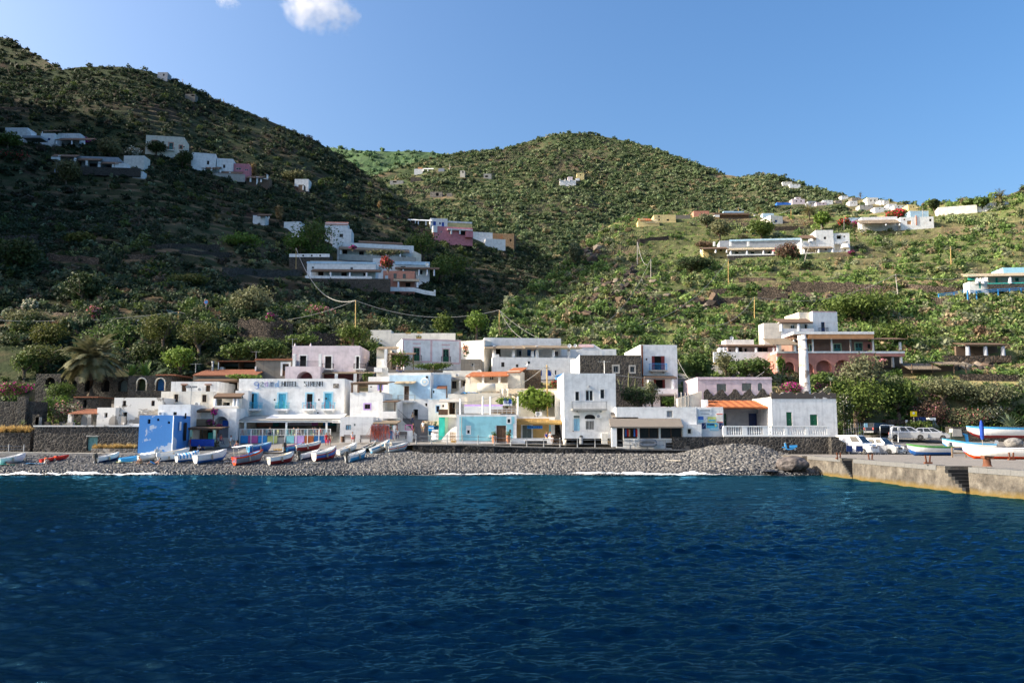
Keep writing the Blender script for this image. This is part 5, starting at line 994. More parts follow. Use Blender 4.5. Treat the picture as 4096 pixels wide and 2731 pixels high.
m=MB();rg=random.Random(9)
for i in range(16):x=560+rg.random()*300;p,q=h.px(x,655+rg.random()*40,-2.6),h.px(x+40+rg.random()*120,660+rg.random()*45,-2);m.bar((p[0],-2.6,p[1]),(q[0],-2,q[1]),.07)
for x in (585,730,985):p,q=h.px(x,668,-2.4),h.px(x,800,-2.4);m.box(p[0]-.05,-2.4,q[1],p[0]+.05,-2.3,p[1])
h.part('pergola_poles',m,'greypole')
t=thing_at('net_float','blue and green beach gear piled on the terrace by the yellow pole','gear pile',*kp(4,1020,528),116);m=MB();m.tube([(0,0,.3),(1.2,.2,.55),(2.2,0,.2)],[.3,.45,.2],8);m.build('bundle','medblue',t);m=MB();m.box(1.2,-.3,0,2.4,.3,.3);m.build('box','chairgreen',t)
# big white house on top
h=H('columned_house','large white house with a long columned terrace at the top of the village','house',4,328,1072,125,470,130.5,yaw=5,D=10)
h.shell('white',[('o',440,218,490,305,dict(dep=.4)),('o',645,230,690,310,dict(dep=.4,c='greyblue')),('w',665,245,690,310,dict(c='medblue')),('o',745,235,835,300,dict(dep=.6,c='navyblue')),('w',1010,252,1045,305,dict(c='greyblue'))])
h2=H('lower_house','white lower storey carrying the columns of the long terrace','house',4,408,1205,312,520,126.5,yaw=5,D=6);h2.shell('white',[('w',495,358,526,403,dict(c='brownwood')),('w',636,378,660,406,dict(c='brownwood')),('w',749,347,776,376,dict(c='whitepaint')),('o',865,430,888,490,dict(dep=.3,c='deepblue')),('o',945,432,980,490,dict(dep=.3,c='deepblue')),('w',1012,435,1028,478,dict(c='navyblue'))],par=.0)
for x,y in ((428,200),(614,215),(798,228),(842,200),(1000,218),(1148,230)):h2.pergola(x-12,x+12,y+1,y,318,.2,(x,),'white','white',.28,yk=.6)
for x0,x1,y in ((490,605,290),(640,790,300),(860,990,288),(1012,1140,296)):
 m=MB();a,c,b,d=h2.rect(x0,y,x1,314,.3);n=int((b-a)/.2)
 for i in range(n+1):m.box(a+(b-a)*i/n-.015,.3,c,a+(b-a)*i/n+.015,.32,d)
 m.box(a,.28,d-.04,b,.34,d);h2.part('railing',m,'greymetal')
for x0,x1,yf,yb in ((338,812,220,176),(725,1275,215,175)):h2.roof('canopy',x0,yf+4,x1,yb+22,-.5,4.2,'reed',.12)
h2.box('corner_block',420,282,475,312,.2,.8,'white')
h3=H('white_cube','plain white cube with a bare parapet at the foot of the gabled house','house',4,1165,1260,330,470,121,yaw=-42,D=5);h3.shell('white',[])
h=H('gabled_house','white house with a low gable and a pale red roof edge','house',4,1068,1605,232,330,135,D=8);h.shell('white',[],par=0);m=MB();a,z=h.px(1230,238);b,z2=h.px(1470,238);cx,zc=h.px(1385,183);m.prism([(a,z-1),(b,z-1),(b,z),(cx,zc),(a,z)],-.03,8.03);h.part('gable',m,'white');h.roof('roof',1240,212,1390,185,-.1,0,'pinktrim',.08)
h=H('terrace_block','grey rendered wall under the red bougainvillea beside the pink trimmed house','wall',4,104,302,330,470,126,D=5);h.shell('greystucco',[('w',205,362,232,395)],par=0)
h=H('west_gable_wall','cream end wall of the large house lit by the sun','house',4,108,330,150,420,130,yaw=-25,D=6);h.shell('ivory',[])
h=H('dark_stone_house','dark basalt house with two small framed windows between white houses','house',5,-208,432,315,720,113.5,D=9);sw=dict(c='greymetal',sur='concrete',sw=.2)
h.shell('stonewall',[('w',140,428,192,492,sw),('w',315,432,360,492,sw)],par=.3);h.box('side_face',-212,308,-204,720,.02,9,'white')
h=H('white_tower_house','tall white house with red shutters and a blue iron balcony','house',5,428,812,207,880,115,yaw=3,D=12)
rs=dict(c='interior',dep=.4)
h.shell('white',[('o',543,324,676,470,rs),('o',563,568,680,662,rs),('o',478,346,497,368,dict(dep=.3)),('o',630,735,800,850,dict(dep=1.5))])
for x0,x1,y0,y1 in ((543,570,324,470),(640,676,324,470),(563,585,568,660),(655,680,568,660)):h.box('shutter',x0,y0,x1,y1,-.08,-.01,'redwood')
h.balcony(526,705,400,468,484,1.0,'medblue','concrete');h.pergola(470,806,543,528,662,-2.2,(515,766),'timber','white',.28);h.box('parapet',540,662,812,716,-2.2,-1.95,'white');h.box('terrace_floor',470,712,812,724,-2.1,0,'white');m=MB();p,q=h.px(440,210,-.12),h.px(448,640,-.12);m.tube([(p[0],-.12,p[1]),(p[0],-.12,q[1])],.1);h.part('drainpipe',m,'tilesnew')
# shop with thatch roof, poster wall
h=H('thatched_shop','white shop with a grey thatched porch and wide shop windows on the promenade','shop',5,110,872,860,1285,98,D=6,sink=1)
h.shell('white',[('w',698,895,760,962,dict(c='concrete',g='greyblue')),('o',170,1060,245,1270,dict(dep=1.0)),('o',250,1075,398,1190,dict(dep=1.5,c='shadebrown')),('w',415,1066,614,1184,dict(c='brownwood',dep=.15)),('w',634,1066,856,1184,dict(c='brownwood',dep=.15)),('o',690,1228,870,1285,dict(dep=.06,c='basaltmortar'))],x0=h.px(170,1000)[0],x1=h.px(1010,1000)[0],z1=h.px(600,856)[1])
h.roof('thatch_roof',108,1060,872,975,-1.6,-.02,'thatch',.16);h.roof('thatch_ridge',130,962,400,893,.0,2.5,'thatch',.16)
h.box('column',124,1064,174,1272,-1.5,-.9,'white');h.box('door_jamb',398,1066,414,1270,-.1,0,'white');h.box('window_sill',245,1184,868,1194,-.15,.0,'whitepaint')
m=MB()
for i,x in enumerate((262,285,300,352,375)):a,c,b,d=h.rect(x,1090,x+16,1165,.5);m.box(a,.5,c,b,.7,d,mi=i%3)
h.part('hanging_wares',m,['bluepaint','redcloth','tancloth']);m=MB();a,c,b,d=h.rect(542,1085,605,1175,.25)
for i in range(9):m.box(a+(b-a)*i/9,.22,c,a+(b-a)*(i+.6)/9,.24,d)
h.part('curtain',m,'ivory')
h2=H('poster_wall','rough white wall covered with notices and posters beside the thatched shop','wall',5,1008,1292,855,1180,98.6,D=3,sink=1.5);h2.shell('white_worn',[],par=0)
for x0,y0,x1,y1,mt,lb in ((1028,866,1166,952,'whitepaint','large white notice'),(1027,955,1082,988,'bluepaint','blue poster'),(1084,955,1122,1015,'whitepaint','white poster'),(1126,958,1212,1016,'limepaint','green picture poster'),(1218,925,1284,1018,'ivory','cream poster with an orange edge'),(1064,1022,1106,1084,'hullnavy','dark blue poster'),(1114,1022,1230,1076,'cyanpaint','cyan arrow sign'),(1246,1022,1286,1084,'hullnavy','dark blue poster'),(1146,1078,1240,1104,'cyanpale','pale blue strip'),(1027,990,1082,1016,'cyanpale','pale blue poster')):
 o=h2.box('poster',x0,y0,x1,y1,-.06,-.02,mt);o['label']=lb;a,c,b,d=h2.rect(x0,y0,x1,y1,-.06)
 dk='greymetal' if mt in ('whitepaint','ivory','cyanpale')else 'whitepaint'
 if lb.startswith('large'):letters('TTTTTTTTT',None,a+.25,d-.45,b-.2,d-.2,-.075,.03).build('lettering',dk,o);letters('IIIIIIIIIIIIII',None,a+.3,d-.75,b-.3,d-.65,-.075,.03).build('lettering',dk,o)
 elif lb.startswith('cyan'):letters('RISTORANTE',None,a+.1,(c+d)/2+.05,b-.4,d-.12,-.075,.05).build('lettering','hullnavy',o);m=MB();m.prism([(b-.35,c+.1),(b-.05,(c+d)/2),(b-.35,d-.1)],-.08,-.062);m.build('arrow','limepaint',o)
 elif 'green' in lb:m=MB();m.box(a+.1,-.075,c+.15,b-.1,-.062,(c+d)/2);m.build('print','cyanpaint',o)
 elif 'orange' in lb:m=MB();m.box(a,-.075,d-.1,b,-.062,d);m.box(a,-.075,c,b,-.062,c+.08);m.build('border','orangepaint',o)
 else:m=MB();m.bar((a+.05,-.07,c+.1),(b-.05,-.07,d-.1),.1,.012);m.build('print',dk,o)
h3=H('shop_annex','low white annex with one small framed window between shop and poster wall','house',5,868,1062,1036,1190,97.6,D=3,sink=2.5);h3.shell('white_worn',[('w',916,1082,956,1135,dict(c='concrete',g='interior',sur='ivory',sw=.14))],par=0)
h4=H('stone_plinth','dark stone plinth wall with pale mortar carrying the balustrade terrace','wall',6,-260,1345,1318,1440,97.2,D=4,sink=1);h4.shell('basaltmortar',[],par=0)
m=MB();a,c=h4.px(1235,1318);b,d=h4.px(1375,1375);m.prism([(a,c-2.4),(b,c-2.4),(b,d),(a,c)],-1.0,1.5);h4.part('ramp_wall',m,'basaltmortar')
t=H('balustrade','white balustrade with turned balusters on the dark stone plinth','balustrade',6,228,1248,1212,1316,97.5,D=.4,sink=0);a,c,b,d=t.rect(228,1212,1248,1316);m=MB();m.box(a,0,d-.13,b,.35,d);t.part('handrail',m,'whitepaint');m=MB();m.box(a,0,c,b,.35,c+.22);t.part('base_rail',m,'whitepaint')
for x in (238,432,632,832,1034,1240):
 m=MB();p=t.px(x,1270);m.box(p[0]-(.32 if x in (432,632)else .2),.03,c+.22,p[0]+(.32 if x in (432,632)else .2),.32,d-.13);t.part('pier',m,'whitepaint')
bal=None
for i,x in enumerate([x for x in range(262,1232,22)if min(abs(x-q)for q in (238,432,632,832,1034,1240))>17]):
 p=t.px(x,1270)
 if bal is None:
  m=MB();hh=d-.13-c-.22;m.tube([(0,.17,0),(0,.17,hh*.1),(0,.17,hh*.3),(0,.17,hh*.55),(0,.17,hh*.85),(0,.17,hh)],[.1,.06,.11,.07,.05,.1],8);bal=t.part('baluster',m,'whitepaint');o=bal
 else:o=bal.copy();COL.objects.link(o);o.parent=t.root
 o.location=(p[0],0,c+.22)
h=H('lilac_house','faded lilac house with grey shutters above a new orange tile porch','house',6,-20,696,742,1050,107,D=9)
h.shell('lilac',[('s',162,808,254,880,dict(c='greyshutter',dep=.1)),('s',405,801,497,877,dict(c='greyshutter',dep=.1)),('p',558,798,602,876,dict(dep=.12,c='greyshutter'))])
h.box('cornice',-22,758,698,768,-.1,0,'lilac');m=MB();zz=h.px(300,965)[1]
rg=random.Random(3);P=[]
xs_=np.linspace(h.px(35,940)[0],h.px(690,940)[0],60)
for i,x in enumerate(xs_):P.append((x,zz+1.05+.42*math.sin(i*.52)+rg.uniform(-.12,.12)))
m.prism([(xs_[-1],zz),(xs_[0],zz)]+P,-.06,-.01);h.part('bare_stone_patch',m,'stonewall')
h2=H('tile_porch','open veranda under a bright orange tile roof with a grey blue back wall','veranda',6,75,716,1035,1310,101.5,D=5,sink=1)
h2.shell('greyblue',[('d',232,1094,256,1218,dict(c='greenpaint')),('o',470,1092,588,1218,dict(dep=.5,c='hullnavy'))],y0=3.4,D=1,par=0,x0=h2.px(225,1150)[0],x1=h2.px(690,1150)[0],z1=h2.px(400,1040)[1]);h2.roof('tile_roof',70,1035,722,972,-.5,4.5,'tilesnew',.16,ribs=46);h2.box('fascia',228,1034,718,1050,-.3,-.1,'brownwood');h2.box('pillar',30,960,78,1040,0,1,'white_worn');h2.box('side_pier',676,1050,716,1215,.2,1,'white_worn')
h=H('faded_white_house','faded white house with two green shuttered openings and a ragged dark roof edge','house',6,694,1322,935,1318,99.8,D=9,yaw=2)
h.shell('white_worn',[('d',834,1080,889,1222,dict(c='greenpaint')),('d',1062,1103,1134,1208,dict(c='greenpaint'))],par=.3)
m=MB();z0=h.H-.1;P=[]
for i in range(64):x=h.X0+h.W*i/63;P.append((x,z0+.55+.25*math.sin(i*.6)*math.sin(i*.21)+.15*rg.random()))
m.prism([(h.X1,z0-.12),(h.X0,z0-.12)]+P,-.04,.5);h.part('bare_stone_edge',m,'darkpeel')
h5=H('ramp_wall','cream wall stepping up beside the lilac house with bare poles','wall',5,815,1062,715,860,104,D=1.5,sink=2);a,c=h5.px(815,765);b,d=h5.px(1062,690);m=MB();m.prism([(a,-2),(b,-2),(b,d),(a,c)],0,1.2);h5.part('wall',m,'cream')
for x in (850,893,925,785):m=MB();p,q=h5.px(x,850,-.1),h5.px(x,702,-.1);m.tube([(p[0],-.1,p[1]),(q[0],-.1,q[1])],.07);h5.part('pole',m,'greypole')
h6=H('lilac_end_wall','cracked cream end wall of the lilac house','wall',5,1000,1062,545,860,108.5,D=8,sink=2,yaw=-20);h6.shell('derelict',[],par=0)
t=H('chimney_column','tall old round chimney with peeling plaster rising behind the faded white house','chimney',6,985,1088,335,905,106,D=1);m=MB()
pts=[]
for y in (905,850,760,650,560,466):x0,x1=np.interp(y,[335,905],[972,988]),np.interp(y,[335,905],[1050,1088]);a,z=t.px(x0,y);b,_=t.px(x1,y);pts.append(((a+b)/2,z,(b-a)/2))
m.tube([(p[0],.8,p[1])for p in pts],[p[2]for p in pts],20);t.part('shaft',m,'chimneyskin');p=pts[-1]
m=MB();m.tube([(p[0],.8,p[1]-.06),(p[0],.8,p[1]+.12)],p[2]*1.16,20);t.part('ring',m,'chimneyskin');z2=t.px(1010,376)[1];z3=t.px(1010,333)[1]
m=MB();m.tube([(p[0]-.05,.8,p[1]+.1),(p[0]-.1,.8,z2)],[p[2],p[2]*.94],20);m.tube([(p[0]-.1,.8,z2),(p[0]-.1,.8,z2+.12)],p[2]*1.14,20);m.tube([(p[0]-.1,.8,z2+.1),(p[0]-.15,.8,z3)],[p[2]*.98,p[2]*.94],20);t.part('head',m,'chimneyskin')
# red villa on the right slope and its neighbours
h=H('red_villa','red villa with ground floor arches and a white columned brown upper gallery','villa',8,-290,236,550,860,128.5,D=9,sink=4)
vs_=dict(c='tealpaint',sur='palegreen',sw=.14);ar=dict(dep=1.2,c='redvilla',flat=0)
x6=lambda x:x-1448;y6=lambda y:y+241
h.shell('redvilla',[('a',x6(812),y6(596),x6(912),y6(705),ar),('a',x6(944),y6(600),x6(1096),y6(705),ar),('a',x6(1122),y6(582),x6(1270),y6(690),ar),('a',x6(1305),y6(576),x6(1452),y6(690),ar),('a',90,808,200,900,ar)],par=0,z1=h.px(0,735)[1],x0=h.px(x6(742),800)[0])
h.shell('brownvilla',[('D',x6(1060),y6(432),x6(1088),y6(512),vs_),('D',x6(1292),y6(425),x6(1358),y6(502),vs_),('D',52,655,118,730,vs_)],x0=h.px(x6(905),700,2)[0],z0=h.px(0,736,2)[1],z1=h.px(0,590,2)[1],y0=2.0,D=6,name='gallery_wall',par=0);h.box('painted_panel',125,645,236,728,1.9,1.98,'redvilla');m=MB();p=h.px(184,686,1.8);m.box(p[0]-.2,1.82,p[1]-.35,p[0]+.2,1.9,p[1]+.35);h.part('window',m,'interior')
h.box('floor_band',x6(740),735,530,752,-.12,3,'white');h.box('cornice',x6(905),545,232,570,.2,6,'white');h.box('frieze',x6(1050),570,230,610,.3,6,'orange')
for x,w_ in ((x6(912),14),(x6(1092),12),(x6(1274),12),(x6(1458),12),(10,10),(226,12)):h.box('column',x-w_/2,612,x+w_/2,738,.1,.4,'white')
h.roof('canopy',x6(905),615,545,606,-.6,3,'timber',.12);h.roof('west_canopy',x6(700),y6(428),x6(960),y6(372),-2.5,2.5,'reed',.12)
for x in (x6(752),x6(920)):h.box('column',x-7,y6(425),x+9,738,-2.2,-1.9,'white')
h.box('east_wall',248,752,528,785,-.05,.3,'redvilla');h.box('floor_slab',240,748,530,756,-.1,5,'white')
for x,y0,y1 in ((488,645,720),(497,785,850),(418,790,890),(236,755,895)):h.box('column',x-9,y0,x+9,y1,.1,.45,'white' if x!=418 else 'greymetal')
h.box('undercroft',262,785,498,895,3.5,3.7,'shadebrown');h.box('west_end',x6(742),y6(545),x6(758),y6(690),-.1,0,'white')
h=H('white_villa','white cube house with pale red roof edge and balcony door above the red villa','villa',6,1088,1328,112,345,143,D=8,yaw=6)
h.shell('white',[('D',1170,212,1208,308,dict(c='hullnavy',g='glass'))]);h.balcony(1162,1242,266,310,318,.9,'blackmetal','concrete');h.box('roof_edge',1086,108,1312,118,-.06,.5,'pinktrim');h.shell('cream',[],x0=h.px(958,200,1)[0],x1=h.X0-.02,z1=h.px(1020,118,1)[1],y0=1,D=6,par=.4,name='stair_block')
h2=H('terrace_wing','white terrace wing with a sloping dark reed roof west of the white cube house','house',6,615,1100,215,370,140,D=5,yaw=0);h2.shell('white',[],par=0,z1=h2.px(900,275)[1],x0=h2.px(780,300)[0]);h2.shell('cream',[],par=0,x1=h2.px(780,280)[0]-.02,z1=h2.px(700,222)[1],D=3,name='block');h2.shell('ivory',[('w',875,240,915,275,dict(c='paleblue')),('o',1010,235,1035,275,dict(dep=.3))],x0=h2.px(785,250,2.5)[0],x1=h2.px(1090,250,2.5)[0],z1=h2.px(900,205,2.5)[1],z0=0,y0=2.5,D=3,name='back_wall',par=0);h2.pergola(765,1092,212,180,300,-.3,(788,955),'timber','white',.28,yk=3)
h=H('porch_villa','white villa with a curved wall and dark porch west of the red villa','villa',6,128,745,425,640,135,D=7)
h.shell('pinkwash',[('o',375,455,412,515,dict(dep=.3)),('o',430,465,455,515,dict(dep=.3)),('w',558,448,655,508,dict(c='brownwood')),('w',280,478,302,510,dict(c='brownwood')),('o',640,580,672,625,dict(dep=.3))],x0=h.px(265,480)[0],z1=h.px(400,430)[1],par=0);h.box('curved_wall',130,500,735,600,-2.0,-1.7,'white');h.pergola(180,735,440,428,515,-1.9,(196,216,250,360,545,715),'timber','white',.25);h.box('roof_room',250,382,520,428,1,4,'ivory')
dish(6,304,367,19,134,'white satellite dish on the flat roof of the porch villa');dish(4,1152,200,19,126,'large white dish at the east end of the long columned terrace');dish(4,1208,198,16,128,'cream dish by the pale red gable roof');dish(4,282,447,20,121,'white dish behind the cream porch house');dish(4,728,375,22,125,'white dish with antenna in front of the long terrace wall');dish('e',1513,766,14,186,'white dish on the east roof corner of the white hillside house')
h=H('dark_porch','low dark porch with white posts on the slope at the edge of the view','shelter',8,1120,1530,668,785,None,D=4,sink=1);h.shell('shadebrown',[],par=0,y0=3,D=.5);h.pergola(1112,1535,668,655,778,-.2,(1150,1320,1490),'timber','greyblue',.35,yk=3.5);h.box('terrace_wall',900,775,1560,840,-.6,-.2,'stonewarm')
h=H('lean_shed','ramshackle reed shed propped on poles below the red villa','shed',8,580,1130,850,930,None,D=3,sink=1);h.shell('shadebrown',[],par=0,y0=2.6,D=.4,z1=h.px(800,862)[1]);h.roof('roof',580,905,880,850,-.5,3,'reed',.12);h.roof('roof',870,858,1135,835,-.4,3,'reed',.12);
for x in (600,800,1005,1122):h.box('post',x-4,860,x+4,945,-.3,-.15,'timber')
# houses on the hillsides
def hh(name,label,k,x0,x1,yt,yb,mat='white',ops=(),yaw=0,D=6,cat='house',Y=None,sink=3,par=.3,group=None,**kw):
 h=House(name,label,cat,k,x0,x1,yt,yb,Y,yaw,D,sink,group);h.shell(mat,ops,par=par,**kw);return h
dk=dict(dep=.3);bw=dict(c='brownwood')
h=hh('hillside_house','white house with a rounded end and one dish high on the western slope','a',40,215,806,870,ops=[('w',118,835,134,853,dict(c='greymetal'))]);m=MB();p=h.px(215,830);r_=h.px(246,830)[0]-p[0];m.prism([(p[0],-2),(p[0]+r_,-2)]+[(p[0]+r_*math.cos(t),(h.H-1)*math.sin(t))for t in np.linspace(.2,1.57,8)],.1,5);h.part('rounded_end',m,'white');h.box('terrace',175,868,320,885,-3,2,'greyblue');dish('a',92,825,11,h.Y-.8,'white dish on the rounded hillside house')
h=hh('hillside_house','white house with a cream side and a bougainvillea covered porch on the western slope','a',318,428,850,915,ops=[('w',372,888,394,905,dict(c='bluepaint'))]);h.shell('white_worn',[],x0=h.X1+.02,x1=h.px(625,880,2)[0],z1=h.px(500,850,2)[1],y0=2,D=4,name='long_wing');h.pergola(430,720,900,888,935,-2,(440,560,660),'timber','white',.25,yk=1.9);h.pergola(325,460,830,826,850,.2,(330,),'timber','white',.2,yk=3)
h=hh('cream_villa','tall cream villa with red framed teal windows on the western slope','a',1142,1442,872,1000,'cream',[('D',1325,925,1356,975,dict(c='tealpaint',sur='salmon',sw=.3)),('w',1407,945,1428,970,dict(c='tealpaint',sur='salmon',sw=.3)),('w',1198,907,1230,932,dict(c='tealpaint',sur='salmon',sw=.3))],yaw=10,D=9);h.balcony(1312,1366,958,978,984,.8,'blackmetal','ivory')
h=hh('porch_house','long low house with a dark sloping porch and white columns on the western slope','a',430,925,1030,1130,'greyblue',[('o',700,1085,760,1120,dk),('o',510,1060,560,1100,dk),('o',600,1070,640,1110,dk),('o',830,1105,880,1130,dk)],yaw=6,D=6,par=0)
for i,(xa,xb,y)in enumerate(((400,600,1022),(590,780,1050),(770,930,1078))):h.roof('canopy',xa,y+8,xb,y-6,-3,.3,'timber',.2)
for x,y in ((462,1040),(587,1060),(678,1078),(777,1092),(885,1110)):h.box('column',x-8,y-18,x+8,y+22,-2.9,-2.3,'white')
h.box('end_wall',900,1085,1000,1140,-2.8,0,'white');h.box('end_wall',400,1035,455,1052,-3,0,'white');h.box('stone_terrace',500,1115,1100,1180,-3.2,-2.6,'stonewall')
h=hh('white_cistern','white cistern block under the pale flowering tree on the western slope','a',970,1130,1025,1095,'ivory',D=5);h=hh('white_ramp_block','small white sloping block below the stone terrace','a',1040,1120,1148,1190,D=3)
h=hh('long_white_house','long white house below the tall cream villa','a',1500,1692,1005,1100,yaw=14,D=6,ops=[('o',1622,1065,1640,1095,dk)])
h=hh('terrace_villa','white villa with a cubic room, long porch and grey terrace wall on the western slope','a',1698,1826,1048,1160,yaw=8,D=7,ops=[('w',1748,1095,1766,1122,bw)]);h.shell('rosewall',[('w',1850,1120,1890,1135,dict(c='whitepaint')),('w',1920,1130,1945,1142,dict(c='whitepaint'))],x0=h.X1+.02,x1=h.px(1955,1120,1.5)[0],z1=h.px(1890,1088,1.5)[1],y0=1.5,D=5,name='rose_wing')
for xa,xb,y in ((1580,1720,1112),(1710,1895,1150)):h.roof('canopy',xa,y+12,xb,y-2,-4,.2,'timber',.2)
for x,y in ((1658,1135),(1727,1152),(1800,1170),(1862,1182),(1905,1190)):h.box('column',x-6,y-16,x+6,y+18,-3.9,-3.4,'white')
h.box('terrace_wall',1600,1165,1920,1225,-4.4,-3.8,'concrete');h.box('low_wall',1510,1090,1610,1140,-3.8,-3.4,'white')
h=hh('pergola_terrace','small terrace with white posts and a bare pergola frame beside the palm','a',1930,2110,1195,1235,'shadebrown',D=4)
for x,y0,y1 in ((1963,1195,1230),(2015,1200,1250),(2045,1208,1232),(2095,1175,1205)):h.box('column',x-6,y0,x+6,y1,-1,-.5,'white')
h.roof('canopy',1925,1198,2060,1185,-1.2,2,'timber',.15);m=MB();p=h.px(2010,1192,-.5);q=h.px(2100,1212,-.5);m.bar((p[0],-.5,p[1]),(q[0],-.5,q[1]),.25);q2=h.px(2098,1178,3);m.bar((q[0],-.5,q[1]),(q2[0],2,q2[1]),.2);h.part('pergola_frame',m,'whitepaint')
hh('ridge_hut','tiny white hut standing on the western ridge against the sky','a',1235,1314,372,402,'greyblue',ops=[('o',1278,385,1290,400,dk)],D=5)  # grey-blue walls put the shade on the white hut into its colour
hh('ridge_shed','small tan shed below the ridge hut','a',1450,1530,542,562,'greystucco',[('o',1500,548,1525,560,dk)],D=4)
hh('tree_house_block','small white house half hidden by a tree on the western slope','b',300,394,364,402,D=5);h=hh('porch_fragment','dark porch with one white post below a small white house','b',325,362,402,436,'shadebrown',D=3);h.box('column',352,408,360,436,-.5,0,'white')
# mid slope group
h=hh('red_roof_house','white house with a red roof edge behind the white flowering oleander','e',708,866,462,600,ops=[('w',765,503,796,533,bw)],yaw=4,D=7);h.shell('white',[],x0=h.px(640,420,3)[0],x1=h.px(836,430,3)[0],z1=h.px(740,412,3)[1],y0=3,D=5,name='upper_room',tilt=0);h.roof('roof',640,420,838,402,2.8,5,'salmon',.3)
h=hh('upper_white_house','long white house under a vine pergola on the slope above the hotel','e',745,1400,590,735,yaw=12,D=7,ops=[('w',792,636,832,676,bw),('w',932,653,974,690,bw),('w',1108,668,1150,705,bw),('w',1295,692,1332,730,bw)])
h.pergola(760,1365,645,625,730,-3,(775,1040,1160,1285),'reed','white',.3);h.box('terrace_wall',760,690,1420,740,-3.6,-3,'concrete');m=MB();a,c=h.px(1370,735,-1);b,d=h.px(1465,680,-1);e_,f_=h.px(1400,648,-1);m.prism([(a,c),(b,c-.5),(b,d),(e_,f_),(a+1,d+.4)],-1,0);h.part('stair_wall',m,'cream');h.roof('back_pergola',930,585,1310,570,4,8,'timber',.2)
h=hh('lower_white_house','long white house with columned porch and two attic windows above the hotel','e',487,1075,752,868,yaw=3,D=7,ops=[('w',528,783,548,800,dict(c='greymetal')),('w',858,788,880,812,dict(c='greymetal')),('w',582,826,628,860,bw),('w',780,832,828,866,bw),('w',968,838,1000,872,bw)])
h.box('parapet_band',485,742,1078,758,-.1,.3,'paleblue');h.pergola(520,1120,822,806,880,-2.8,(516,688,852,996),'timber','white',.28);h.box('terrace_edge',470,864,1040,886,-3.4,-2.8,'white');h.box('retaining_wall',520,884,1200,1000,-3.4,-2.8,'stonewall');h.box('roof_block',515,734,800,756,2,6,'concrete')
h=hh('dish_house','white house with a flat blue edged roof behind the red bougainvillea','e',1060,1535,760,870,yaw=5,D=6,ops=[('w',1450,815,1475,850,bw),('w',1290,780,1330,810,bw)]);h.box('roof_band',1240,740,1538,768,-.4,.4,'paleblue');h.box('end_pier',1050,712,1120,790,-1,.5,'white');h.pergola(1240,1620,800,788,860,-2.4,(1310,1445,1515,1575),'timber','white',.25)
h=hh('salmon_house','salmon pink house with grey shutters and a white columned porch','e',1138,1408,820,960,'salmon',[('s',1228,842,1254,884,dict(c='greyshutter',dep=.08)),('s',1308,845,1332,886,dict(c='greyshutter',dep=.08)),('o',1330,920,1372,955,dk)],yaw=3,D=6);h.pergola(1225,1445,905,888,962,-2.6,(1268,1432),'reedpale','white',.3)
m=MB();pts=[h.px(x,y,-3)for x,y in ((1190,958),(1300,960),(1400,962),(1490,985),(1588,1000))]
for p,q in zip(pts,pts[1:]):m.prism([(p[0],p[1]-1.2),(q[0],q[1]-1.2),(q[0],q[1]),(p[0],p[1])],-3.1,-2.8)
h.part('curved_wall',m,'white');h.box('gate_pier',1155,860,1180,900,-2.5,-2,'white');h.box('end_post',1572,982,1588,1008,-3.3,-2.8,'white')
h=hh('terrace_parapet','white parapet with three slots on a dark stone wall beside the tall trees','e',335,680,676,790,'stonewall',D=4,cat='wall',par=0);m=MB();a,c,b,d=h.rect(335,674,680,702,-.15);m.box(a,-.15,c,b,.2,d);h.part('parapet',m,'white')
for x in (455,528,600):m=MB();a,c,b,d=h.rect(x-7,682,x+7,696,-.2);m.box(a,-.19,c,b,-.14,d);h.part('slot',m,'interior')
h=hh('palm_house','white house fragment with two posts behind the shaggy palm','e',25,130,345,392,D=4);h.pergola(60,180,345,335,372,-1.5,(82,160),'timber','white',.2)
hh('white_wedge_house','white wedge shaped house behind the grey olive trees','e',290,430,400,445,D=4,yaw=-6)
h=H('shade_sail','pale shade sail stretched on poles by the tall green trees','shade sail','e',325,440,512,575,None,D=3);h.roof('sail',325,530,440,512,0,3,'whitecloth',.05)
for x in (332,432):h.box('pole',x-3,525,x+3,580,0,.15,'greypole')
# spur group
h=hh('spur_white_house','white house with dark blue doors on the shaded spur','e',1542,1690,372,445,yaw=10,D=7,ops=[('o',1567,397,1590,432,dict(c='deepblue',dep=.3)),('w',1618,404,1632,424,dict(c='deepblue')),('o',1640,405,1660,440,dict(c='deepblue',dep=.3))]);h.shell('yellow',[],x0=h.X1+.02,x1=h.px(1900,430,2)[0],z1=h.px(1790,412,2)[1],y0=2,D=4,name='yellow_wing');h.box('cornice',1690,398,1900,412,1.8,2.4,'white');h.pergola(1300,1560,388,380,432,-2,(1305,1365,1372,1415,1440,1505,1555),'whitepaint','white',.28,yk=0)
h=hh('pink_villa','bright pink villa with white posts on the shaded spur','e',1572,1905,445,535,'rosewall',[('w',1630,478,1645,490,dict(c='whitepaint')),('o',1790,480,1880,515,dk),('w',1700,488,1712,502,dict(c='whitepaint'))],yaw=12,D=6);h.box('end_wall',1565,432,1602,490,-.3,4,'white');h.box('edge',1690,462,1905,472,-1.5,0,'white')
for x in (1722,1796):h.box('column',x-6,468,x+6,506,-1.5,-1,'white')
h.box('stair_block',1846,484,1908,532,-2,0,'rosewall')
h=hh('white_terraces','white stepped terraces at the end of the shaded spur','e',2012,2185,548,592,D=5,yaw=10);h=hh('orange_house','orange house next to the brown ruin at the end of the spur','e',2062,2180,500,548,'orange',yaw=14,D=5);h=hh('brown_ruin','brown stone ruin at the tip of the spur','e',2160,2258,503,595,'brownstone',[('o',2222,548,2236,570,dk)],yaw=-10,D=6,cat='ruin')
hh('spur_long_house','long white roofed house between the pink villa and the orange house','e',1905,2075,490,530,'white',D=5,yaw=12)
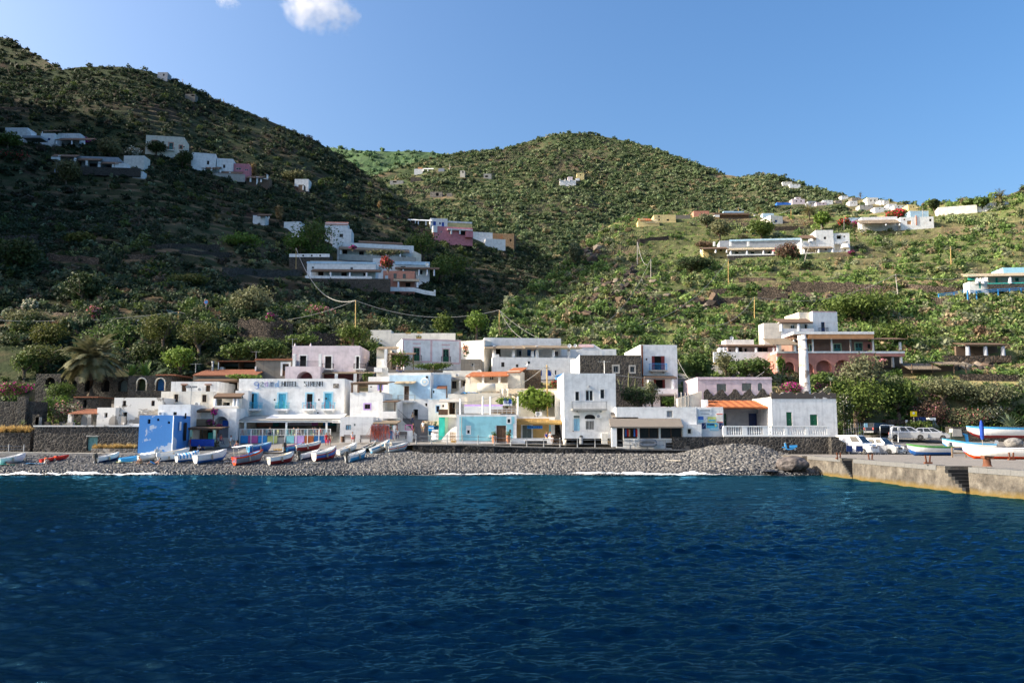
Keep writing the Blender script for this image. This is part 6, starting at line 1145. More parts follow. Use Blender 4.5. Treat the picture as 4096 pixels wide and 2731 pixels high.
# mountain
far=dict(c='interior',dep=.5)
h=hh('mountain_house','white house with an orange upper room high on the mountain shoulder','b',1103,1160,296,320,D=8);h.box('upper_room',1128,284,1158,297,1,6,'orange');h.pergola(1160,1232,296,292,310,-2,(1165,1195,1230),'white','white',.5,yk=3)
hh('mountain_hut','flat roofed hut beside the tall pole on the mountain','b',1266,1305,292,306,'greyblue',D=5);hh('mountain_ruin','tan ruin on the mountain below the white house','b',1412,1444,308,338,'cream',[('o',1425,312,1436,322,far)],D=6,cat='ruin')
hh('mountain_barn','grey barn with a sloping roof on the mountain','b',1570,1622,328,354,'concrete',[('o',1580,340,1600,352,far)],D=6,cat='barn');hh('mountain_store','low white and brown store on the mountain track','b',940,1030,374,388,'concrete',[('o',960,378,985,388,far)],D=5);hh('stone_cabin','dark stone cabin among trees on the mountain','b',1078,1150,352,372,'stonewall',D=6)
h=hh('mountain_villa','white villa with a curved terrace wall alone on the mountain slope','b',2082,2190,372,394,D=8);h.box('upper_room',2136,348,2168,372,2,7,'pinkwash');h.box('dome',2190,358,2215,374,1,5,'white')
for x in (2084,2118,2150):h.box('column',x-3,362,x+3,376,-.5,.3,'white')
hh('yellow_cottage','pale yellow cottage just above the mountain villa','b',2197,2246,324,352,'yellow',[('o',2218,332,2226,340,far)],D=8)
h=hh('stone_ruin','grey stone ruin standing alone lower on the mountain','b',1210,1292,450,478,'stonelight',[('o',1250,456,1268,478,far)],D=8,cat='ruin');hh('ruin_fragment','small fragment of stone wall beside the lone ruin','b',1322,1356,458,478,'stonelight',D=4,cat='ruin')
# right slope
h=hh('yellow_gable_house','yellow house with a tiled gable at the edge of the eastern slope','c',690,858,752,778,'yellow',D=6);m=MB();a,z=h.px(688,752);b,_=h.px(750,752);cx,zc=h.px(708,732);m.prism([(a,z),(b,z),(b-.2,zc-.4),(cx,zc)],0,5);h.part('gable',m,'yellow');h.roof('roof',705,748,800,733,-.2,5,'tilesnew',.2);h.roof('roof',750,765,858,742,-.3,5,'reedpale',.2)
h=hh('yellow_long_house','long yellow house with dark windows behind the gabled one','c',815,986,704,755,'yellow',[('w',850,735,862,750,bw),('o',915,738,935,752,dk),('w',848,712,862,726,bw)],D=7);hh('grey_flat_house','grey flat house beside the yellow ones','c',985,1100,706,728,'greystucco',D=6)
hh('rose_block','rose coloured block on the crest of the eastern slope','c',1127,1248,674,708,'salmon',D=7)
h=hh('white_cottage','white cottage with one blue window on the eastern crest','c',1730,1824,712,765,'ivory',[('w',1762,744,1782,762,dict(c='bluepaint'))],D=7,yaw=14);h=hh('crest_porch','long dark roofed porch along the eastern crest','c',1290,1560,688,722,'shadebrown',D=5,par=0);h.roof('canopy',1285,700,1575,690,-1.5,5,'timber',.25);h.box('end_wall',1290,705,1330,722,-1.5,0,'white');h.box('post',1600,705,1610,745,-1,-.5,'white');hh('crest_roof','pale blue flat roofed house along the eastern crest','c',1360,1520,676,690,'paleblue',D=6);hh('crest_house','small pale blue house by the crest palm','c',1668,1755,693,712,'paleblue',D=6)
h=hh('slope_porch_house','white house with a broad columned porch on the eastern slope','c',1395,1760,975,1018,'ivory',[('w',1450,993,1478,1012,dict(c='greenpaint')),('w',1575,993,1602,1012,dict(c='greenpaint')),('w',1705,993,1730,1012,dict(c='greenpaint'))],D=7,yaw=-4);h.pergola(1388,1772,976,962,1016,-2.6,(1418,1545,1675,1750),'reedpale','white',.3);h.box('low_wall',1390,1012,1770,1022,-2.9,-2.5,'white');h.box('stone_base',1390,1022,1770,1058,-2.8,-2.3,'stonewall');h.shell('yellow',[('w',1330,975,1350,990,bw)],x0=h.px(1200,975,1)[0],x1=h.X0-.02,z1=h.px(1290,964,1)[1],y0=1,D=5,name='west_wing',par=.1)
h.pergola(1178,1395,968,958,1000,-1.8,(1186,1300,1388),'timber','white',.3,yk=1)
h=hh('upper_slope_house','long white house with a blue edged parapet on the eastern slope','c',1330,1975,900,945,'greyblue',D=6,yaw=-6);h.box('roof_band',1410,892,1970,906,-.3,.3,'paleblue')
for x in (1288,1415,1555):h.box('column',x-8,915,x+8,950,-2,-1.5,'white')
h=hh('cubic_house','white cubic two storey house with terraces and a round oven on the eastern slope','d',518,655,628,800,'white_worn',[('w',578,680,598,700,bw),('o',585,765,605,785,dk)],D=8,yaw=-4);h.shell('white',[('o',680,668,720,698,dict(dep=1.5)),('w',734,672,748,684,bw),('o',662,735,715,790,dict(dep=1.5,c='cream')),('w',740,775,755,790,bw)],x0=h.X1+.02,x1=h.px(782,720,.6)[0],z1=h.px(720,652,.6)[1],y0=.6,D=7,name='east_wing');m=MB();p=h.px(750,770,-1.2);q=h.px(750,722,-1.2);r_=abs(h.px(785,750,-1.2)[0]-p[0]);m.tube([(p[0],-1,p[1]),(q[0],-1,q[1]-.8),(q[0],-1,q[1])],[r_,r_*.85,r_*.6],14);h.part('oven',m,'white');h.pergola(405,520,690,668,720,-.5,(405,465),'timber','white',.3,yk=3);h.pergola(420,655,768,758,806,-2.6,(426,540,650),'reed','white',.3);h.box('terrace_wall',415,805,712,815,-3,-2.4,'white');h.shell('white',[('o',430,770,520,805,dict(dep=1,c='cream'))],x0=h.px(405,760,.3)[0],x1=h.X0-.02,z1=h.px(460,712,.3)[1],y0=.3,D=6,name='west_wing',par=.2)
h=hh('bougainvillea_villa','long white villa with orange trim beneath a red bougainvillea near the skyline','d',1180,1440,525,590,ops=[('o',1232,555,1265,585,dict(c='orange',dep=.3)),('w',1205,540,1218,552,dict(c='salmon')),('o',1405,540,1425,560,dk)],D=7,yaw=-5);h.box('trim',1300,515,1308,588,-.2,.2,'salmon');h.shell('white',[],x0=h.px(875,540,2.5)[0],x1=h.X0-.02,z1=h.px(1000,525,2.5)[1],y0=2.5,D=4,name='west_wing');h.pergola(860,1185,572,548,590,-2.5,(1068,1175),'reed','white',.3,yk=2);h.box('trim',875,553,1310,566,2.0,2.4,'salmon')
hh('skyline_block','white block behind the bougainvillea villa','d',1255,1400,478,520,'paleblue',D=5);hh('crest_wall_house','long pale blue flat house west of the bougainvillea villa','d',750,890,532,560,'paleblue',D=5)
h=hh('skyline_villa','long low white villa on the skyline between the umbrella shaped tree and the palm','d',1475,1780,440,482,'ivory',D=7,yaw=-16);h.shell('white',[('w',1935,425,1948,440,bw)],x0=h.X1+.02,x1=h.px(2035,430,0)[0],z1=h.px(1950,404,0)[1],z0=-1,y0=1.0,D=5,name='east_wing')
h=hh('turquoise_house','white house with turquoise trim and a deep porch at the east edge','d',1870,2260,975,1085,'ivory',[('d',1925,1000,1945,1040,dict(c='turq')),('w',2080,1000,2110,1030,dict(c='turq'))],D=8,yaw=-6);h.box('upper_block',1985,920,2260,972,2.5,8,'cyanpale');h.pergola(1705,2260,985,965,1045,-3.2,(1785,1832,2045),'reedpale','white',.38);h.box('porch_wall',1868,1040,2260,1048,-3,-2.6,'turq');h.box('stone_base',1868,1046,2260,1100,-3,-2.6,'stonewall');h.shell('white',[('d',1795,1040,1812,1085,dict(c='turq'))],x0=h.px(1718,1040,-2)[0],x1=h.px(1866,1040,-2)[0],z1=h.px(1800,1030,-2)[1],y0=-2,D=3,name='west_wing',par=.1);h.box('green_shade',1708,982,1775,1020,-2.4,-2.3,'turq')
# ridge hamlet, far
rh=[(330,430,385,415,'pinkwash','pink house with a raised room in the ridge hamlet'),(455,520,402,432,'greyblue','grey block next to the pink house of the ridge hamlet'),(520,602,410,430,'lilac','low lilac house in the ridge hamlet'),(575,650,394,410,'white','flat white house above the lilac one in the ridge hamlet'),(715,770,360,376,'white','white house standing alone above the ridge hamlet'),(780,842,400,428,'white','white arched house in the middle of the ridge hamlet'),(918,1005,374,415,'ivory','tall white house crowning the ridge hamlet'),(860,965,432,446,'concrete','long terrace house below the tall white house of the ridge hamlet'),(978,1088,450,468,'white','white house with posts lowest in the ridge hamlet'),(1085,1150,424,440,'white','white house on the descending skyline of the hamlet'),(1130,1230,434,456,'ivory','cream house at the end of the ridge hamlet'),(1240,1302,428,460,'yellow','yellow block on the skyline east of the hamlet'),(1165,1205,460,480,'cream','tan block below the yellow one on the skyline'),(1020,1060,392,420,'white','narrow white house beside the tall one of the ridge hamlet'),(1048,1090,398,418,'ivory','cream house stepping down the hamlet skyline'),(312,395,268,280,'white','white house near the mountain shoulder skyline'),(255,330,250,262,'ivory','tiny tan house near the mountain shoulder skyline'),(212,335,412,422,'bluepaint','long blue edged terrace west of the pink ridge house'),(670,720,395,412,'stonelight','stone house in the ridge hamlet'),(800,860,372,386,'stonelight','stone shed under the trees of the ridge hamlet')]
for x0,x1,yt,yb,mt,lb in rh:
 w_=x1-x0;hh('hamlet_house',lb,'d',x0,x1,yt,yb,mt,[('o',x0+w_*.3,yt+(yb-yt)*.35,x0+w_*.42,yt+(yb-yt)*.75,far),('o',x0+w_*.65,yt+(yb-yt)*.35,x0+w_*.77,yt+(yb-yt)*.75,far)],D=6,group='houses of the ridge hamlet')
h=hh('pink_room','pink upper room on the pink ridge hamlet house','d',355,398,370,388,'pinkwash',[('o',372,376,382,386,far)],D=5)
# vegetation
def cloud(n,rx,ry,rz,ls,seed,lobes=7,lob=.55,flat=0,up=.35,jit=.75,asp=1.5):
 """leaf sized quads spread over several overlapping lobes -> (V, F)"""
 g=np.random.default_rng(seed)
 if lobes>1:
  c=g.normal(size=(lobes,3));c/=np.linalg.norm(c,axis=1)[:,None];c*=g.uniform(.35,.68,(lobes,1));c[:,2]=np.abs(c[:,2])*(1-flat)+c[:,2]*flat*.4;c[0]=0
  rr=g.uniform(lob*.7,lob*1.15,lobes);rr[0]=lob*1.2
 else:c=np.zeros((1,3));rr=np.ones(1)
 k=g.choice(len(c),n,p=rr**2/(rr**2).sum());d=g.normal(size=(n,3));d/=np.linalg.norm(d,axis=1)[:,None]
 p=c[k]+d*rr[k][:,None]*(1-.45*g.random((n,1))**2.2)
 p*=1+.10*g.normal(size=(n,1));P=p*np.array([rx,ry,rz])
 nrm=d*.8+g.normal(size=(n,3))*jit;nrm[:,2]+=up;nrm/=np.linalg.norm(nrm,axis=1)[:,None]
 a=np.cross(nrm,g.normal(size=(n,3)));a/=np.linalg.norm(a,axis=1)[:,None]+1e-9;b=np.cross(nrm,a)
 s_=ls*g.uniform(.55,1.3,(n,1));a*=s_*asp*.5;b*=s_*.5
 V=np.stack([P-a-b*.4,P-a*.1-b,P+a+b*.2,P+a*.1+b],1).reshape(-1,3)
 return V,np.arange(n*4).reshape(n,4)
def blades(n,seed,L=1.,w=.12,spread=1.,droop=.5,segs=4,z0=.1,up=(.2,1.2)):
 """strap leaves from one point"""
 g=np.random.default_rng(seed);Vs,Fs=[],[]
 for i in range(n):
  az=g.uniform(0,6.283);el=g.uniform(*up);ll=L*g.uniform(.7,1.1);p=np.array([0,0,z0]);d=np.array([math.cos(az)*math.cos(el)*spread,math.sin(az)*math.cos(el)*spread,math.sin(el)]);side=np.array([-math.sin(az),math.cos(az),0]);base=len(Vs)
  for j in range(segs+1):
   ww=w*(1-(j/segs))**.7*(.6+.8*min(1,j/segs*3))if j<segs else .005
   Vs+=[p-side*ww,p+side*ww];p=p+d*ll/segs;d=d+np.array([0,0,-droop/segs*1.6]);d/=np.linalg.norm(d)
  for j in range(segs):q=base+j*2;Fs.append((q,q+1,q+3,q+2))
 return np.array(Vs),np.array(Fs)
def fronds(n,seed,L=2.4,droop=1.1,up=(-.2,1.35),nl=16,lw=.05,ll=.45,old=None):
 g=np.random.default_rng(seed);Vs,Fs=[],[]
 def q(*p):b=len(Vs);Vs.extend(p);Fs.append((b,b+1,b+2,b+3))
 for i in range(n):
  az=g.uniform(0,6.283);el=g.uniform(*up);LL=L*g.uniform(.8,1.1);p=np.zeros(3);d=np.array([math.cos(az)*math.cos(el),math.sin(az)*math.cos(el),math.sin(el)]);side=np.array([-math.sin(az),math.cos(az),0])
  for j in range(nl):
   p2=p+d*LL/nl;q(p-side*.03,p+side*.03,p2+side*.03,p2-side*.03)
   l=ll*(1.1-.75*abs(j/nl-.4)*1.5)
   for sg in (-1,1):
    tip=p2+side*sg*l*.8+d*l*.55+np.array([0,0,-.12*l]);q(p,p+d*lw*2,tip+d*.02,tip)
   p=p2;d=d+np.array([0,0,-droop/nl]);d/=np.linalg.norm(d)
 return np.array(Vs),np.array(Fs)
def pear(seed,n=26):
 g=np.random.default_rng(seed);Vs,Fs,mi=[],[],[]
 stack=[(np.array([g.normal()*.25,g.normal()*.25,0]),np.array([g.normal()*.3,g.normal()*.3,1]),0)for _ in range(5)]
 while stack and len(Fs)<n*5:
  p,d,lv=stack.pop(0);d=d/np.linalg.norm(d);s_=.34*g.uniform(.8,1.15);sd=np.cross(d,g.normal(size=3));sd/=np.linalg.norm(sd);nn=np.cross(sd,d)*.035
  pts=[p,p+d*s_*.35+sd*s_*.4,p+d*s_*.8+sd*s_*.42,p+d*s_*1.1,p+d*s_*.8-sd*s_*.42,p+d*s_*.35-sd*s_*.4];b=len(Vs);Vs+=[v+nn for v in pts]+[v-nn for v in pts]
  Fs+=[(b,b+1,b+2,b+3),(b,b+3,b+4,b+5),(b+6,b+9,b+8,b+7),(b+6,b+11,b+10,b+9),(b+1,b+7,b+8,b+2)]
  if lv<3:
   for _ in range(g.integers(1,4)):stack.append((p+d*s_*1.0+sd*g.uniform(-.25,.25)*s_,d+g.normal(size=3)*.6+np.array([0,0,.25]),lv+1))
 return np.array(Vs),np.array(Fs)
def plant_mesh(name,V,Fc,mat):o=npmesh(name,V,Fc,mat,lk=False);return o.data
def tree(name,label,cat,k,cx,ytop,w,ybot,mat,Y=None,trunk=.3,n=1500,ls=.24,seed=1,lobes=9,group=None,flat=0,flower=None,fn=.25,bark='bark',dz=0,aw=.8):
 """tapered trunk with limbs under a crown of leaf clumps; crown spans ytop..ybot, the trunk takes the lowest share"""
 u,vb=kp(k,cx,ybot);_,vt=kp(k,cx,ytop);wpx=w*KR[k][2]
 p=at(u,vb,Y)if Y else hit(u,vb)
 if p is None:return
 if not Y:p=at(u,vb,p.y-.6)
 Hh=at(u,vt,p.y).z-p.z;Wd=wpx/F*p.y;t=empty(name,p,0,label,cat,group)
 th=Hh*trunk*.55;cz=th+(Hh-th)*.5;rx=Wd/2*1.02;rz=(Hh-th)/2*1.12
 V,Fc=cloud(n,rx,rx*aw,rz,ls,seed,lobes,flat=flat);V[:,2]+=cz
 me=npmesh('crown',V,Fc,mat,lk=False);link(me,t)
 if flower:
  V,Fc=cloud(int(n*fn),rx*1.02,rx*aw*1.02,rz*1.03,ls*.8,seed,lobes,flat=flat);V[:,2]+=cz+.03;o=npmesh('blossom',V,Fc,flower,parent=t)
 g=random.Random(seed);m=MB();r0=max(.07,min(.35,Wd*.045))
 m.tube([(0,0,-1.2),(.03*Hh*g.uniform(-1,1),0,th*.5),(0,0,max(th,Hh*.35))],[r0*1.3,r0,r0*.75],7)
 for i in range(6):
  a=g.uniform(0,6.28);z0=max(th,Hh*.3)*g.uniform(.65,1);m.tube([(0,0,z0),(rx*.4*math.cos(a),rx*.3*math.sin(a),cz+rz*g.uniform(-.3,.3)),(rx*.68*math.cos(a),rx*.55*math.sin(a),cz+rz*g.uniform(0,.6))],[r0*.6,r0*.35,r0*.12],5)
 m.build('trunk',bark,t);return t
def shrub(name,label,cat,k,cx,ytop,w,ybot,mat,Y=None,n=700,ls=.2,seed=1,lobes=7,group=None,flower=None,fn=.3,aw=.8):
 u,vb=kp(k,cx,ybot);_,vt=kp(k,cx,ytop);wpx=w*KR[k][2];p=at(u,vb,Y)if Y else hit(u,vb)
 if p is None:return
 if not Y:p=at(u,vb,p.y-.4)
 Hh=at(u,vt,p.y).z-p.z;Wd=wpx/F*p.y;V,Fc=cloud(n,Wd/2,Wd/2*aw,Hh*.62,ls,seed,lobes);V[:,2]=np.maximum(V[:,2]+Hh*.42,-.15);nn=len(Fc);mi=None;mats=mat
 t=empty(name,p,0,label,cat,group);npmesh('foliage',V,Fc,mat,parent=t)
 if flower:V,Fc=cloud(int(n*fn),Wd/2*1.03,Wd/2*aw,Hh*.63,ls*.85,seed,lobes);V[:,2]=np.maximum(V[:,2]+Hh*.44,0);npmesh('blossom',V,Fc,flower,parent=t)
 m=MB();g=random.Random(seed)
 for i in range(4):a=g.uniform(0,6.28);m.tube([(0,0,-.6),(Wd*.15*math.cos(a),Wd*.15*math.sin(a),Hh*.3),(Wd*.3*math.cos(a),Wd*.3*math.sin(a),Hh*.6)],[.07,.05,.02],5)
 m.build('stem','bark',t);return t
def palm(label,k,cx,ycrown,w,ybot,Y=None,n=46,droop=1.2,shag=0,seed=1,nl=16,cat='palm',name='palm_tree',mat='leafpalm',up=(-.35,1.4)):
 u,vb=kp(k,cx,ybot);_,vc=kp(k,cx,ycrown);p=at(u,vb,Y)if Y else hit(u,vb)
 if p is None:return
 if not Y:p=at(u,vb,p.y-.5)
 Hh=at(u,vc,p.y).z-p.z;L=w*KR[k][2]/F*p.y/2*1.15;t=empty(name,p,0,label,cat,'palms' if shag else None)
 m=MB();r0=max(.16,L*.085);m.tube([(0,0,-1),(.1,0,Hh*.4),(0,0,Hh)],[r0*1.25,r0,r0*1.15],9);m.build('trunk','palmbark',t)
 V,Fc=fronds(n,seed,L,droop,up,nl,L*.03,L*.24);V[:,2]+=Hh;npmesh('fronds',V,Fc,mat,parent=t)
 if shag:V,Fc=cloud(260,L*.45,L*.45,L*shag,L*.3,seed,1,asp=2.2,up=-.5);V[:,2]+=Hh-L*shag*.6;npmesh('dead_fronds',V,Fc,'deadfrond',parent=t)
 return t
TR='trees around the village'
# hand placed trees: (kind, label, view, centre x, top, width, base, foliage, distance, options)
for i,a in enumerate([('pine_tree','spreading stone pine with a rounded bright crown above the date palm','F',112,733,100,822,'leafpine',136,dict(trunk=.3,n=1900,ls=.3,flat=.6)),('pine_tree','lower dark gold pine in front of the basalt house','F',95,782,118,860,'leafpine',128,dict(trunk=.25,n=1900,ls=.28,flat=.6)),('pine_tree','tall pine with layered crown behind the bright fig bush','F',372,718,98,812,'leafpine',134,dict(trunk=.35,n=1900,ls=.28,flat=.5)),('pine_tree','broad pine with a forked trunk above the long tile roof','F',455,735,105,822,'leafpine',133,dict(trunk=.4,n=2000,ls=.26,flat=.5)),('fig_tree','bright green fig tree behind the arcade','F',413,800,100,862,'leafbright',127,dict(trunk=.15,n=1500,ls=.34)),('tree','dark leafy tree between the two tall pines','F',265,742,150,830,'leafgreen',138,dict(trunk=.15,n=2200,ls=.32,lobes=12)),('tree','broad dark tree filling the gap behind the banana plants','F',330,790,120,850,'leafdark',132,dict(trunk=.15,n=1600,ls=.3)),('tree','large olive green tree on the slope above the pines','F',585,663,118,742,'leafolive',158,dict(trunk=.2,n=2200,ls=.34,lobes=11)),('tree','tall feathery green tree beside the red roofed house','F',722,508,105,600,'leafgreen',None,dict(trunk=.2,n=1900,ls=.5,lobes=11)),('tree','round topped green tree under the tall feathery one','F',690,540,90,590,'leafbright',None,dict(trunk=.2,n=1300,ls=.45)),('tree','leafy green tree at the foot of the red roofed house','F',735,560,70,610,'leafgreen',None,dict(trunk=.15,n=1200,ls=.42)),('tree','tall open crowned tree on the spur below the pink villa','F',970,535,100,610,'leafgreen',None,dict(trunk=.2,n=1600,ls=.55)),('tree','bushy tree at the east end of the white hillside houses','F',1040,585,90,650,'leafgreen',None,dict(trunk=.1,n=1500,ls=.45)),('tree','yellow green tree under the salmon house','F',1015,725,66,778,'leafgreen',148,dict(trunk=.12,n=1200,ls=.3)),('tree','pale green tree above the pink trimmed house','F',1095,718,62,772,'leafbright',148,dict(trunk=.12,n=1200,ls=.3)),('tree','green tree behind the pale pink house','F',810,748,82,795,'leafgreen',136,dict(trunk=.1,n=1300,ls=.3)),('tree','grey green tree beside the yellow pole above the village','F',850,732,72,775,'leafolive',150,dict(trunk=.15,n=1200,ls=.3)),('tree','dark green tree behind the roof of the pink house','F',690,768,80,796,'leafgreen',134,dict(trunk=.1,n=1200,ls=.3)),('citrus_tree','dense dark glossy tree to the east of the tall white house','F',1602,806,88,882,'leafgreen',124,dict(trunk=.12,n=2600,ls=.28,lobes=10)),('olive_tree','pale grey olive tree in front of the porch villa','F',1668,810,62,868,'leafolive',128,dict(trunk=.2,n=1200,ls=.24)),('tree','low spreading green tree beside the red villa','F',1728,824,110,868,'leafgreen',126,dict(trunk=.1,n=2000,ls=.28,lobes=12)),('fig_tree','leafy fig tree behind the bar with the bamboo awning','F',1232,896,104,960,'leafbright',106,dict(trunk=.2,n=1500,ls=.34,lobes=9)),('citrus_tree','dark rounded tree beside the white balcony house','F',1470,888,92,944,'leafdark',105,dict(trunk=.12,n=2400,ls=.2,lobes=9)),('olive_tree','grey olive tree leaning out of the dark rounded tree','F',1498,876,44,915,'leafolive',106.5,dict(trunk=.2,n=700,ls=.18)),('tree','small bright tree in the courtyard of the tall white house','F',1538,912,36,940,'leafbright',107,dict(trunk=.15,n=600,ls=.22)),('tree','tall grey green tree in front of the east end of the red villa','F',1985,822,120,945,'leafolive',None,dict(trunk=.2,n=3000,ls=.3,lobes=13)),('tree','broad dark tree behind the parked dark estate car','F',1965,868,165,985,'leafgreen',118.5,dict(trunk=.12,n=3800,ls=.28,lobes=15)),('tree','green tree standing between olives above the car park','F',2065,878,120,955,'leafgreen',None,dict(trunk=.12,n=2200,ls=.3,lobes=11)),('olive_tree','silvery olive tree above the oleanders','F',2165,868,150,930,'leafolive',None,dict(trunk=.15,n=2400,ls=.28,lobes=12)),('olive_tree','silvery olive tree at the east edge above the beached boat','F',2280,880,140,940,'leafolive',None,dict(trunk=.15,n=2000,ls=.28,lobes=11)),('tree','dark spreading tree on the terrace east of the white cube house','F',1985,672,190,742,'leafgreen',None,dict(trunk=.08,n=3600,ls=.42,lobes=16)),('tree','tree on the bank east of the red villa','F',2050,742,110,800,'leafgreen',None,dict(trunk=.1,n=1600,ls=.36)),('tree','umbrella shaped tree standing on the skyline','d',1820,378,130,470,'leafgreen',None,dict(trunk=.35,n=1400,ls=.8,flat=.3)),('tree','round dark tree with a clear trunk on the skyline','d',1442,398,96,482,'leafdark',None,dict(trunk=.35,n=1100,ls=.8)),('tree','tall bright tree in front of the crest palm','d',570,490,150,620,'leafbright',None,dict(trunk=.15,n=1600,ls=.6)),('tree','leafy tree on the skyline beside the umbrella shaped tree','d',1720,392,90,440,'leafgreen',None,dict(trunk=.2,n=700,ls=.8)),('olive_tree','olive tree on the slope north of the broad porch house','c',1330,760,220,900,'leafolive',None,dict(trunk=.1,n=2200,ls=.5,lobes=12)),('tree','green tree on the crest above the blue edged house','c',1660,745,210,890,'leafgreen',None,dict(trunk=.1,n=2200,ls=.5,lobes=12)),('olive_tree','olive tree below the crest porch','c',1230,700,160,800,'leafolive',None,dict(trunk=.1,n=1500,ls=.5)),('tree','tall pale tree by the gully at the edge of the eastern slope','c',190,940,140,1120,'leafolive',None,dict(trunk=.15,n=1700,ls=.5)),('tree','dark hedge like tree below the broad porch house','c',1120,1040,330,1150,'leafdark',None,dict(trunk=.05,n=3000,ls=.42,lobes=16)),('tree','dark round crowned tree below the cream villa','a',1225,920,180,1020,'leafdark',None,dict(trunk=.1,n=1500,ls=.55)),('tree','spreading olive tree in front of the porch house','a',860,915,220,1060,'leafolive',None,dict(trunk=.2,n=1700,ls=.6)),('tree','dark tree beside the long white house','a',1430,995,150,1120,'leafdark',None,dict(trunk=.1,n=1300,ls=.55)),('tree','tree covering the small white house on the western slope','b',305,318,150,385,'leafolive',None,dict(trunk=.15,n=1300,ls=.6)),('tree','green tree grown among houses at the top west edge','a',60,850,230,960,'leafgreen',None,dict(trunk=.1,n=1600,ls=.6)),('tree','broad olive green canopy below the porch house terrace','a',520,1085,230,1240,'leafolive',None,dict(trunk=.1,n=1600,ls=.6)),('pine_tree','umbrella shaped green pine on the stepped western slope','f',1490,770,330,890,'leafpine',None,dict(trunk=.15,n=2600,ls=.42,flat=.5,lobes=12)),('tree','dark dense tree on the bare brown bank of the western slope','f',640,790,310,1000,'leafdark',None,dict(trunk=.08,n=3000,ls=.42,lobes=14)),('tree','dark mass of foliage at the west edge of the stepped slope','f',130,510,330,760,'leafdark',None,dict(trunk=.05,n=2800,ls=.5,lobes=15)),('pine_tree','flat topped bright pine on the stepped western slope','f',610,450,250,550,'leafpine',None,dict(trunk=.1,n=1800,ls=.5,flat=.6)),('tree','leafy olive green tree above the terrace with parked car','f',1960,890,330,1130,'leafolive',150,dict(trunk=.12,n=2400,ls=.34,lobes=13)),('tree','bright tree at the foot of the white hillside houses','f',1880,470,350,570,'leafbright',None,dict(trunk=.05,n=2200,ls=.45,lobes=13)),('tree','feathery tree in the shaded gully under the spur','F',1010,590,90,660,'leafgreen',None,dict(trunk=.1,n=1500,ls=.45)),('tree','dark leafy tree above the bougainvillea at the west edge','F',28,765,100,832,'leafdark',137,dict(trunk=.1,n=1500,ls=.3)),('tree','dark tree under the golden pine beside the basalt house','F',55,812,80,868,'leafgreen',126,dict(trunk=.1,n=1300,ls=.28)),('tree','grey green tree on the road bank behind the spreading pine','F',70,715,110,765,'leafolive',146,dict(trunk=.1,n=1500,ls=.32)),('tree','small tree with a bare trunk on the west shoulder','b',480,370,60,430,'leafgreen',None,dict(trunk=.35,n=500,ls=.5)),]):tree(a[0],a[1],'tree',*a[2:8],Y=a[8],seed=20+i,**a[9])
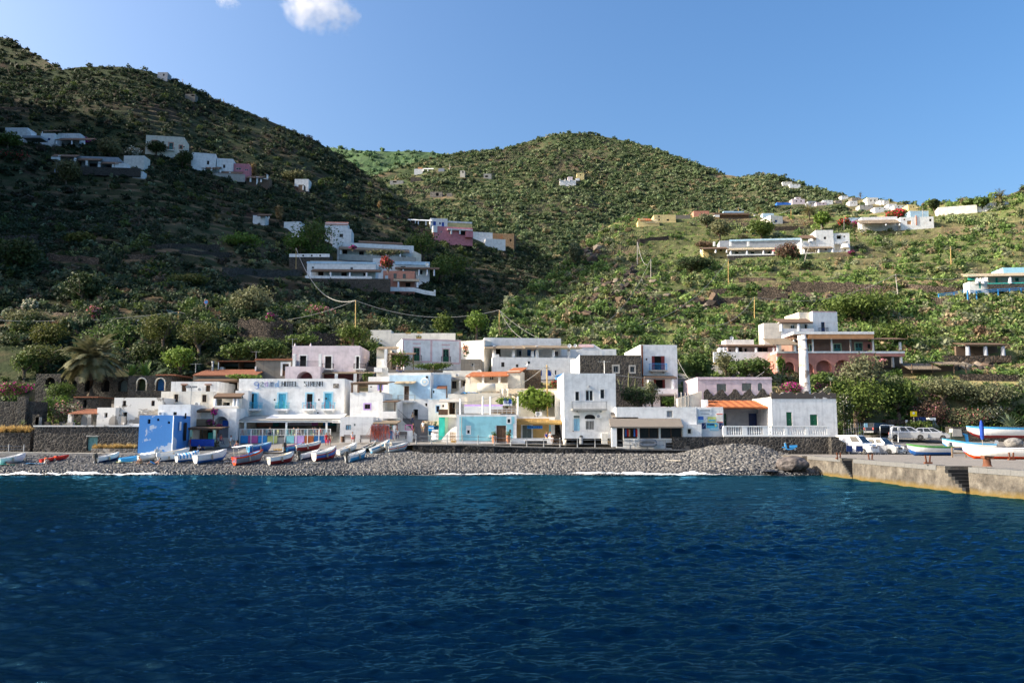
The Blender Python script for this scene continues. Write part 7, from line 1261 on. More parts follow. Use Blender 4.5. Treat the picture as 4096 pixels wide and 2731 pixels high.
for i,a in enumerate([('hedge','dark glossy hedge of tall shrubs behind the tin shelter','hedge','F',600,780,135,826,'leafgreen',130,dict(n=3000,ls=.3,lobes=16,aw=.4)),('hedge','long leafy hedge above the long tile roof','hedge','F',540,792,100,826,'leafgreen',129,dict(n=1800,ls=.3,lobes=12,aw=.5)),('shrub','feathery green tamarisk before the arcade','shrub','F',148,880,76,922,'leafgreen',117,dict(n=1500,ls=.2)),('shrub','yellow green shrub beside the pink oleander','shrub','F',122,908,66,962,'leafbright',111,dict(n=1300,ls=.22)),('oleander','pale pink flowering oleander by the lean to','shrub','F',156,924,62,972,'leafolive',109,dict(n=1200,ls=.18,flower='flowerpink',fn=.18)),('bougainvillea','magenta bougainvillea over the garden wall at the west edge','shrub','F',25,878,92,908,'leafgreen',109,dict(n=1100,ls=.2,flower='flowermagenta',fn=.5)),('bougainvillea','purple bougainvillea hanging from the beach bar balcony','shrub',2,575,910,85,978,'leafgreen',106.2,dict(n=260,ls=.2,flower='flowermagenta',fn=1.2)),('bougainvillea','small magenta bougainvillea on the parapet of the arched house','shrub',2,612,800,58,880,'leafgreen',106.5,dict(n=90,ls=.2,flower='flowermagenta',fn=2.2)),('bougainvillea','purple bougainvillea over the bar doorway of the arched house','shrub',2,655,955,90,1000,'leafgreen',106,dict(n=160,ls=.2,flower='flowermagenta',fn=.8)),('bougainvillea','orange red bougainvillea between pink trimmed and large house','shrub',3,1608,190,105,328,'leafgreen',130,dict(n=500,ls=.24,flower='flowerorange',fn=.9)),('shrub','vine hedge trailing over the planter wall of the pink trimmed house','shrub',3,1285,368,370,432,'leafgreen',123.2,dict(n=1700,ls=.22,lobes=16,aw=.25)),('vine','leafy grape vine climbing the pergola of the pink trimmed house','vine',3,975,262,240,420,'leafbright',124.5,dict(n=650,ls=.26,lobes=14,aw=.3)),('vine','leafy vine along the porch of the pink house','vine',3,650,462,130,545,'leafgreen',123.6,dict(n=700,ls=.24,lobes=8,aw=.4)),('vine','yellow green vine over the roof between cottage and hotel','vine',2,880,478,330,522,'leafbright',118.5,dict(n=900,ls=.24,lobes=14,aw=.4)),('bougainvillea','red bougainvillea spilling between cream house and yellow pole','shrub',4,1010,538,110,608,'leafgreen',113,dict(n=450,ls=.2,flower='flowerred',fn=.6)),('vine','bright vine covering the stick pergola','vine',4,790,615,140,730,'leafbright',105.2,dict(n=650,ls=.28,lobes=7)),('vine','low vine along the roof terrace behind the sign','vine',4,545,690,160,790,'leafbright',104.8,dict(n=480,ls=.24,lobes=9)),('bougainvillea','purple bougainvillea behind the faded white house','shrub',6,880,795,240,900,'leafgreen',106.8,dict(n=900,ls=.2,flower='flowermagenta',fn=.8,lobes=11)),('bougainvillea','purple bougainvillea beside the old chimney base','shrub',6,1165,800,110,865,'leafgreen',107.5,dict(n=360,ls=.2,flower='flowermagenta',fn=.6)),('shrub','white flowering shrub on the roof edge east of the chimney','shrub',6,1215,850,140,905,'leafolive',106.5,dict(n=500,ls=.18,flower='flowerwhite',fn=.3)),('shrub','shrubs behind the chimney below the red villa','shrub',6,1180,705,260,830,'leafgreen',119,dict(n=1700,ls=.24,lobes=12)),('vine','ivy hanging on the west end of the red villa','vine',6,790,550,90,705,'leafbright',127.6,dict(n=600,ls=.26,lobes=8,aw=.3)),('oleander','tall dusty pink oleander behind the car park','shrub','F',2140,922,92,985,'leafbrown',None,dict(n=2000,ls=.2,flower='flowerpink',fn=.16,lobes=10)),('oleander','broad pink oleander beside the agave','shrub','F',2215,935,110,985,'leafolive',None,dict(n=2000,ls=.2,flower='flowerpink',fn=.12,lobes=11)),('oleander','white flowering oleander against the faded white house','shrub','F',1942,898,50,985,'leafdark',111,dict(n=1500,ls=.2,flower='flowerwhite',fn=.08)),('oleander','white oleander behind the spiky agave','shrub','F',2270,930,80,975,'leafolive',None,dict(n=1200,ls=.2,flower='flowerwhite',fn=.15)),('hedge','bright yellow green creeper on the stone wall behind the boats','hedge','F',2250,978,190,1000,'leafbright',115.5,dict(n=1500,ls=.16,lobes=16,aw=.1)),('hedge','yellow green creeper near the bulldozer','hedge','F',2115,985,66,1010,'leafbright',113.5,dict(n=700,ls=.18,lobes=8,aw=.3)),('shrub','green shrub in front of the pink oleander','shrub','F',2115,965,66,986,'leafgreen',116,dict(n=700,ls=.2)),('bougainvillea','red bougainvillea in the middle of the white hillside houses','shrub','e',1180,700,130,815,'leafgreen',168,dict(n=700,ls=.3,flower='flowerred',fn=1.0)),('bougainvillea','purple bougainvillea on the roof of the upper white house','shrub','e',880,605,90,632,'leafgreen',178,dict(n=140,ls=.3,flower='flowermagenta',fn=1.8)),('vine','vine growing along the upper white house pergola','vine','e',1170,640,400,690,'leafolive',177,dict(n=700,ls=.35,lobes=16,aw=.15)),('oleander','white flowering oleander before the red roofed house','shrub','e',810,525,105,572,'leafolive',None,dict(n=500,ls=.35,flower='flowerwhite',fn=.9)),('bougainvillea','magenta bougainvillea on the porch of the white hillside house','shrub','a',620,880,200,925,'leafgreen',None,dict(n=260,ls=.45,flower='flowermagenta',fn=2.2,lobes=10)),('oleander','pale blossoming tree above the white cistern','shrub','a',1045,958,140,1035,'leafolive',None,dict(n=500,ls=.5,flower='flowerwhite',fn=1.0)),('bougainvillea','dark red flowering creeper at the top west edge','shrub','a',120,1000,260,1060,'leafdark',None,dict(n=700,ls=.45,flower='flowerred',fn=.3,lobes=10)),('oleander','white blossoming shrub at the west edge above the pines','shrub','f',250,975,120,1075,'leafagave',None,dict(n=700,ls=.3,flower='flowerwhite',fn=.7)),('oleander','pink blossoming shrub above the spreading pine','shrub','f',745,1035,120,1150,'leafgreen',None,dict(n=800,ls=.3,flower='flowerpink',fn=.7)),('oleander','wide pink blossoming shrubs below the white hillside houses','shrub','F',735,700,80,742,'leafgreen',None,dict(n=1100,ls=.3,flower='flowerpink',fn=.4)),('bougainvillea','crimson bougainvillea beside the leafy olive green tree','shrub','F',622,722,34,750,'leafgreen',None,dict(n=350,ls=.3,flower='flowermagenta',fn=.8)),('bougainvillea','big red bougainvillea on the roof of the orange trimmed villa','shrub','d',1155,470,210,540,'leafgreen',None,dict(n=800,ls=.6,flower='flowerred',fn=1.1)),('bougainvillea','crimson bougainvillea west of the orange trimmed villa','shrub','d',740,540,120,605,'leafgreen',None,dict(n=450,ls=.5,flower='flowerred',fn=1.0)),('bougainvillea','purple bougainvillea at the corner of the orange trimmed villa','shrub','d',838,552,90,605,'leafgreen',None,dict(n=350,ls=.5,flower='flowermagenta',fn=1.0)),('bougainvillea','pink bougainvillea at the foot of the cubic white house','shrub','d',800,785,50,822,'leafgreen',None,dict(n=250,ls=.4,flower='flowermagenta',fn=1.0)),('shrub','russet shrub beside the broad porch house','shrub','c',1865,915,190,1060,'leafbrown',None,dict(n=1700,ls=.4,flower='flowerred',fn=.06,lobes=10)),('shrub','reddish brown hedge west of the broad porch house','shrub','c',1220,915,170,965,'leafbrown',None,dict(n=900,ls=.4)),('shrub','pale pink shrub by the east pergola of the red villa','shrub',8,320,805,110,850,'leafolive',127,dict(n=400,ls=.2,flower='flowerpink',fn=1.)),]):shrub(*a[:9],Y=a[9],seed=90+i,**a[10])
palm('large date palm with drooping fronds standing before the basalt arcade',1,875,335,560,620,Y=119.5,n=84,droop=1.35,seed=3,nl=22,up=(-.35,1.5))
palm('shaggy fan palm behind the white house fragment','e',245,290,95,440,n=34,droop=1.6,shag=1.1,seed=4,nl=9)
palm('shaggy fan palm by the bare pergola frame on the western slope','a',1985,1110,80,1200,n=30,droop=1.6,shag=1.0,seed=5,nl=9)
palm('small slender palm alone on the shaded spur','e',1110,240,60,310,n=26,droop=1.6,shag=.8,seed=6,nl=9)
palm('date palm with orange fruit on the eastern crest','d',465,480,130,555,n=44,droop=1.5,seed=7,nl=10)
palm('palm on the skyline over the long white villa','d',1970,372,140,440,n=40,droop=1.5,seed=8,nl=10)
palm('thin palm rising above the skyline wall','d',1360,424,34,460,n=18,droop=1.6,shag=.6,seed=9,nl=7)
palm('little palm on the ridge above the hamlet','d',866,355,50,385,n=22,droop=1.5,seed=10,nl=7)
palm('low palm on the crest west of the white cottage','d',62,465,80,505,n=30,droop=1.5,seed=12,nl=8)
palm('short bushy palm by the terrace of the cubic white house','d',330,800,110,850,n=34,droop=1.3,seed=13,nl=9)
palm('short palm half hidden in the scrub above the leafy hedge','f',1700,345,110,375,n=24,droop=1.4,seed=14,nl=8)
def strap(name,label,cat,k,cx,yb,h_,Y,n,mat,w,droop,seed,up=(.2,1.3),group=None):
 u,v=kp(k,cx,yb);p=at(u,v,Y)if Y else hit(u,v)
 if p is None:return
 L=h_*KR[k][2]/F*p.y;V,Fc=blades(n,seed,L,L*w,1,droop,5,.05,up);t=empty(name,p,0,label,cat,group);npmesh('leaves',V,Fc,mat,parent=t)
 m=MB();m.tube([(0,0,-.5),(0,0,L*.14)],[L*.07,L*.05],7);m.build('stem','bark',t)
strap('banana_plant','banana plant with upright torn leaves west of its twin','plant',1,1262,500,165,121,9,'leafbright',.11,.5,1,(.7,1.4));strap('banana_plant','larger banana plant beside the white edged arches','plant',1,1405,500,180,121,11,'leafbright',.11,.6,2,(.6,1.4))
strap('agave','big spiky agave behind the long beached boat','plant','F',2322,985,52,117,30,'leafagave',.05,.7,3,(.1,1.4));strap('agave','agave below the red villa chimney garden','plant',6,1260,790,80,113,18,'leafagave',.05,.4,4);strap('agave','agave rosettes along the garden wall','plant',1,215,965,62,104,26,'leafagave',.07,.3,5);strap('agave','dark agave on the porch house terrace','plant','a',1015,1150,55,None,20,'leafdark',.05,.4,6);strap('agave','grey agave in the middle of the eastern slope','plant','d',1295,860,50,None,24,'leafagave',.06,.4,7);strap('agave','yellow green yucca beside the reed shed','plant',8,695,885,90,None,24,'leafbright',.05,.6,8)
for i,(x,y0,lb)in enumerate(((300,500,'tall thin cactus column behind the dark rounded tree'),(365,560,'shorter cactus column beside the tall one'),(225,560,'leaning cactus stem over the dark rounded tree'))):
 u,v=kp(5,x,690);t=empty('cactus',at(u,v,107),0,lb,'cactus','cactus columns');m=MB();L=(690-y0)*.3827/F*107;lean=[.05,.1,-.5][i];m.tube([(0,0,0),(lean*.4,0,L*.5),(lean,0,L)],[.14,.13,.05],7);m.tube([(lean*.3,0,L*.4),(lean*.3+.3,0,L*.5),(lean*.3+.35,0,L*.8)],[.1,.1,.04],6);m.build('stem','leafolive',t)
 # dry stone terrace walls on the slopes
def wall(k,pts,hpx,label,mat='drystone'):
 W=[]
 for(x0,y0),(x1,y1)in zip(pts,pts[1:]):
  n=max(2,int(abs(x1-x0)*KR[k][2]/14))
  for i in range(n):t=i/n;h_=hit(*kp(k,x0+(x1-x0)*t,y0+(y1-y0)*t));W.append(h_)if h_ is not None else None
 W=[p for p in W if p is not None]
 if len(W)<3:return
 Ys=np.array([p.y for p in W]);Ys=np.convolve(np.pad(Ys,4,'edge'),np.ones(9)/9,'valid');O=W[0].copy();hh_=hpx*KR[k][2]/F*Ys.mean();m=MB();g=random.Random(len(label));prev=None
 uu=[proj(q)[0]for q in W]
 for i,p in enumerate(W):
  y=Ys[i]-.9;x=p.x*y/p.y;z=CZ+(p.z-CZ)*y/p.y;tp=z+hh_*(.85+.3*g.random());cur=[Vector((x,y,z-1.6))-O,Vector((x,y+.1,tp))-O,Vector((x,y+.9,tp-.05))-O]
  if prev:m.quad(prev[0],cur[0],cur[1],prev[1]);m.quad(prev[1],cur[1],cur[2],prev[2])
  if prev:vv=proj(Vector((x,y,z)))[1];HB.append((min(uu[i-1],uu[i]),max(uu[i-1],uu[i]),vv-hpx*KR[k][2]*.7,vv+2,y,1.2))
  prev=cur
 t=empty('stone_wall',O,0,label,'wall','dry stone terrace walls');m.build('wall',mat,t)
for a in (('d',[(500,1095),(800,1110),(1100,1135)],70,'tall dry stone terrace wall in the middle of the eastern slope'),('d',[(320,1060),(520,1070)],34,'short dry stone wall west of the tall terrace wall'),('e',[(-240,850),(60,860),(250,868),(480,860)],60,'long dark stone terrace wall running west of the white hillside houses','stonewall'),('d',[(0,1020),(200,1030)],22,'low dry stone wall edge near the tilted pole'),('d',[(1180,1080),(1700,1115)],34,'dry stone wall leading to the turquoise trimmed house'),('d',[(60,1150),(330,1160)],40,'stone wall above the yellow pole by the white cube house'),(8,[(900,830),(1500,850)],30,'dry stone wall under the dark porch with white posts'),(8,[(1060,1000),(1680,1010)],48,'rough stone wall above the silvery olives'),(8,[(780,285),(1010,290)],70,'pale stone bank under the blue railing'),(8,[(480,890),(700,885)],38,'pale stone wall by the undercroft of the red villa'),('c',[(1140,1420),(1330,1390),(1560,1370)],30,'slanting stone wall beneath the yellow pole on the eastern slope'),('c',[(1260,1310),(1420,1300)],24,'small stone wall on the dry grass ledge'),('c',[(1480,1215),(1800,1220)],20,'low stone ledge wall below the broad porch house'),('c',[(680,920),(960,890)],26,'stone wall running up to the crest of the eastern slope'),('c',[(1760,815),(2020,815)],22,'dark terrace wall beside the crest cottage'),('c',[(1660,1310),(2156,1290)],44,'broad stone terrace wall on the eastern slope'),('f',[(1200,580),(1400,570),(1750,580)],36,'tan edged terrace wall on the western slope'),('f',[(960,650),(1260,665)],34,'lower terrace wall on the western slope'),('f',[(1400,620),(1850,635)],30,'middle terrace wall on the western slope'),('f',[(360,660),(800,700)],50,'brown bank wall on the stepped western slope'),('f',[(0,520),(330,500)],40,'upper terrace wall at the west edge'),('f',[(200,1085),(640,1110)],24,'low road wall above the pines'),('F',[(680,795),(790,790)],30,'dark stone wall behind the pale pink house'),('F',[(545,765),(680,775)],34,'long dark garden wall above the leafy hedge')):wall(*a)
# scattered scrub: sampled over the slopes; the largest are objects, the rest one mass per slope
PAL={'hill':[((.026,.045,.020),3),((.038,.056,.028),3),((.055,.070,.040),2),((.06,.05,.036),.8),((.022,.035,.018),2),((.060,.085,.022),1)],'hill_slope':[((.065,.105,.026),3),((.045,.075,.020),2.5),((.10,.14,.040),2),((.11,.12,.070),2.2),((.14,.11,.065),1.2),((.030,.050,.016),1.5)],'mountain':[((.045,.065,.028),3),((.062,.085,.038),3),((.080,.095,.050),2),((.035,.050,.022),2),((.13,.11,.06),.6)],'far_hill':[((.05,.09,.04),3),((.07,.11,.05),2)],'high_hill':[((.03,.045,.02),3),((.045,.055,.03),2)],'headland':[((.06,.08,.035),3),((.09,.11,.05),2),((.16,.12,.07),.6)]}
DEN={'hill':(34000,(.7,2.1)),'hill_slope':(25000,(.45,1.9)),'mountain':(32000,(1.0,3.0)),'far_hill':(1500,(4,9)),'high_hill':(2400,(2,4.5)),'headland':(1400,(1.3,3))}
def sample(S,n,seed,dens=True):
 g=np.random.default_rng(seed);G=S['G'][:S['ns']+12 if S['ns']+12<len(S['G'])else None];a=G[:-1,:-1];ar=np.linalg.norm(np.cross(G[1:,:-1]-a,G[:-1,1:]-a),axis=-1)
 uu=a[...,0]/a[...,1]*F+CU;ar=ar*((uu>-900)&(uu<5000))
 if dens:ar=ar*np.clip(.85+1.4*fbm(a[...,0]*.03,a[...,1]*.03,seed,4),.28,1.3)
 ar=ar*np.clip(170/a[...,1],.2,1)**.6
 ar=ar*np.where(a[...,1]<190,2.6,1);p=(ar/ar.sum()).ravel();k=g.choice(p.size,n,p=p);i,j=np.unravel_index(k,ar.shape);s,t=g.random((n,1)),g.random((n,1))
 return(G[i,j]*(1-s)+G[i+1,j]*s)*(1-t)+(G[i,j+1]*(1-s)+G[i+1,j+1]*s)*t,g
HBA=np.array(HB)
def clear(P,rad):
 """drop plants standing inside or straight in front of a house"""
 w_=P[:,1]*CP+(P[:,2]-CZ)*SP;u=CU+P[:,0]/w_*F;v=CV-(-P[:,1]*SP+(P[:,2]-CZ)*CP)/w_*F;r=rad/w_*F;ok=np.ones(len(P),bool)
 for u0,u1,vt,vb,Y,D in HBA:
  if D==1.2:ok&=~((u>u0-1)&(u<u1+1)&(v>vt)&(v-1.1*r<vb)&(P[:,1]<Y+.8)&(P[:,1]>Y-12));continue
  ok&=~((u+r>u0-4)&(u-r<u1+4)&(v>vt)&(v-1.5*r<vb+3)&(P[:,1]<Y+D)&(P[:,1]>Y-45))
 return ok,u,v
BIG=[]
TM={'western_scrub':1.3,'high_scrub':1.2,'eastern_scrub':2.2,'mountain_scrub':2.3,'bank_scrub':1.9,'distant_scrub':2,'slope_scrub':2}  # leaf brightness per slope: shaded west darkened, sunlit east brightened in colour
def bake(name,items,protos,mat):
 Vs,Fs,Ts,off=[],[],[],0
 for ki in range(len(protos)):
  sel=[q for q in items if q[3]==ki]
  if not sel:continue
  V,Fc=protos[ki];P=np.array([q[0]for q in sel]);s_=np.array([q[1]for q in sel]);a=np.array([q[4]for q in sel]);T=np.array([q[2]for q in sel]);sz=np.array([q[5]for q in sel])
  ca,sa=np.cos(a)[:,None],np.sin(a)[:,None];X=(V[None,:,0]*ca-V[None,:,1]*sa)*s_[:,None]+P[:,:1];Y=(V[None,:,0]*sa+V[None,:,1]*ca)*s_[:,None]+P[:,1:2];Z=V[None,:,2]*(s_*sz)[:,None]+P[:,2:3]
  W=np.stack([X,Y,Z],-1).reshape(-1,3);Fq=(Fc[None]+(np.arange(len(sel))*len(V))[:,None,None]).reshape(-1,4)+off;off+=len(W);Vs.append(W);Fs.append(Fq)
  tt=np.repeat(T,len(Fc),0)*TM.get(name,1.6)*RNG.uniform(.75,1.25,(len(Fq),1));Ts.append(tt)
 o=npmesh(name,np.concatenate(Vs),np.concatenate(Fs),mat,tint=np.concatenate(Ts));o['kind']='stuff';return o
def dome(n,ls,seed,lobes=4):
 V,Fc=cloud(n,1,1,.8,ls,seed,lobes,.62);V[:,2]=np.maximum(V[:,2]*1.0+.38,-.12);return V,Fc
PR_NEAR=[dome(80,.34,s,5)for s in range(5)];PR_FAR=[dome(34,.55,s+9,3)for s in range(5)]
LABS={'hill':'on the shaded western slope','hill_slope':'on the sunlit eastern slope','mountain':'on the mountain','high_hill':'on the high western hill','far_hill':'on the distant hill','headland':'on the eastern headland'}
for si,(nm,S)in enumerate(list(SHEETS.items())):
 n,(s0,s1)=DEN[nm];P,g=sample(S,n,40+si);sz=s0+(s1-s0)*g.random(n)**2.2;ok,u,v=clear(P,sz);col=PAL[nm];ci=g.choice(len(col),n,p=np.array([c[1]for c in col])/sum(c[1]for c in col))
 if nm in ('hill','hill_slope'):sz=np.where(P[:,1]<140,sz*.6+.25,sz)
 items=[]
 for q in np.nonzero(ok)[0]:
  it=(P[q],float(sz[q]),np.array(col[ci[q]][0])*g.uniform(.75,1.3),int(g.integers(5)),float(g.uniform(0,6.28)),float(g.uniform(.65,1.15)),nm,int(ci[q]))
  if nm in ('hill','hill_slope')and-40<u[q]<4140 and sz[q]/P[q][1]>.0093:BIG.append(it)
  else:items.append(it)
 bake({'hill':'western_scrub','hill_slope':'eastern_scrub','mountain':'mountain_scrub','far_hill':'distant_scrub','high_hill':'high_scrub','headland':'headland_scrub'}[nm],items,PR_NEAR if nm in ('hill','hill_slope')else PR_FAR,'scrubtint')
BIG.sort(key=lambda q:-q[1]/q[0][1])
SM=[dome(240,.2,s+30,6)for s in range(4)];KM={'hill':['leafdark','leafgreen','leafolive','leafbrown','leafdark','leafgreen'],'hill_slope':['leafgreen','leafdark','leafbright','leafolive','leafbrown','leafdark']}
CN={'leafdark':'dark green','leafgreen':'mid green','leafolive':'grey green','leafbrown':'dry brown','leafbright':'bright green'};cache={}
REST=BIG[285:]
for q in BIG[:285]:
 mt=KM[q[6]][q[7]];key=(mt,q[3]%4)
 if key not in cache:cache[key]=plant_mesh('shrub',*SM[q[3]%4],mt)
 o=bpy.data.objects.new('hill_shrub',cache[key]);COL.objects.link(o);o.location=q[0];o.scale=(q[1],q[1],q[1]*q[5]);o.rotation_euler=(0,0,q[4])
 tag(o,'%s rounded shrub among the scrub %s'%(CN[mt],LABS[q[6]]),'shrub','shrubs scattered over the slopes')
if REST:bake('slope_scrub',REST,PR_NEAR,'scrubtint')
# undergrowth on the banks between the houses
g=np.random.default_rng(60);X=g.uniform(-100,85,5200);Y=g.uniform(106,134,5200);u_=X/Y*F+CU;k_=(Y>np.where(u_>3330,118.5,np.where(u_<900,107.5,118.5)));P=np.stack([X,Y,land_z(X,Y)],-1)[k_];sz=.35+1.0*g.random(len(P))**2;ok,_,_=clear(P,sz);col=PAL['hill_slope']
bake('bank_scrub',[(P[q],float(sz[q]),np.array(col[int(g.integers(6))][0]),int(g.integers(5)),float(q),float(g.uniform(.7,1.2)))for q in np.nonzero(ok)[0]],PR_NEAR,'scrubtint')
# prickly pears: patches on the eastern slope, a few to the west
PP=[pear(s,34)for s in range(4)];pts=[]
g=np.random.default_rng(77)
for k,cx,cy,rx,ry,n in (('d',1680,545,230,60,40),('d',1850,580,200,70,30),(8,1400,330,170,160,44),(8,1600,350,120,170,30),(8,640,190,130,80,22),(8,860,520,150,130,34),(8,560,430,170,60,20),(8,280,480,130,60,18),(8,1100,260,60,70,8),('c',420,1200,260,90,40),('c',250,1380,230,140,56),('c',560,1330,200,130,30),('c',1130,1230,160,60,24),('c',1480,790,180,70,20),('c',1580,1090,140,40,14),('d',100,860,160,50,16),('d',400,920,200,60,20),('d',700,660,100,50,14),('d',1500,1000,120,60,18),('d',1750,1180,60,80,10),('e',700,980,300,90,26),('e',1050,1100,420,120,26),('f',600,640,120,40,8),('f',900,620,120,60,10),('f',1550,580,140,50,14),('f',1250,530,100,30,8),('f',640,790,180,30,10),('e',60,730,120,90,14),('F',1200,740,60,50,14),(8,1500,740,120,50,10),('e',300,650,150,60,10),('F',1330,780,60,20,10)):
 for _ in range(n):
  u,v=kp(k,cx+g.normal()*rx*.5,cy+g.normal()*ry*.5)
  if u>4130 or u<-30 or v>1560:continue
  h_=hit(u,v)
  if h_ is not None and h_.y>134:pts.append((h_,float(g.uniform(.8,1.7)),u,v))
Pp=np.array([p[0]for p in pts]);ok,_,_=clear(Pp,np.array([p[1]for p in pts]));pts=[p for p,o_ in zip(pts,ok)if o_]
pm=[plant_mesh('prickly_pear',*PP[i],'leafpear')for i in range(4)]
pts.sort(key=lambda p:-p[1]/p[0].y)
for i,(p,s_,u,v)in enumerate(pts[:280]):
 o=bpy.data.objects.new('prickly_pear',pm[i%4]);COL.objects.link(o);o.location=p;o.scale=(s_,)*3;o.rotation_euler=(0,0,i*1.7)
 tag(o,'pale green prickly pear cactus on the %s'%('sunlit eastern slope' if u>2040 else 'shaded western slope'),'cactus','prickly pears on the slopes')
its=[(np.array(p[0]),p[1],np.array((.22,.26,.12)),i%4,i*1.7,1.)for i,p in enumerate(pts[280:])]
P,g=sample(SHEETS['hill_slope'],2000,90);ok,_,v_=clear(P,np.ones(2000));its+=[(P[i],float(g.uniform(.5,1.1)),np.array((.24,.28,.13))*g.uniform(.7,1.2),int(g.integers(4)),i*1.3,1.)for i in np.nonzero(ok&(P[:,1]>145))[0]]
P,g=sample(SHEETS['hill'],1500,91);ok,_,v_=clear(P,np.ones(1500));its+=[(P[i],float(g.uniform(.6,1.3)),np.array((.20,.25,.15))*g.uniform(.7,1.2),int(g.integers(4)),i*1.3,1.)for i in np.nonzero(ok&(P[:,1]>140))[0]]
bake('prickly_pear_scrub',its,PP,'scrubtint')
# dry grass tufts on the slopes
V,Fc=blades(26,5,1,.035,1,.5,3,0,(.5,1.5));its=[]
P,g=sample(SHEETS['hill_slope'],7000,95,False);ok,_,v_=clear(P,np.ones(7000)*.5);its+=[(P[i],float(g.uniform(.4,1.0)),np.array((.36,.27,.14))*g.uniform(.6,1.15),0,i*1.3,1.)for i in np.nonzero(ok&(P[:,1]>135))[0]]
P,g=sample(SHEETS['hill'],3000,96,False);ok,_,v_=clear(P,np.ones(3000)*.5);its+=[(P[i],float(g.uniform(.4,1.0)),np.array((.22,.17,.10))*g.uniform(.6,1.1),0,i*1.3,1.)for i in np.nonzero(ok&(P[:,1]>135))[0]]
bake('dry_grass',its,[(V,Fc)],'scrubtint')
its=[]
for k,x0,x1,y,Y,n,s_ in ((1,0,290,1035,103,160,.8),(1,890,1310,1188,100.4,170,.55),(3,1460,1510,1132,101.5,10,.4),(2,1170,1300,1210,97.6,20,.3)):
 for i in range(n):u,v=kp(k,g.uniform(x0,x1),y+g.uniform(-3,3));its.append((np.array(at(u,v,Y+g.uniform(-.6,.9))),s_*g.uniform(.6,1.3),np.array((.40,.28,.11))*g.uniform(.6,1.1),0,i*1.1,1.))
bake('dry_grass_bed',its,[(V,Fc)],'scrubtint')
# boulders on the cliff edge of the eastern slope
IV,IF=ico();its=[]
def stones(name,items,mats,seed=1,kind='stuff'):
 g=np.random.default_rng(seed);n=len(items);P=np.array([q[0]for q in items]);s_=np.array([q[1]for q in items]);base=IV[None]*(1+.22*g.normal(size=(n,len(IV),1))).clip(.6,1.4)*np.stack([g.uniform(.8,1.3,n),g.uniform(.7,1.2,n),g.uniform(.5,.85,n)],-1)[:,None,:]
 a=g.uniform(0,6.28,n);ca,sa=np.cos(a)[:,None],np.sin(a)[:,None];X=base[...,0]*ca-base[...,1]*sa;Y=base[...,0]*sa+base[...,1]*ca;W=np.stack([X,Y,base[...,2]],-1)*s_[:,None,None]+P[:,None,:]
 Fq=(IF[None]+(np.arange(n)*len(IV))[:,None,None]).reshape(-1,3);o=npmesh(name,W.reshape(-1,3),Fq,mats,n=3,mi=np.repeat(g.integers(0,len(mats),n),len(IF)));
 if kind:o['kind']=kind
 return o
plain('rockdark',(.045,.036,.03),.9,.3);plain('rockbrown',(.14,.095,.065),.9,.3);plain('rockpale',(.22,.18,.14),.9,.3)
for k,cx,cy,rx,ry,n in (('c',560,1330,330,170,170),('c',330,1010,70,60,30),('c',640,1180,60,60,26),('c',300,1420,200,90,90),('c',720,1450,160,80,60),('c',1200,1400,200,60,50),(8,1200,880,200,40,90),(8,800,980,200,20,40),(8,650,270,80,50,50),('d',520,1180,220,30,60)):
 for _ in range(n):
  u,v=kp(k,cx+g.normal()*rx*.5,cy+g.normal()*ry*.5);h_=hit(u,v)
  if h_ is not None and 130<h_.y<330:its.append((np.array(h_),float(abs(g.normal())*.55+.35)*(h_.y/190)))
stones('boulder_scree',its,['rockdark','rockbrown','rockdark','rockpale'],3)
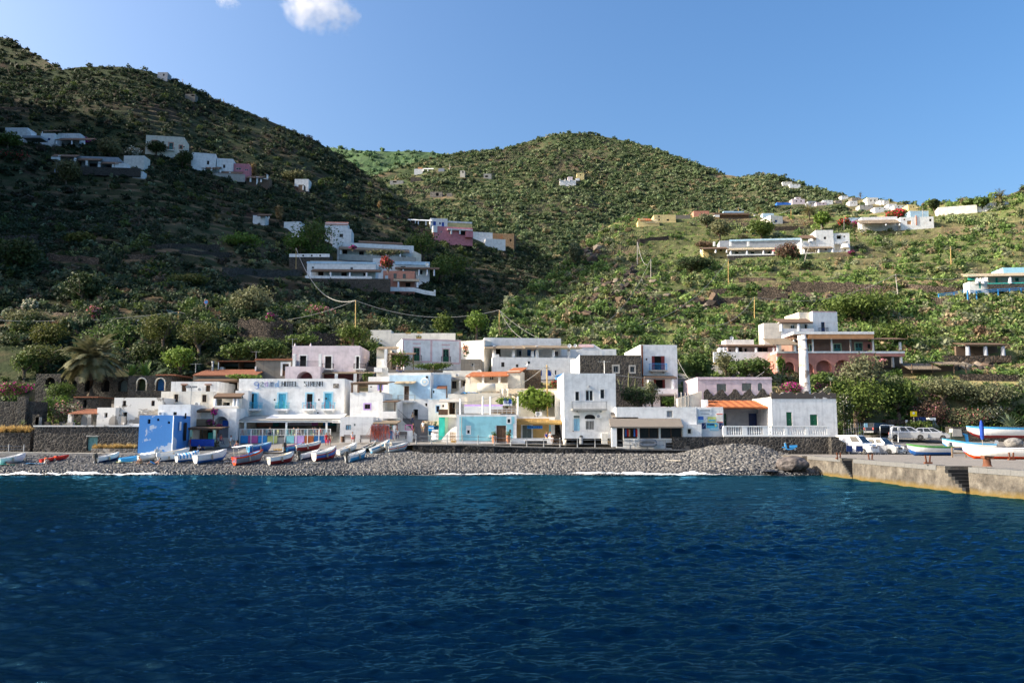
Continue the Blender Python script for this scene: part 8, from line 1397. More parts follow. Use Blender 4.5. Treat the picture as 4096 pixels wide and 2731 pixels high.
# boats
def boat(label,k,cx,yb,head,L,strakes,inner='hullwhite',B=None,Hh=.75,motor=None,cover=None,surf=None,canopy=False,seats=2,rim='hullwhite',name='rowing_boat',Y=None,flip=False,rub=None,group='boats drawn up on the shore',lift=.02,bowup=.45):
 if k in (1,2,3)and name=='rowing_boat':L*=.68;Hh*=.95;bowup*=1.3
 u,v=kp(k,cx,yb);p=at(u,v,Y)if Y else gnd(u,v);a=R(head);c,s_=math.cos(a),math.sin(a)
 zb,zs=topz(p.x+c*L*.38,p.y+s_*L*.38),topz(p.x-c*L*.38,p.y-s_*L*.38);pit=math.atan2(zb-zs,L*.76)if not Y else 0
 zc=(zb+zs)/2 if not Y else p.z
 t=empty(name,(p.x,p.y,zc+lift),0,label,'boat',group);t.rotation_euler=(Matrix.Rotation(a,3,'Z')@Matrix.Rotation(-pit,3,'Y')).to_euler()
 if flip:t.rotation_euler=(Matrix.Rotation(a,3,'Z')@Matrix.Rotation(-pit,3,'Y')@Matrix.Rotation(math.pi,3,'X')).to_euler();t.location.z+=Hh*.9
 B=B or L*.41;N=14;Q=8
 def st(i):
  x=i/N;b=B/2*(1-max(0,(x-.38)/.62)**2.5)*(.78+.22*min(1,x/.38));sh=Hh*(1+bowup*max(0,x-.2)**1.8+.05*(1-x));kz=Hh*.75*max(0,(x-.84)/.16)**2;return-L/2+L*x,max(b,.012),sh,kz
 def sect(i,f=1.0,floor=None):
  x,b,sh,kz=st(i);b*=f;r_=[]
  for j in range(-Q,Q+1):
   q_=abs(j)/Q;y=b*math.sin(q_*math.pi/2)**.62*(1 if j>=0 else-1);z=kz+(sh-kz)*q_**1.5
   if floor is not None:z=max(z,floor)
   r_.append((x+(.12*(z/Hh-.5)if i==N else 0),y,z))
  return r_
 ns=len(strakes);m=MB();S=[sect(i)for i in range(N+1)]
 for i in range(N):
  for j in range(2*Q):
   q_=(abs(j-Q+.5))/Q;cut=0
   while cut<ns-1 and q_>strakes[cut][1]:cut+=1
   m.quad(S[i][j],S[i+1][j],S[i+1][j+1],S[i][j+1],mi=cut,smooth=True)
 m.quad(*[S[0][j]for j in range(2*Q+1)],mi=ns-1);m.box(-L*.5,-.03,-.05,L*.36,.03,.05,mi=0)
 m.build('hull',[x[0]for x in strakes],t)
 m=MB();I=[sect(i,.93,Hh*.36)for i in range(N+1)]
 for i in range(N):
  for j in range(2*Q):m.quad(I[i][j+1],I[i+1][j+1],I[i+1][j],I[i][j],smooth=False)
 m.quad(*[I[0][j]for j in range(2*Q,-1,-1)]);m.build('interior',inner,t)
 m=MB();m.tube([(S[i][0][0],S[i][0][1],S[i][0][2])for i in range(N+1)],.035,5);m.tube([(S[i][-1][0],S[i][-1][1],S[i][-1][2])for i in range(N+1)],.035,5);m.box(-L/2-.03,S[0][0][1],Hh*1.0,-L/2+.05,S[0][-1][1],Hh*1.06);m.build('gunwale',rub or rim,t)
 if not cover and not flip:
  for k_ in range(seats):i=4+4*k_;x,b,sh,_=st(i);m=MB();m.box(x-.12,-b*.92,sh*.72,x+.12,b*.92,sh*.77);m.build('thwart','deckwood',t)
  m=MB();r1,r2=st(10),st(13);m.quad((r1[0],-r1[1]*.9,r1[2]*.97),(r1[0],r1[1]*.9,r1[2]*.97),(r2[0],r2[1]*.8,r2[2]*.98),(r2[0],-r2[1]*.8,r2[2]*.98));m.build('foredeck',inner,t)
 if cover:
  m=MB()
  for i in range(N):
   for j in range(6):
    f=lambda i_,j_:(st(i_)[0],st(i_)[1]*1.05*(j_/3-1),st(i_)[2]+.05+.22*(1-(j_/3-1)**2)+.05*math.sin(i_*2.1+j_))
    m.quad(f(i,j),f(i+1,j),f(i+1,j+1),f(i,j+1),mi=(i+(j>2))%2 if isinstance(cover,list)else 0,smooth=True)
   for sg in (-1,1):
    g_=lambda i_,z_:(st(i_)[0],st(i_)[1]*1.07*sg,z_);m.quad(g_(i,st(i)[2]*.55),g_(i+1,st(i+1)[2]*.55),g_(i+1,st(i+1)[2]+.05),g_(i,st(i)[2]+.05),mi=i%2 if isinstance(cover,list)else 0)
  m.build('cover',cover,t)
 if motor:
  m=MB();x=-L/2-.1;m.hexa([(x-.25,-.16,Hh+.05),(x+.22,-.16,Hh+.05),(x+.22,.16,Hh+.05),(x-.25,.16,Hh+.05)],[(x-.2,-.12,Hh+.5),(x+.12,-.12,Hh+.55),(x+.12,.12,Hh+.55),(x-.2,.12,Hh+.5)]);m.box(x-.12,-.06,.15,x+.05,.06,Hh+.05);m.box(x-.2,-.02,-.02,x+.1,.02,.2);m.bar((x+.15,0,Hh+.3),(x+.7,0,Hh+.4),.05);o=m.build('outboard_motor',motor,t)
  m=MB();m.disc((x-.2,.15),.14,8,-.02,.02);m.build('propeller','steel',o)
 if canopy:
  m=MB()
  for i in range(8):
   x0,x1=-L*.45+L*.55*i/8,-L*.45+L*.55*(i+1)/8;m.hexa([(x0,-B*.5,2.0),(x1,-B*.5,2.02),(x1,B*.5,2.02),(x0,B*.5,2.0)],[(x0,-B*.5,2.05),(x1,-B*.5,2.07),(x1,B*.5,2.07),(x0,B*.5,2.05)])
  m.build('canopy','whitecloth',t)
  for x in (-L*.4,L*.08):
   for y in (-B*.42,B*.42):m=MB();m.tube([(x,y,Hh),(x,y,2.0)],.03);m.build('canopy_post','greypole',t)
 if not cover and not flip:
  m=MB();i=6;x,b,sh,_=st(i);m.tube([(x,-b-.1,sh*.9),(x,-b-.12,sh*.3)],[.09,.1],7);m.build('fender','cork',t)
 return t
WH=[('hullwhite',1)]
boat('white rowing boat resting at the west end of the beach',1,118,1330,58,4.28,[('hullwhite',.3),('hullwhite',1)],Hh=.7)
boat('white rowing boat with a navy bottom alone on the pebbles',1,1045,1316,58,3.91,[('hullnavy',.55),('hullwhite',1)],Hh=.65,motor='blackmetal')
boat('blue rowing boat turned upside down on the beach',1,1265,1312,48,3.91,[('hullsky',.7),('medblue',1)],flip=True,Hh=.6)
boat('white boat under a pale tarpaulin next to the upturned blue boat',1,1455,1306,48,4,[('hullwhite',1)],cover='hullwhite',Hh=.65)
boat('long white boat with a dark green bottom in front of the blue house',2,230,1288,42,5.21,[('hullteal',.55),('hullwhite',1)],Hh=.85,motor='carsilver',inner='hullcream')
boat('small white motor boat squeezed between green bottomed and striped boats',2,190,1310,36,3.16,[('hullnavy',.4),('hullwhite',1)],Hh=.6,motor='whitepaint')
boat('boat wrapped in a blue and white striped tarpaulin',2,365,1316,46,3.91,[('hullblue',.5),('hullwhite',1)],cover=['whitecloth','medblue'],Hh=.7)
boat('large white boat with a bright blue bottom and blue stripe',2,590,1318,48,5.58,[('hullblue',.5),('hullwhite',.86),('hullblue',.92),('hullwhite',1)],Hh=.95,inner='hullwhite')
boat('grey boat with red rims and a white cloth awning on posts',2,955,1330,46,5.21,[('hullred',.4),('hullgrey',.88),('orangepaint',1)],Hh=.9,inner='hullsky',canopy=True,rub='orangepaint',bowup=.6)
boat('dark blue boat standing behind the grey boat with the awning',2,1060,1222,44,4.46,[('hullblue',.9),('hullsky',1)],Hh=.8,inner='hullsky')
boat('cream boat with a dark red bottom and yellow stripe',2,1270,1333,42,4.46,[('hullred',.6),('hullwhite',.84),('limepaint',.9),('hullwhite',1)],Hh=.85,inner='hullcream',bowup=.5)
boat('blue boat with a black outboard on the square',2,1400,1215,52,4.09,[('hullblue',.7),('hullsky',1)],Hh=.7,motor='blackmetal',rub='orangepaint',inner='hullsky')
boat('red boat with white gunwales on the square',2,1530,1212,28,4.46,[('hullred',.75),('hullwhite',1)],Hh=.8,inner='hullcream')
boat('white and navy motor boat beside the red white and blue one',2,1545,1288,50,4.09,[('hullnavy',.5),('hullwhite',1)],Hh=.65,motor='blackmetal',inner='hullwhite')
boat('wooden boat with red bottom, blue side and white top',3,245,1298,50,4.65,[('hullred',.5),('hullblue',.78),('chairred',.83),('hullwhite',1)],Hh=.95,bowup=.6)
boat('plain white dinghy on the upper edge of the beach',3,465,1238,48,4.28,WH,Hh=.6)
boat('sky blue boat with a white inside and black outboard',3,550,1304,58,4.46,[('hullsky',.8),('hullwhite',1)],Hh=.8,motor='blackmetal')
boat('small dark open boat behind the sky blue one',3,680,1212,44,2.98,[('blackmetal',.8),('hullcream',1)],Hh=.55,inner='shadebrown')
boat('small white boat with pale blue rim on the square edge',3,785,1222,32,3.91,[('hullwhite',.8),('hullsky',1)],Hh=.6)
boat('white boat with an orange stripe and cream outboard',3,945,1213,28,3.72,[('hullwhite',.6),('orangepaint',.75),('hullwhite',1)],Hh=.65,motor='cork')
boat('grey dinghy turned upside down above the orange striped boat',3,965,1158,36,3.91,[('concrete',1)],flip=True,Hh=.6,inner='concrete',rub='hullwhite')
boat('white open boat with green rim and blue bottom on the quay',7,1185,915,-172,5.2,[('hullblue',.5),('hullwhite',.86),('hullgreen',1)],Hh=.95,motor='greymetal',rub='hullgreen',inner='deckwood',bowup=.5)
boat('long white boat with sky blue rim lying behind the wooden railing',7,1640,855,158,6,[('hullblue',.35),('hullwhite',.9),('hullsky',1)],Hh=.9,motor='carsilver',rub='hullsky',inner='hullsky',bowup=.7)
boat('large white boat with red bottom under a blue sheet by the quay edge',7,1990,955,162,6.3,[('orangepaint',.35),('hullwhite',1)],Hh=1.0,motor='whitepaint',inner='medblue',bowup=.4,seats=0)
boat('old long wooden boat with a blue rim against the creeper wall',7,2060,715,172,9.5,[('hullred',.42),('hullwhite',.86),('hullsky',1)],Hh=1.25,Y=107,rub='hullsky',bowup=.35,inner='hullcream',B=2.4)
t=boat('red kayak with two orange seats on the beach',1,528,1308,56,3.16,[('redcloth',.8),('orangepaint',1)],B=.8,Hh=.34,inner='redcloth',rub='redcloth',seats=0,name='kayak');m=MB()
for x in (-.7,.35):m.box(x-.22,-.24,.2,x+.22,.24,.3);m.box(x-.3,-.24,.2,x-.2,.24,.5)
m.build('seat','orangepaint',t)
t=thing_at('inflatable_dinghy','grey inflatable dinghy leaned upright against the railing before the shop','dinghy',*kp(5,410,1272),97.0);a=at(*kp(5,600,1190),97.0)-at(*kp(5,410,1272),97.0);W_,H_=a.x,a.z;m=MB();N=20
P=[(W_/2+(W_/2-.18)*math.copysign(abs(math.cos(x))**.6,math.cos(x)),.25,H_/2+(H_/2-.18)*math.copysign(abs(math.sin(x))**.6,math.sin(x)))for x in np.linspace(0,2*math.pi,N+1)];m.tube(P,.2,8,cap=False);m.build('tube','hullgrey',t);m=MB();m.box(.3,.2,.3,W_-.3,.3,H_-.3)
for i in range(5):z=.35+(H_-.7)*i/5;m.box(.35,.15,z,W_-.35,.2,z+.07)
m.build('floor','greymetal',t)
for lb,k,cx,yb,L_,a_ in (('pale plank lying on the pebbles by the red bottomed boat',2,1580,1340,1.6,25),('pale driftwood log on the cobbles',5,770,1425,1.9,-30),('grey board sloping down behind the first rowing boat',1,240,1290,2.2,35)):
 p=gnd(*kp(k,cx,yb));t=empty('plank',p+Vector((0,0,.12)),R(a_),lb,'plank');m=MB();m.box(-L_/2,-.16,-.03,L_/2,.16,.04);m.box(-L_*.3,-.18,.04,-L_*.25,.18,.07);m.build('board','cork',t)
for lb,k,cx,yb,mt in (('turquoise towel under the sunbather by the white rowing boat',1,85,1352,'turq'),('blue towel on the pebbles by the green kayaker',1,335,1342,'medblue'),('yellow green towel in front of the upturned blue boat',1,1205,1328,'limepaint'),('white cloth spread beside the grey boat with the awning',2,795,1325,'whitecloth')):
 p=gnd(*kp(k,cx,yb));t=empty('towel',p+Vector((0,0,.1)),.4,lb.replace('green kayaker','crouching bather'),'towel');m=MB()
 for i in range(6):m.quad((-.9+.3*i,-.4,.03*math.sin(i)),(-.6+.3*i,-.4,.03*math.sin(i+1)),(-.6+.3*i,.4,.03*math.sin(i+1.5)),(-.9+.3*i,.4,.03*math.sin(i+.5)))
 m.build('cloth',mt,t)
 # cars
def car(label,k,cx,yb,head,mat,L,W,belt,top,cab,Y=None,kind='car',name='parked_car',hood=None,group='vehicles parked above the quay',van=False):
 """cab = x of rear base, rear top, front top, windscreen foot as fractions of the length from the tail"""
 u,v=kp(k,cx,yb);p=at(u,v,Y);t=empty(name,p,R(head),label,kind,group);r=L*.076;hd=hood or belt*.86
 x=lambda f:-L/2+L*f
 b=bmesh.new();P=[(0,.38),(.01,belt*.92),(cab[0],belt),(cab[3],belt),(.93,hd),(1,hd*.72),(1,.3),(.93,.24),(.03,.24)];n=len(P)
 vs=[[b.verts.new((x(px_),y,z))for px_,z in P]for y in (-W/2,W/2)];b.faces.new(vs[0]);b.faces.new(vs[1][::-1])
 for i in range(n):b.faces.new((vs[0][i],vs[1][i],vs[1][(i+1)%n],vs[0][(i+1)%n]))
 bmesh.ops.bevel(b,geom=b.edges[:],offset=.07,segments=2,affect='EDGES');bmesh.ops.recalc_face_normals(b,faces=b.faces)
 me=bpy.data.meshes.new('body');b.to_mesh(me);b.free();_mats(me,mat);link(bpy.data.objects.new('body',me),t)
 w1,w2=W/2-.06,W/2-.24;lo=[(x(cab[0]),w1,belt-.04),(x(cab[3]),w1,belt-.04)];hi=[(x(cab[1]),w2,top),(x(cab[2]),w2,top)]
 b=bmesh.new();q=[(lo[0][0],-w1,lo[0][2]),(lo[1][0],-w1,lo[1][2]),(lo[1][0],w1,lo[1][2]),(lo[0][0],w1,lo[0][2]),(hi[0][0],-w2,top),(hi[1][0],-w2,top),(hi[1][0],w2,top),(hi[0][0],w2,top)];vv=[b.verts.new(c)for c in q]
 for f in [(0,3,2,1),(4,5,6,7),(0,1,5,4),(1,2,6,5),(2,3,7,6),(3,0,4,7)]:b.faces.new([vv[i]for i in f])
 bmesh.ops.bevel(b,geom=[e for e in b.edges if min(e.verts[0].co.z,e.verts[1].co.z)>belt],offset=.09,segments=3,affect='EDGES');me=bpy.data.meshes.new('cabin');b.to_mesh(me);b.free();_mats(me,mat);link(bpy.data.objects.new('cabin',me),t)
 def on(f,h_,sg,off=.012):
  xl,xh=x(cab[0])+(x(cab[3])-x(cab[0]))*f,x(cab[1])+(x(cab[2])-x(cab[1]))*f;return(xl+(xh-xl)*h_,sg*(w1+(w2-w1)*h_+off),belt-.04+(top-belt+.04)*h_)
 for sg in (-1,1):
  for f0,f1 in (((.62,.93),)if van else((.08,.34),(.38,.64),(.68,.93))):m=MB();m.quad(on(f0,.18,sg),on(f1,.18,sg),on(min(f1,.95),.86,sg),on(f0,.86,sg));m.build('side_window','glass',t)
 def fr(i,h_,y,off):xl,xh=(x(cab[3]),x(cab[2]))if i else(x(cab[0]),x(cab[1]));return(xl+(xh-xl)*h_+off,y*(w1+(w2-w1)*h_),belt-.04+(top-belt+.04)*h_)
 m=MB();m.quad(fr(1,.14,-.86,.03),fr(1,.14,.86,.03),fr(1,.9,.84,.03),fr(1,.9,-.84,.03));m.build('windscreen','glass',t)
 if not van:m=MB();m.quad(fr(0,.2,-.8,-.03),fr(0,.2,.8,-.03),fr(0,.88,.8,-.03),fr(0,.88,-.8,-.03));m.build('rear_window','glass',t)
 for fx in (.18,.8):
  for sg in (-1,1):
   m=MB();m.mesh([(x(fx)+r*math.cos(a_),sg*(W/2-d_),r+r*math.sin(a_))for d_ in (.2,-.025)for a_ in np.linspace(0,2*math.pi,17)[:-1]],[tuple(range(16)),tuple(range(31,15,-1))]+[(i,(i+1)%16,16+(i+1)%16,16+i)for i in range(16)]);o=m.build('wheel','rubber',t);m=MB()
   for i in range(5):a_=2*math.pi*i/5;m.bar((x(fx),sg*(W/2+.03),r),(x(fx)+r*.62*math.cos(a_),sg*(W/2+.03),r+r*.62*math.sin(a_)),.09,.02)
   m.build('rim','steel',o)
 for sg in (-1,1):
  m=MB();m.box(x(.955),sg*W*.28-.15,hd*.70,x(1)+.012,sg*W*.28+.15,hd*.88);m.build('headlight','steel',t);m=MB();m.box(x(0)-.012,sg*W*.4-.1,belt*.66,x(.03),sg*W*.4+.1,belt*.95);m.build('tail_light','chairred',t);m=MB();m.box(x(cab[3])-.2,sg*(W/2+.02),belt,x(cab[3])-.05,sg*(W/2+.2),belt+.16);m.build('wing_mirror',mat,t)
 m=MB();m.box(x(1)-.05,-W*.44,.26,x(1)+.05,W*.44,.5);m.box(x(0)-.05,-W*.44,.3,x(0)+.05,W*.44,.52);m.build('bumper','greymetal' if mat!='carwhite' else 'carwhite',t)
 m=MB();m.box(x(1)+.05,-.26,.4,x(1)+.065,.26,.51);m.build('number_plate','whitepaint',t);m=MB();m.box(x(1)-.04,-W*.24,hd*.6,x(1)+.014,W*.24,hd*.75);m.build('grille','blackmetal',t)
 return t
car('white panel van parked at the edge of the quay',7,362,898,-52,'carwhite',4.7,2.0,1.28,2.25,(.01,.04,.62,.80),Y=97.6,kind='van',name='parked_van',van=True,hood=1.2)
car('silver off road car parked behind the white van',7,640,905,-52,'carsilver',4.9,2.0,1.25,2.02,(.02,.08,.58,.74),Y=98.5,hood=1.18)
car('silver people carrier parked on the ramp',7,955,738,-28,'carsilver',5.0,1.95,1.12,1.86,(.03,.1,.58,.82),Y=112.5)
car('silver hatchback parked beside the yellow sign',7,1215,740,-28,'carsilver',4.7,1.9,1.08,1.72,(.04,.14,.56,.8),Y=111.5)
car('dark blue estate car seen from behind under the trees',7,630,678,28,'cardark',5.0,1.9,1.08,1.7,(.01,.07,.58,.74),Y=117)
def scooter(label,k,cx,yb,head,mat,Y=None,z=0):
 u,v=kp(k,cx,yb);p=at(u,v,Y)if Y else gnd(u,v);t=empty('motor_scooter',p,R(head),label,'scooter')
 for x,nm in ((-.62,0),(.62,1)):
  m=MB();m.mesh([(x+.27*math.cos(a_),y,.27+.27*math.sin(a_))for y in (-.05,.05)for a_ in np.linspace(0,2*math.pi,15)[:-1]],[tuple(range(14)),tuple(range(27,13,-1))]+[(i,(i+1)%14,14+(i+1)%14,14+i)for i in range(14)]);o=m.build('wheel','rubber',t);m=MB();m.disc((x,.27),.15,10,-.065,.065);m.build('rim','steel',o)
 m=MB();m.prism([(-.85,.5),(-.3,.38),(.05,.3),(.3,.3),(.42,.85),(.5,1.0),(.58,.95),(.45,.25),(.3,.2),(-.2,.2),(-.5,.32),(-.85,.62)],-.16,.16);m.hexa([(-.85,-.17,.5),(0,-.17,.42),(0,.17,.42),(-.85,.17,.5)],[(-.85,-.14,.74),(-.02,-.14,.72),(-.02,.14,.72),(-.85,.14,.74)]);m.build('body',mat,t)
 m=MB();m.hexa([(-.75,-.14,.74),(.0,-.14,.72),(.0,.14,.72),(-.75,.14,.74)],[(-.72,-.12,.83),(-.04,-.12,.8),(-.04,.12,.8),(-.72,.12,.83)]);m.build('saddle','rubber',t)
 m=MB();m.tube([(.62,0,.3),(.48,0,1.02)],.03);m.tube([(.45,-.33,1.05),(.48,0,1.04),(.45,.33,1.05)],.022);m.build('handlebar','greymetal',t);m=MB();m.disc((.57,.95),.08,10,-.08,.08);m.build('headlight','steel',t);m=MB();m.hexa([(.4,-.06,.55),(.85,-.06,.42),(.85,.06,.42),(.4,.06,.55)],[(.42,-.05,.6),(.8,-.05,.52),(.8,.05,.52),(.42,.05,.6)]);m.build('mudguard',mat,t)
scooter('white scooter parked on the quay next to the green rimmed boat',7,845,905,-20,'carwhite',97);scooter('blue scooter parked below the stone plinth wall',6,865,1458,176,'medblue',95.5)
# railings, benches, barriers, signs
t=empty('promenade_railing',at(*kp(3,1120,1145),97.3),0,'dark iron railing with bulbous posts along the promenade','railing');O=t.location.copy()
posts=[kp(3,x,1100)for x in (1120,1268,1420,1570)]+[kp(4,x,1100)for x in (272,428,586,742,905,1062,1230,1400,1565)]+[kp(5,x,1230)for x in (315,494,682,872,1062)];pp=[]
for u,v in posts:x=at(u,v,97.3).x;pp.append((x,prom_z(x)))
for x,z in pp:
 m=MB();m.tube([(x-O.x,0,z-O.z),(x-O.x,0,z-O.z+.45),(x-O.x,0,z-O.z+.5),(x-O.x,0,z-O.z+1.0),(x-O.x,0,z-O.z+1.06),(x-O.x,0,z-O.z+1.13)],[.07,.06,.045,.045,.075,.02],8);m.build('post','greymetal',t)
m=MB()
for(x0,z0),(x1,z1)in zip(pp,pp[1:]):
 for h_ in (.45,.92):m.tube([(x0-O.x,0,z0-O.z+h_),((x0+x1)/2-O.x,0,(z0+z1)/2-O.z+h_-.02),(x1-O.x,0,z1-O.z+h_)],.026,5)
m.build('rail','greymetal',t)
t=empty('path_railing',at(*kp(1,0,1225),98.6),0,'plain iron railing at the west end of the beach path','railing');L_=at(*kp(1,228,1225),98.6).x-t.location.x
for x in (-3.5,L_*.36,L_):m=MB();m.tube([(x,0,0),(x,0,.95)],.05,6);m.build('post','greymetal',t);m=MB()
for z in (.4,.75):m.tube([(-3.5,0,z),(L_,0,z-.05)],.025,5)
m.build('rail','greymetal',t)
def bench(label,k,x0,x1,yb,Y):
 p=at(*kp(k,x0,yb),Y);W_=at(*kp(k,x1,yb),Y).x-p.x;t=empty('park_bench',p,0,label,'bench','wooden benches on the square')
 m=MB();[m.box(0,-.28+.15*i,.42,W_,-.16+.15*i,.46)for i in range(3)];m.build('seat','brownwood',t);m=MB();[m.box(0,.18,.55+.15*i,W_,.22,.66+.15*i)for i in range(3)];m.build('backrest','brownwood',t)
 for x in (.1,W_-.16):m=MB();m.box(x,-.28,0,x+.06,-.22,.42);m.box(x,.15,0,x+.06,.2,.95);m.box(x,-.28,.38,x+.06,.2,.42);m.box(x,-.3,.6,x+.06,.16,.64);m.build('leg','blackmetal',t)
bench('bench in front of the small grilled window',3,420,532,1130,105.6);bench('bench beside the red fishing net',3,576,690,1132,105.6);bench('bench against the white parapet near the outdoor staircase',3,918,1032,1098,106.0)
t=thing_at('fishing_net','red fishing net hung over a grey panel on the square','fishing net',*kp(3,683,1126),105.2);W_=at(*kp(3,862,1126),105.2).x-t.location.x;H_=2.4;m=MB();m.box(0,.05,0,W_,.12,H_*.95);m.build('panel','greyblue',t);m=MB();rg=random.Random(6)
for i in range(70):x=rg.random()*W_;m.bar((x,.02,H_*rg.uniform(.6,1)),(x+rg.uniform(-.9,.9),-.06,H_*rg.uniform(0,.45)),.05,.02)
for i in range(16):m.bar((W_*i/16,-.02,H_*(.55+.35*abs(math.sin(i)))),(W_*(i+1)/16,-.02,H_*(.55+.35*abs(math.sin(i+1)))),.09,.04)
m.build('net','net',t)
for lb,x,Y in (('brown litter bin at the end of the bench by the grilled window',408,105.8),):t=thing_at('litter_bin',lb,'bin',*kp(3,x,1130),Y);m=MB();m.tube([(0,0,0),(0,0,.75)],[.22,.26],10);m.build('body','brownwood',t);m=MB();m.tube([(0,0,.75),(0,0,.8)],.27,10);m.build('rim','blackmetal',t)
t=thing_at('litter_bin','dark grey hooded litter bin on the promenade by the white house','bin',*kp(4,1265,1148),98.6);m=MB();m.tube([(0,0,0),(0,0,.9)],[.24,.26],10);m.build('body','greymetal',t);m=MB();m.tube([(0,0,.9),(0,0,1.05),(0,0,1.12)],[.3,.2,.05],10);m.build('lid','blackmetal',t)
for lb,x in (('terracotta flower pot beside the beaded door',562),('terracotta pot below the meter box of the aqua house',424)):t=thing_at('flower_pot',lb,'flower pot',*kp(4,x,1138),100.2);m=MB();m.tube([(0,0,0),(0,0,.5),(0,0,.85),(0,0,.95)],[.2,.3,.22,.26],10);m.build('pot','terracotta',t);V,Fc=cloud(60,.3,.3,.3,.16,5,1);V[:,2]+=1.15;npmesh('plant',V,Fc,'leafgreen',parent=t)
for lb,x in (('white plastic chair at the shop entrance',345),('second white plastic chair nearer the grey dinghy',385)):add_chair(at(*kp(5,x,1275),97.3),'whitepaint',lb,.3,'plastic_chair','white plastic chairs by the shop')
t=thing_at('crowd_barrier','steel crowd barriers standing in front of the parked cars','barrier',*kp(7,250,905),94.5);W_=at(*kp(7,715,905),94.5).x-t.location.x;m=MB()
for j in range(2):
 x0,x1=W_*(.45+.28*j),W_*(.71+.28*j)
 m.tube([(x0,0,.15),(x0,0,1.1),(x1,0,1.1),(x1,0,.15)],.025,5);m.tube([(x0,0,.2),(x1,0,.2)],.02,5)
 for i in range(1,12):x=x0+(x1-x0)*i/12;m.tube([(x,0,.2),(x,0,1.1)],.012,4)
m.build('frame','steel',t)
for x0,x1 in ((.0,.14),(.23,.40)):m=MB();m.box(W_*x0,-.02,.35,W_*x1,.03,1.05);m.build('panel','hullnavy',t);m=MB()
for x in (.05,.3,.5,.68,.8,.97):m.bar((W_*x,-.3,0),(W_*x,.02,.35),.03);m.bar((W_*x,.3,0),(W_*x,.02,.35),.03)
m.build('foot','steel',t)
t=thing_at('wooden_railing','brown wooden railing on the quay before the white boats','railing',*kp(7,1455,925),84.5);W_=at(*kp(7,1975,945),84.5)-t.location;m=MB()
m.box(0,0,.85,W_.x,.09,.98);m.box(0,.01,.3,W_.x,.08,.42);m.build('rail','planks',t)
for f in (0,.3,.46,1):m=MB();m.box(W_.x*f-.06,-.02,-.1,W_.x*f+.06,.11,.98);m.build('post','planks',t)
t=thing_at('parasol','closed dark blue parasol tied on its pole by the wooden railing','parasol',*kp(7,1800,838),88);m=MB();m.tube([(0,0,-.8),(0,0,3.1)],.03);m.build('pole','greypole',t);m=MB();m.tube([(0,0,1.0),(0,0,1.25),(0,0,2.3),(0,0,2.95),(0,0,3.1)],[.1,.2,.24,.12,.03],9);m.build('canopy','bluecloth',t)
def bollard(label,k,x,y,Y):
 t=thing_at('mooring_post',label,'bollard',*kp(k,x,y),Y,0,'rusty mooring posts on the quay');m=MB();m.bar((-.12,0,-.1),(-.2,0,.55),.1);m.bar((.12,0,-.1),(.2,0,.55),.1);m.box(-.3,-.12,-.12,.3,.12,.02);m.build('post','rust',t)
bollard('rusty twin mooring post above the first flight of quay steps',7,158,942,82.3);bollard('rusty twin mooring post between the two flights of quay steps',7,520,962,77);bollard('rusty twin mooring post above the wide quay steps',7,1175,992,65);bollard('rusty twin mooring post by the blue sheeted boat',7,2127,952,72)
t=thing_at('bollard','big rusty round bollard with a hooked head on the quay edge','bollard',*kp(7,1850,1030),58.5);m=MB();m.tube([(0,0,-.05),(0,0,.06),(0,0,.5),(0,0,.56)],[.34,.27,.25,.28],14);m.build('drum','rust',t);m=MB();m.hexa([(-.3,-.25,.52),(.35,-.2,.5),(.35,.2,.5),(-.3,.25,.52)],[(-.3,-.25,.72),(.5,-.12,.68),(.5,.12,.68),(-.3,.25,.72)]);m.build('head','rust',t)
t=thing_at('road_sign','yellow square sign on a wooden pole behind the silver hatchback','sign',*kp(7,1030,640),116);s_=KR[7][2]/F*116;Hp=(640-415)*s_;m=MB();m.tube([(0,0,-.5),(-.15,0,Hp)],.06,6);m.build('pole','greypole',t);m=MB();w_=74*s_;m.box(-.15-w_/2,-.12,Hp-58*s_,-.15+w_/2,-.08,Hp);bd=m.build('board','signyellow',t);m=MB();m.disc((-.15,Hp-20*s_),13*s_,14,-.14,-.12);m.build('emblem','whitepaint',bd)
t=thing_at('road_sign','round blue no parking sign by the hillside road','sign',*kp('f',1612,1128),149);m=MB();m.tube([(0,0,0),(0,0,3.2)],.06);m.build('pole','greypole',t);m=MB();m.disc((0,3.2),.45,18,-.1,-.05,0);m.disc((0,3.2),.34,18,-.12,-.1,1);m.bar((-.24,-.13,3.44),(.24,-.13,2.96),.08,.02);m.build('disc',['chairred','medblue'],t)
def notice(label,k,x0,y0,x1,y1,Y,mat,yb):
 p=at(*kp(k,(x0+x1)/2,yb),Y);a=at(*kp(k,x0,y1),Y)-p;b=at(*kp(k,x1,y0),Y)-p;t=empty('notice_board',p,0,label,'sign');m=MB();m.box(a.x,0,a.z,b.x,.06,b.z);m.build('board',mat,t);m=MB();m.box(-.04,.07,0,.04,.13,b.z);m.build('pole','greypole',t)
notice('small pale blue board at the road edge beside the dark car',7,450,548,486,592,113,'cyanpale',650);notice('little white notice on the dark wall under the trees',7,920,510,942,540,118,'whitepaint',590)
t=thing_at('excavator','dark digger with a white roof among bushes behind the parked cars','digger',*kp(7,1170,690),117);s_=KR[7][2]/F*117;m=MB();m.box(-90*s_,-1,90*s_,90*s_,1,120*s_);m.build('chassis','tarpgreen',t);m=MB();m.box(5*s_,-.7,172*s_,75*s_,.8,202*s_);m.build('roof','whitepaint',t);m=MB()
for a_,b_ in (((-88,30),(-88,205)),((-30,60),(-88,205)),((70,60),(70,175)),((10,60),(10,175)),((75,200),(110,100))):m.bar((a_[0]*s_,0,a_[1]*s_),(b_[0]*s_,0,b_[1]*s_),.16)
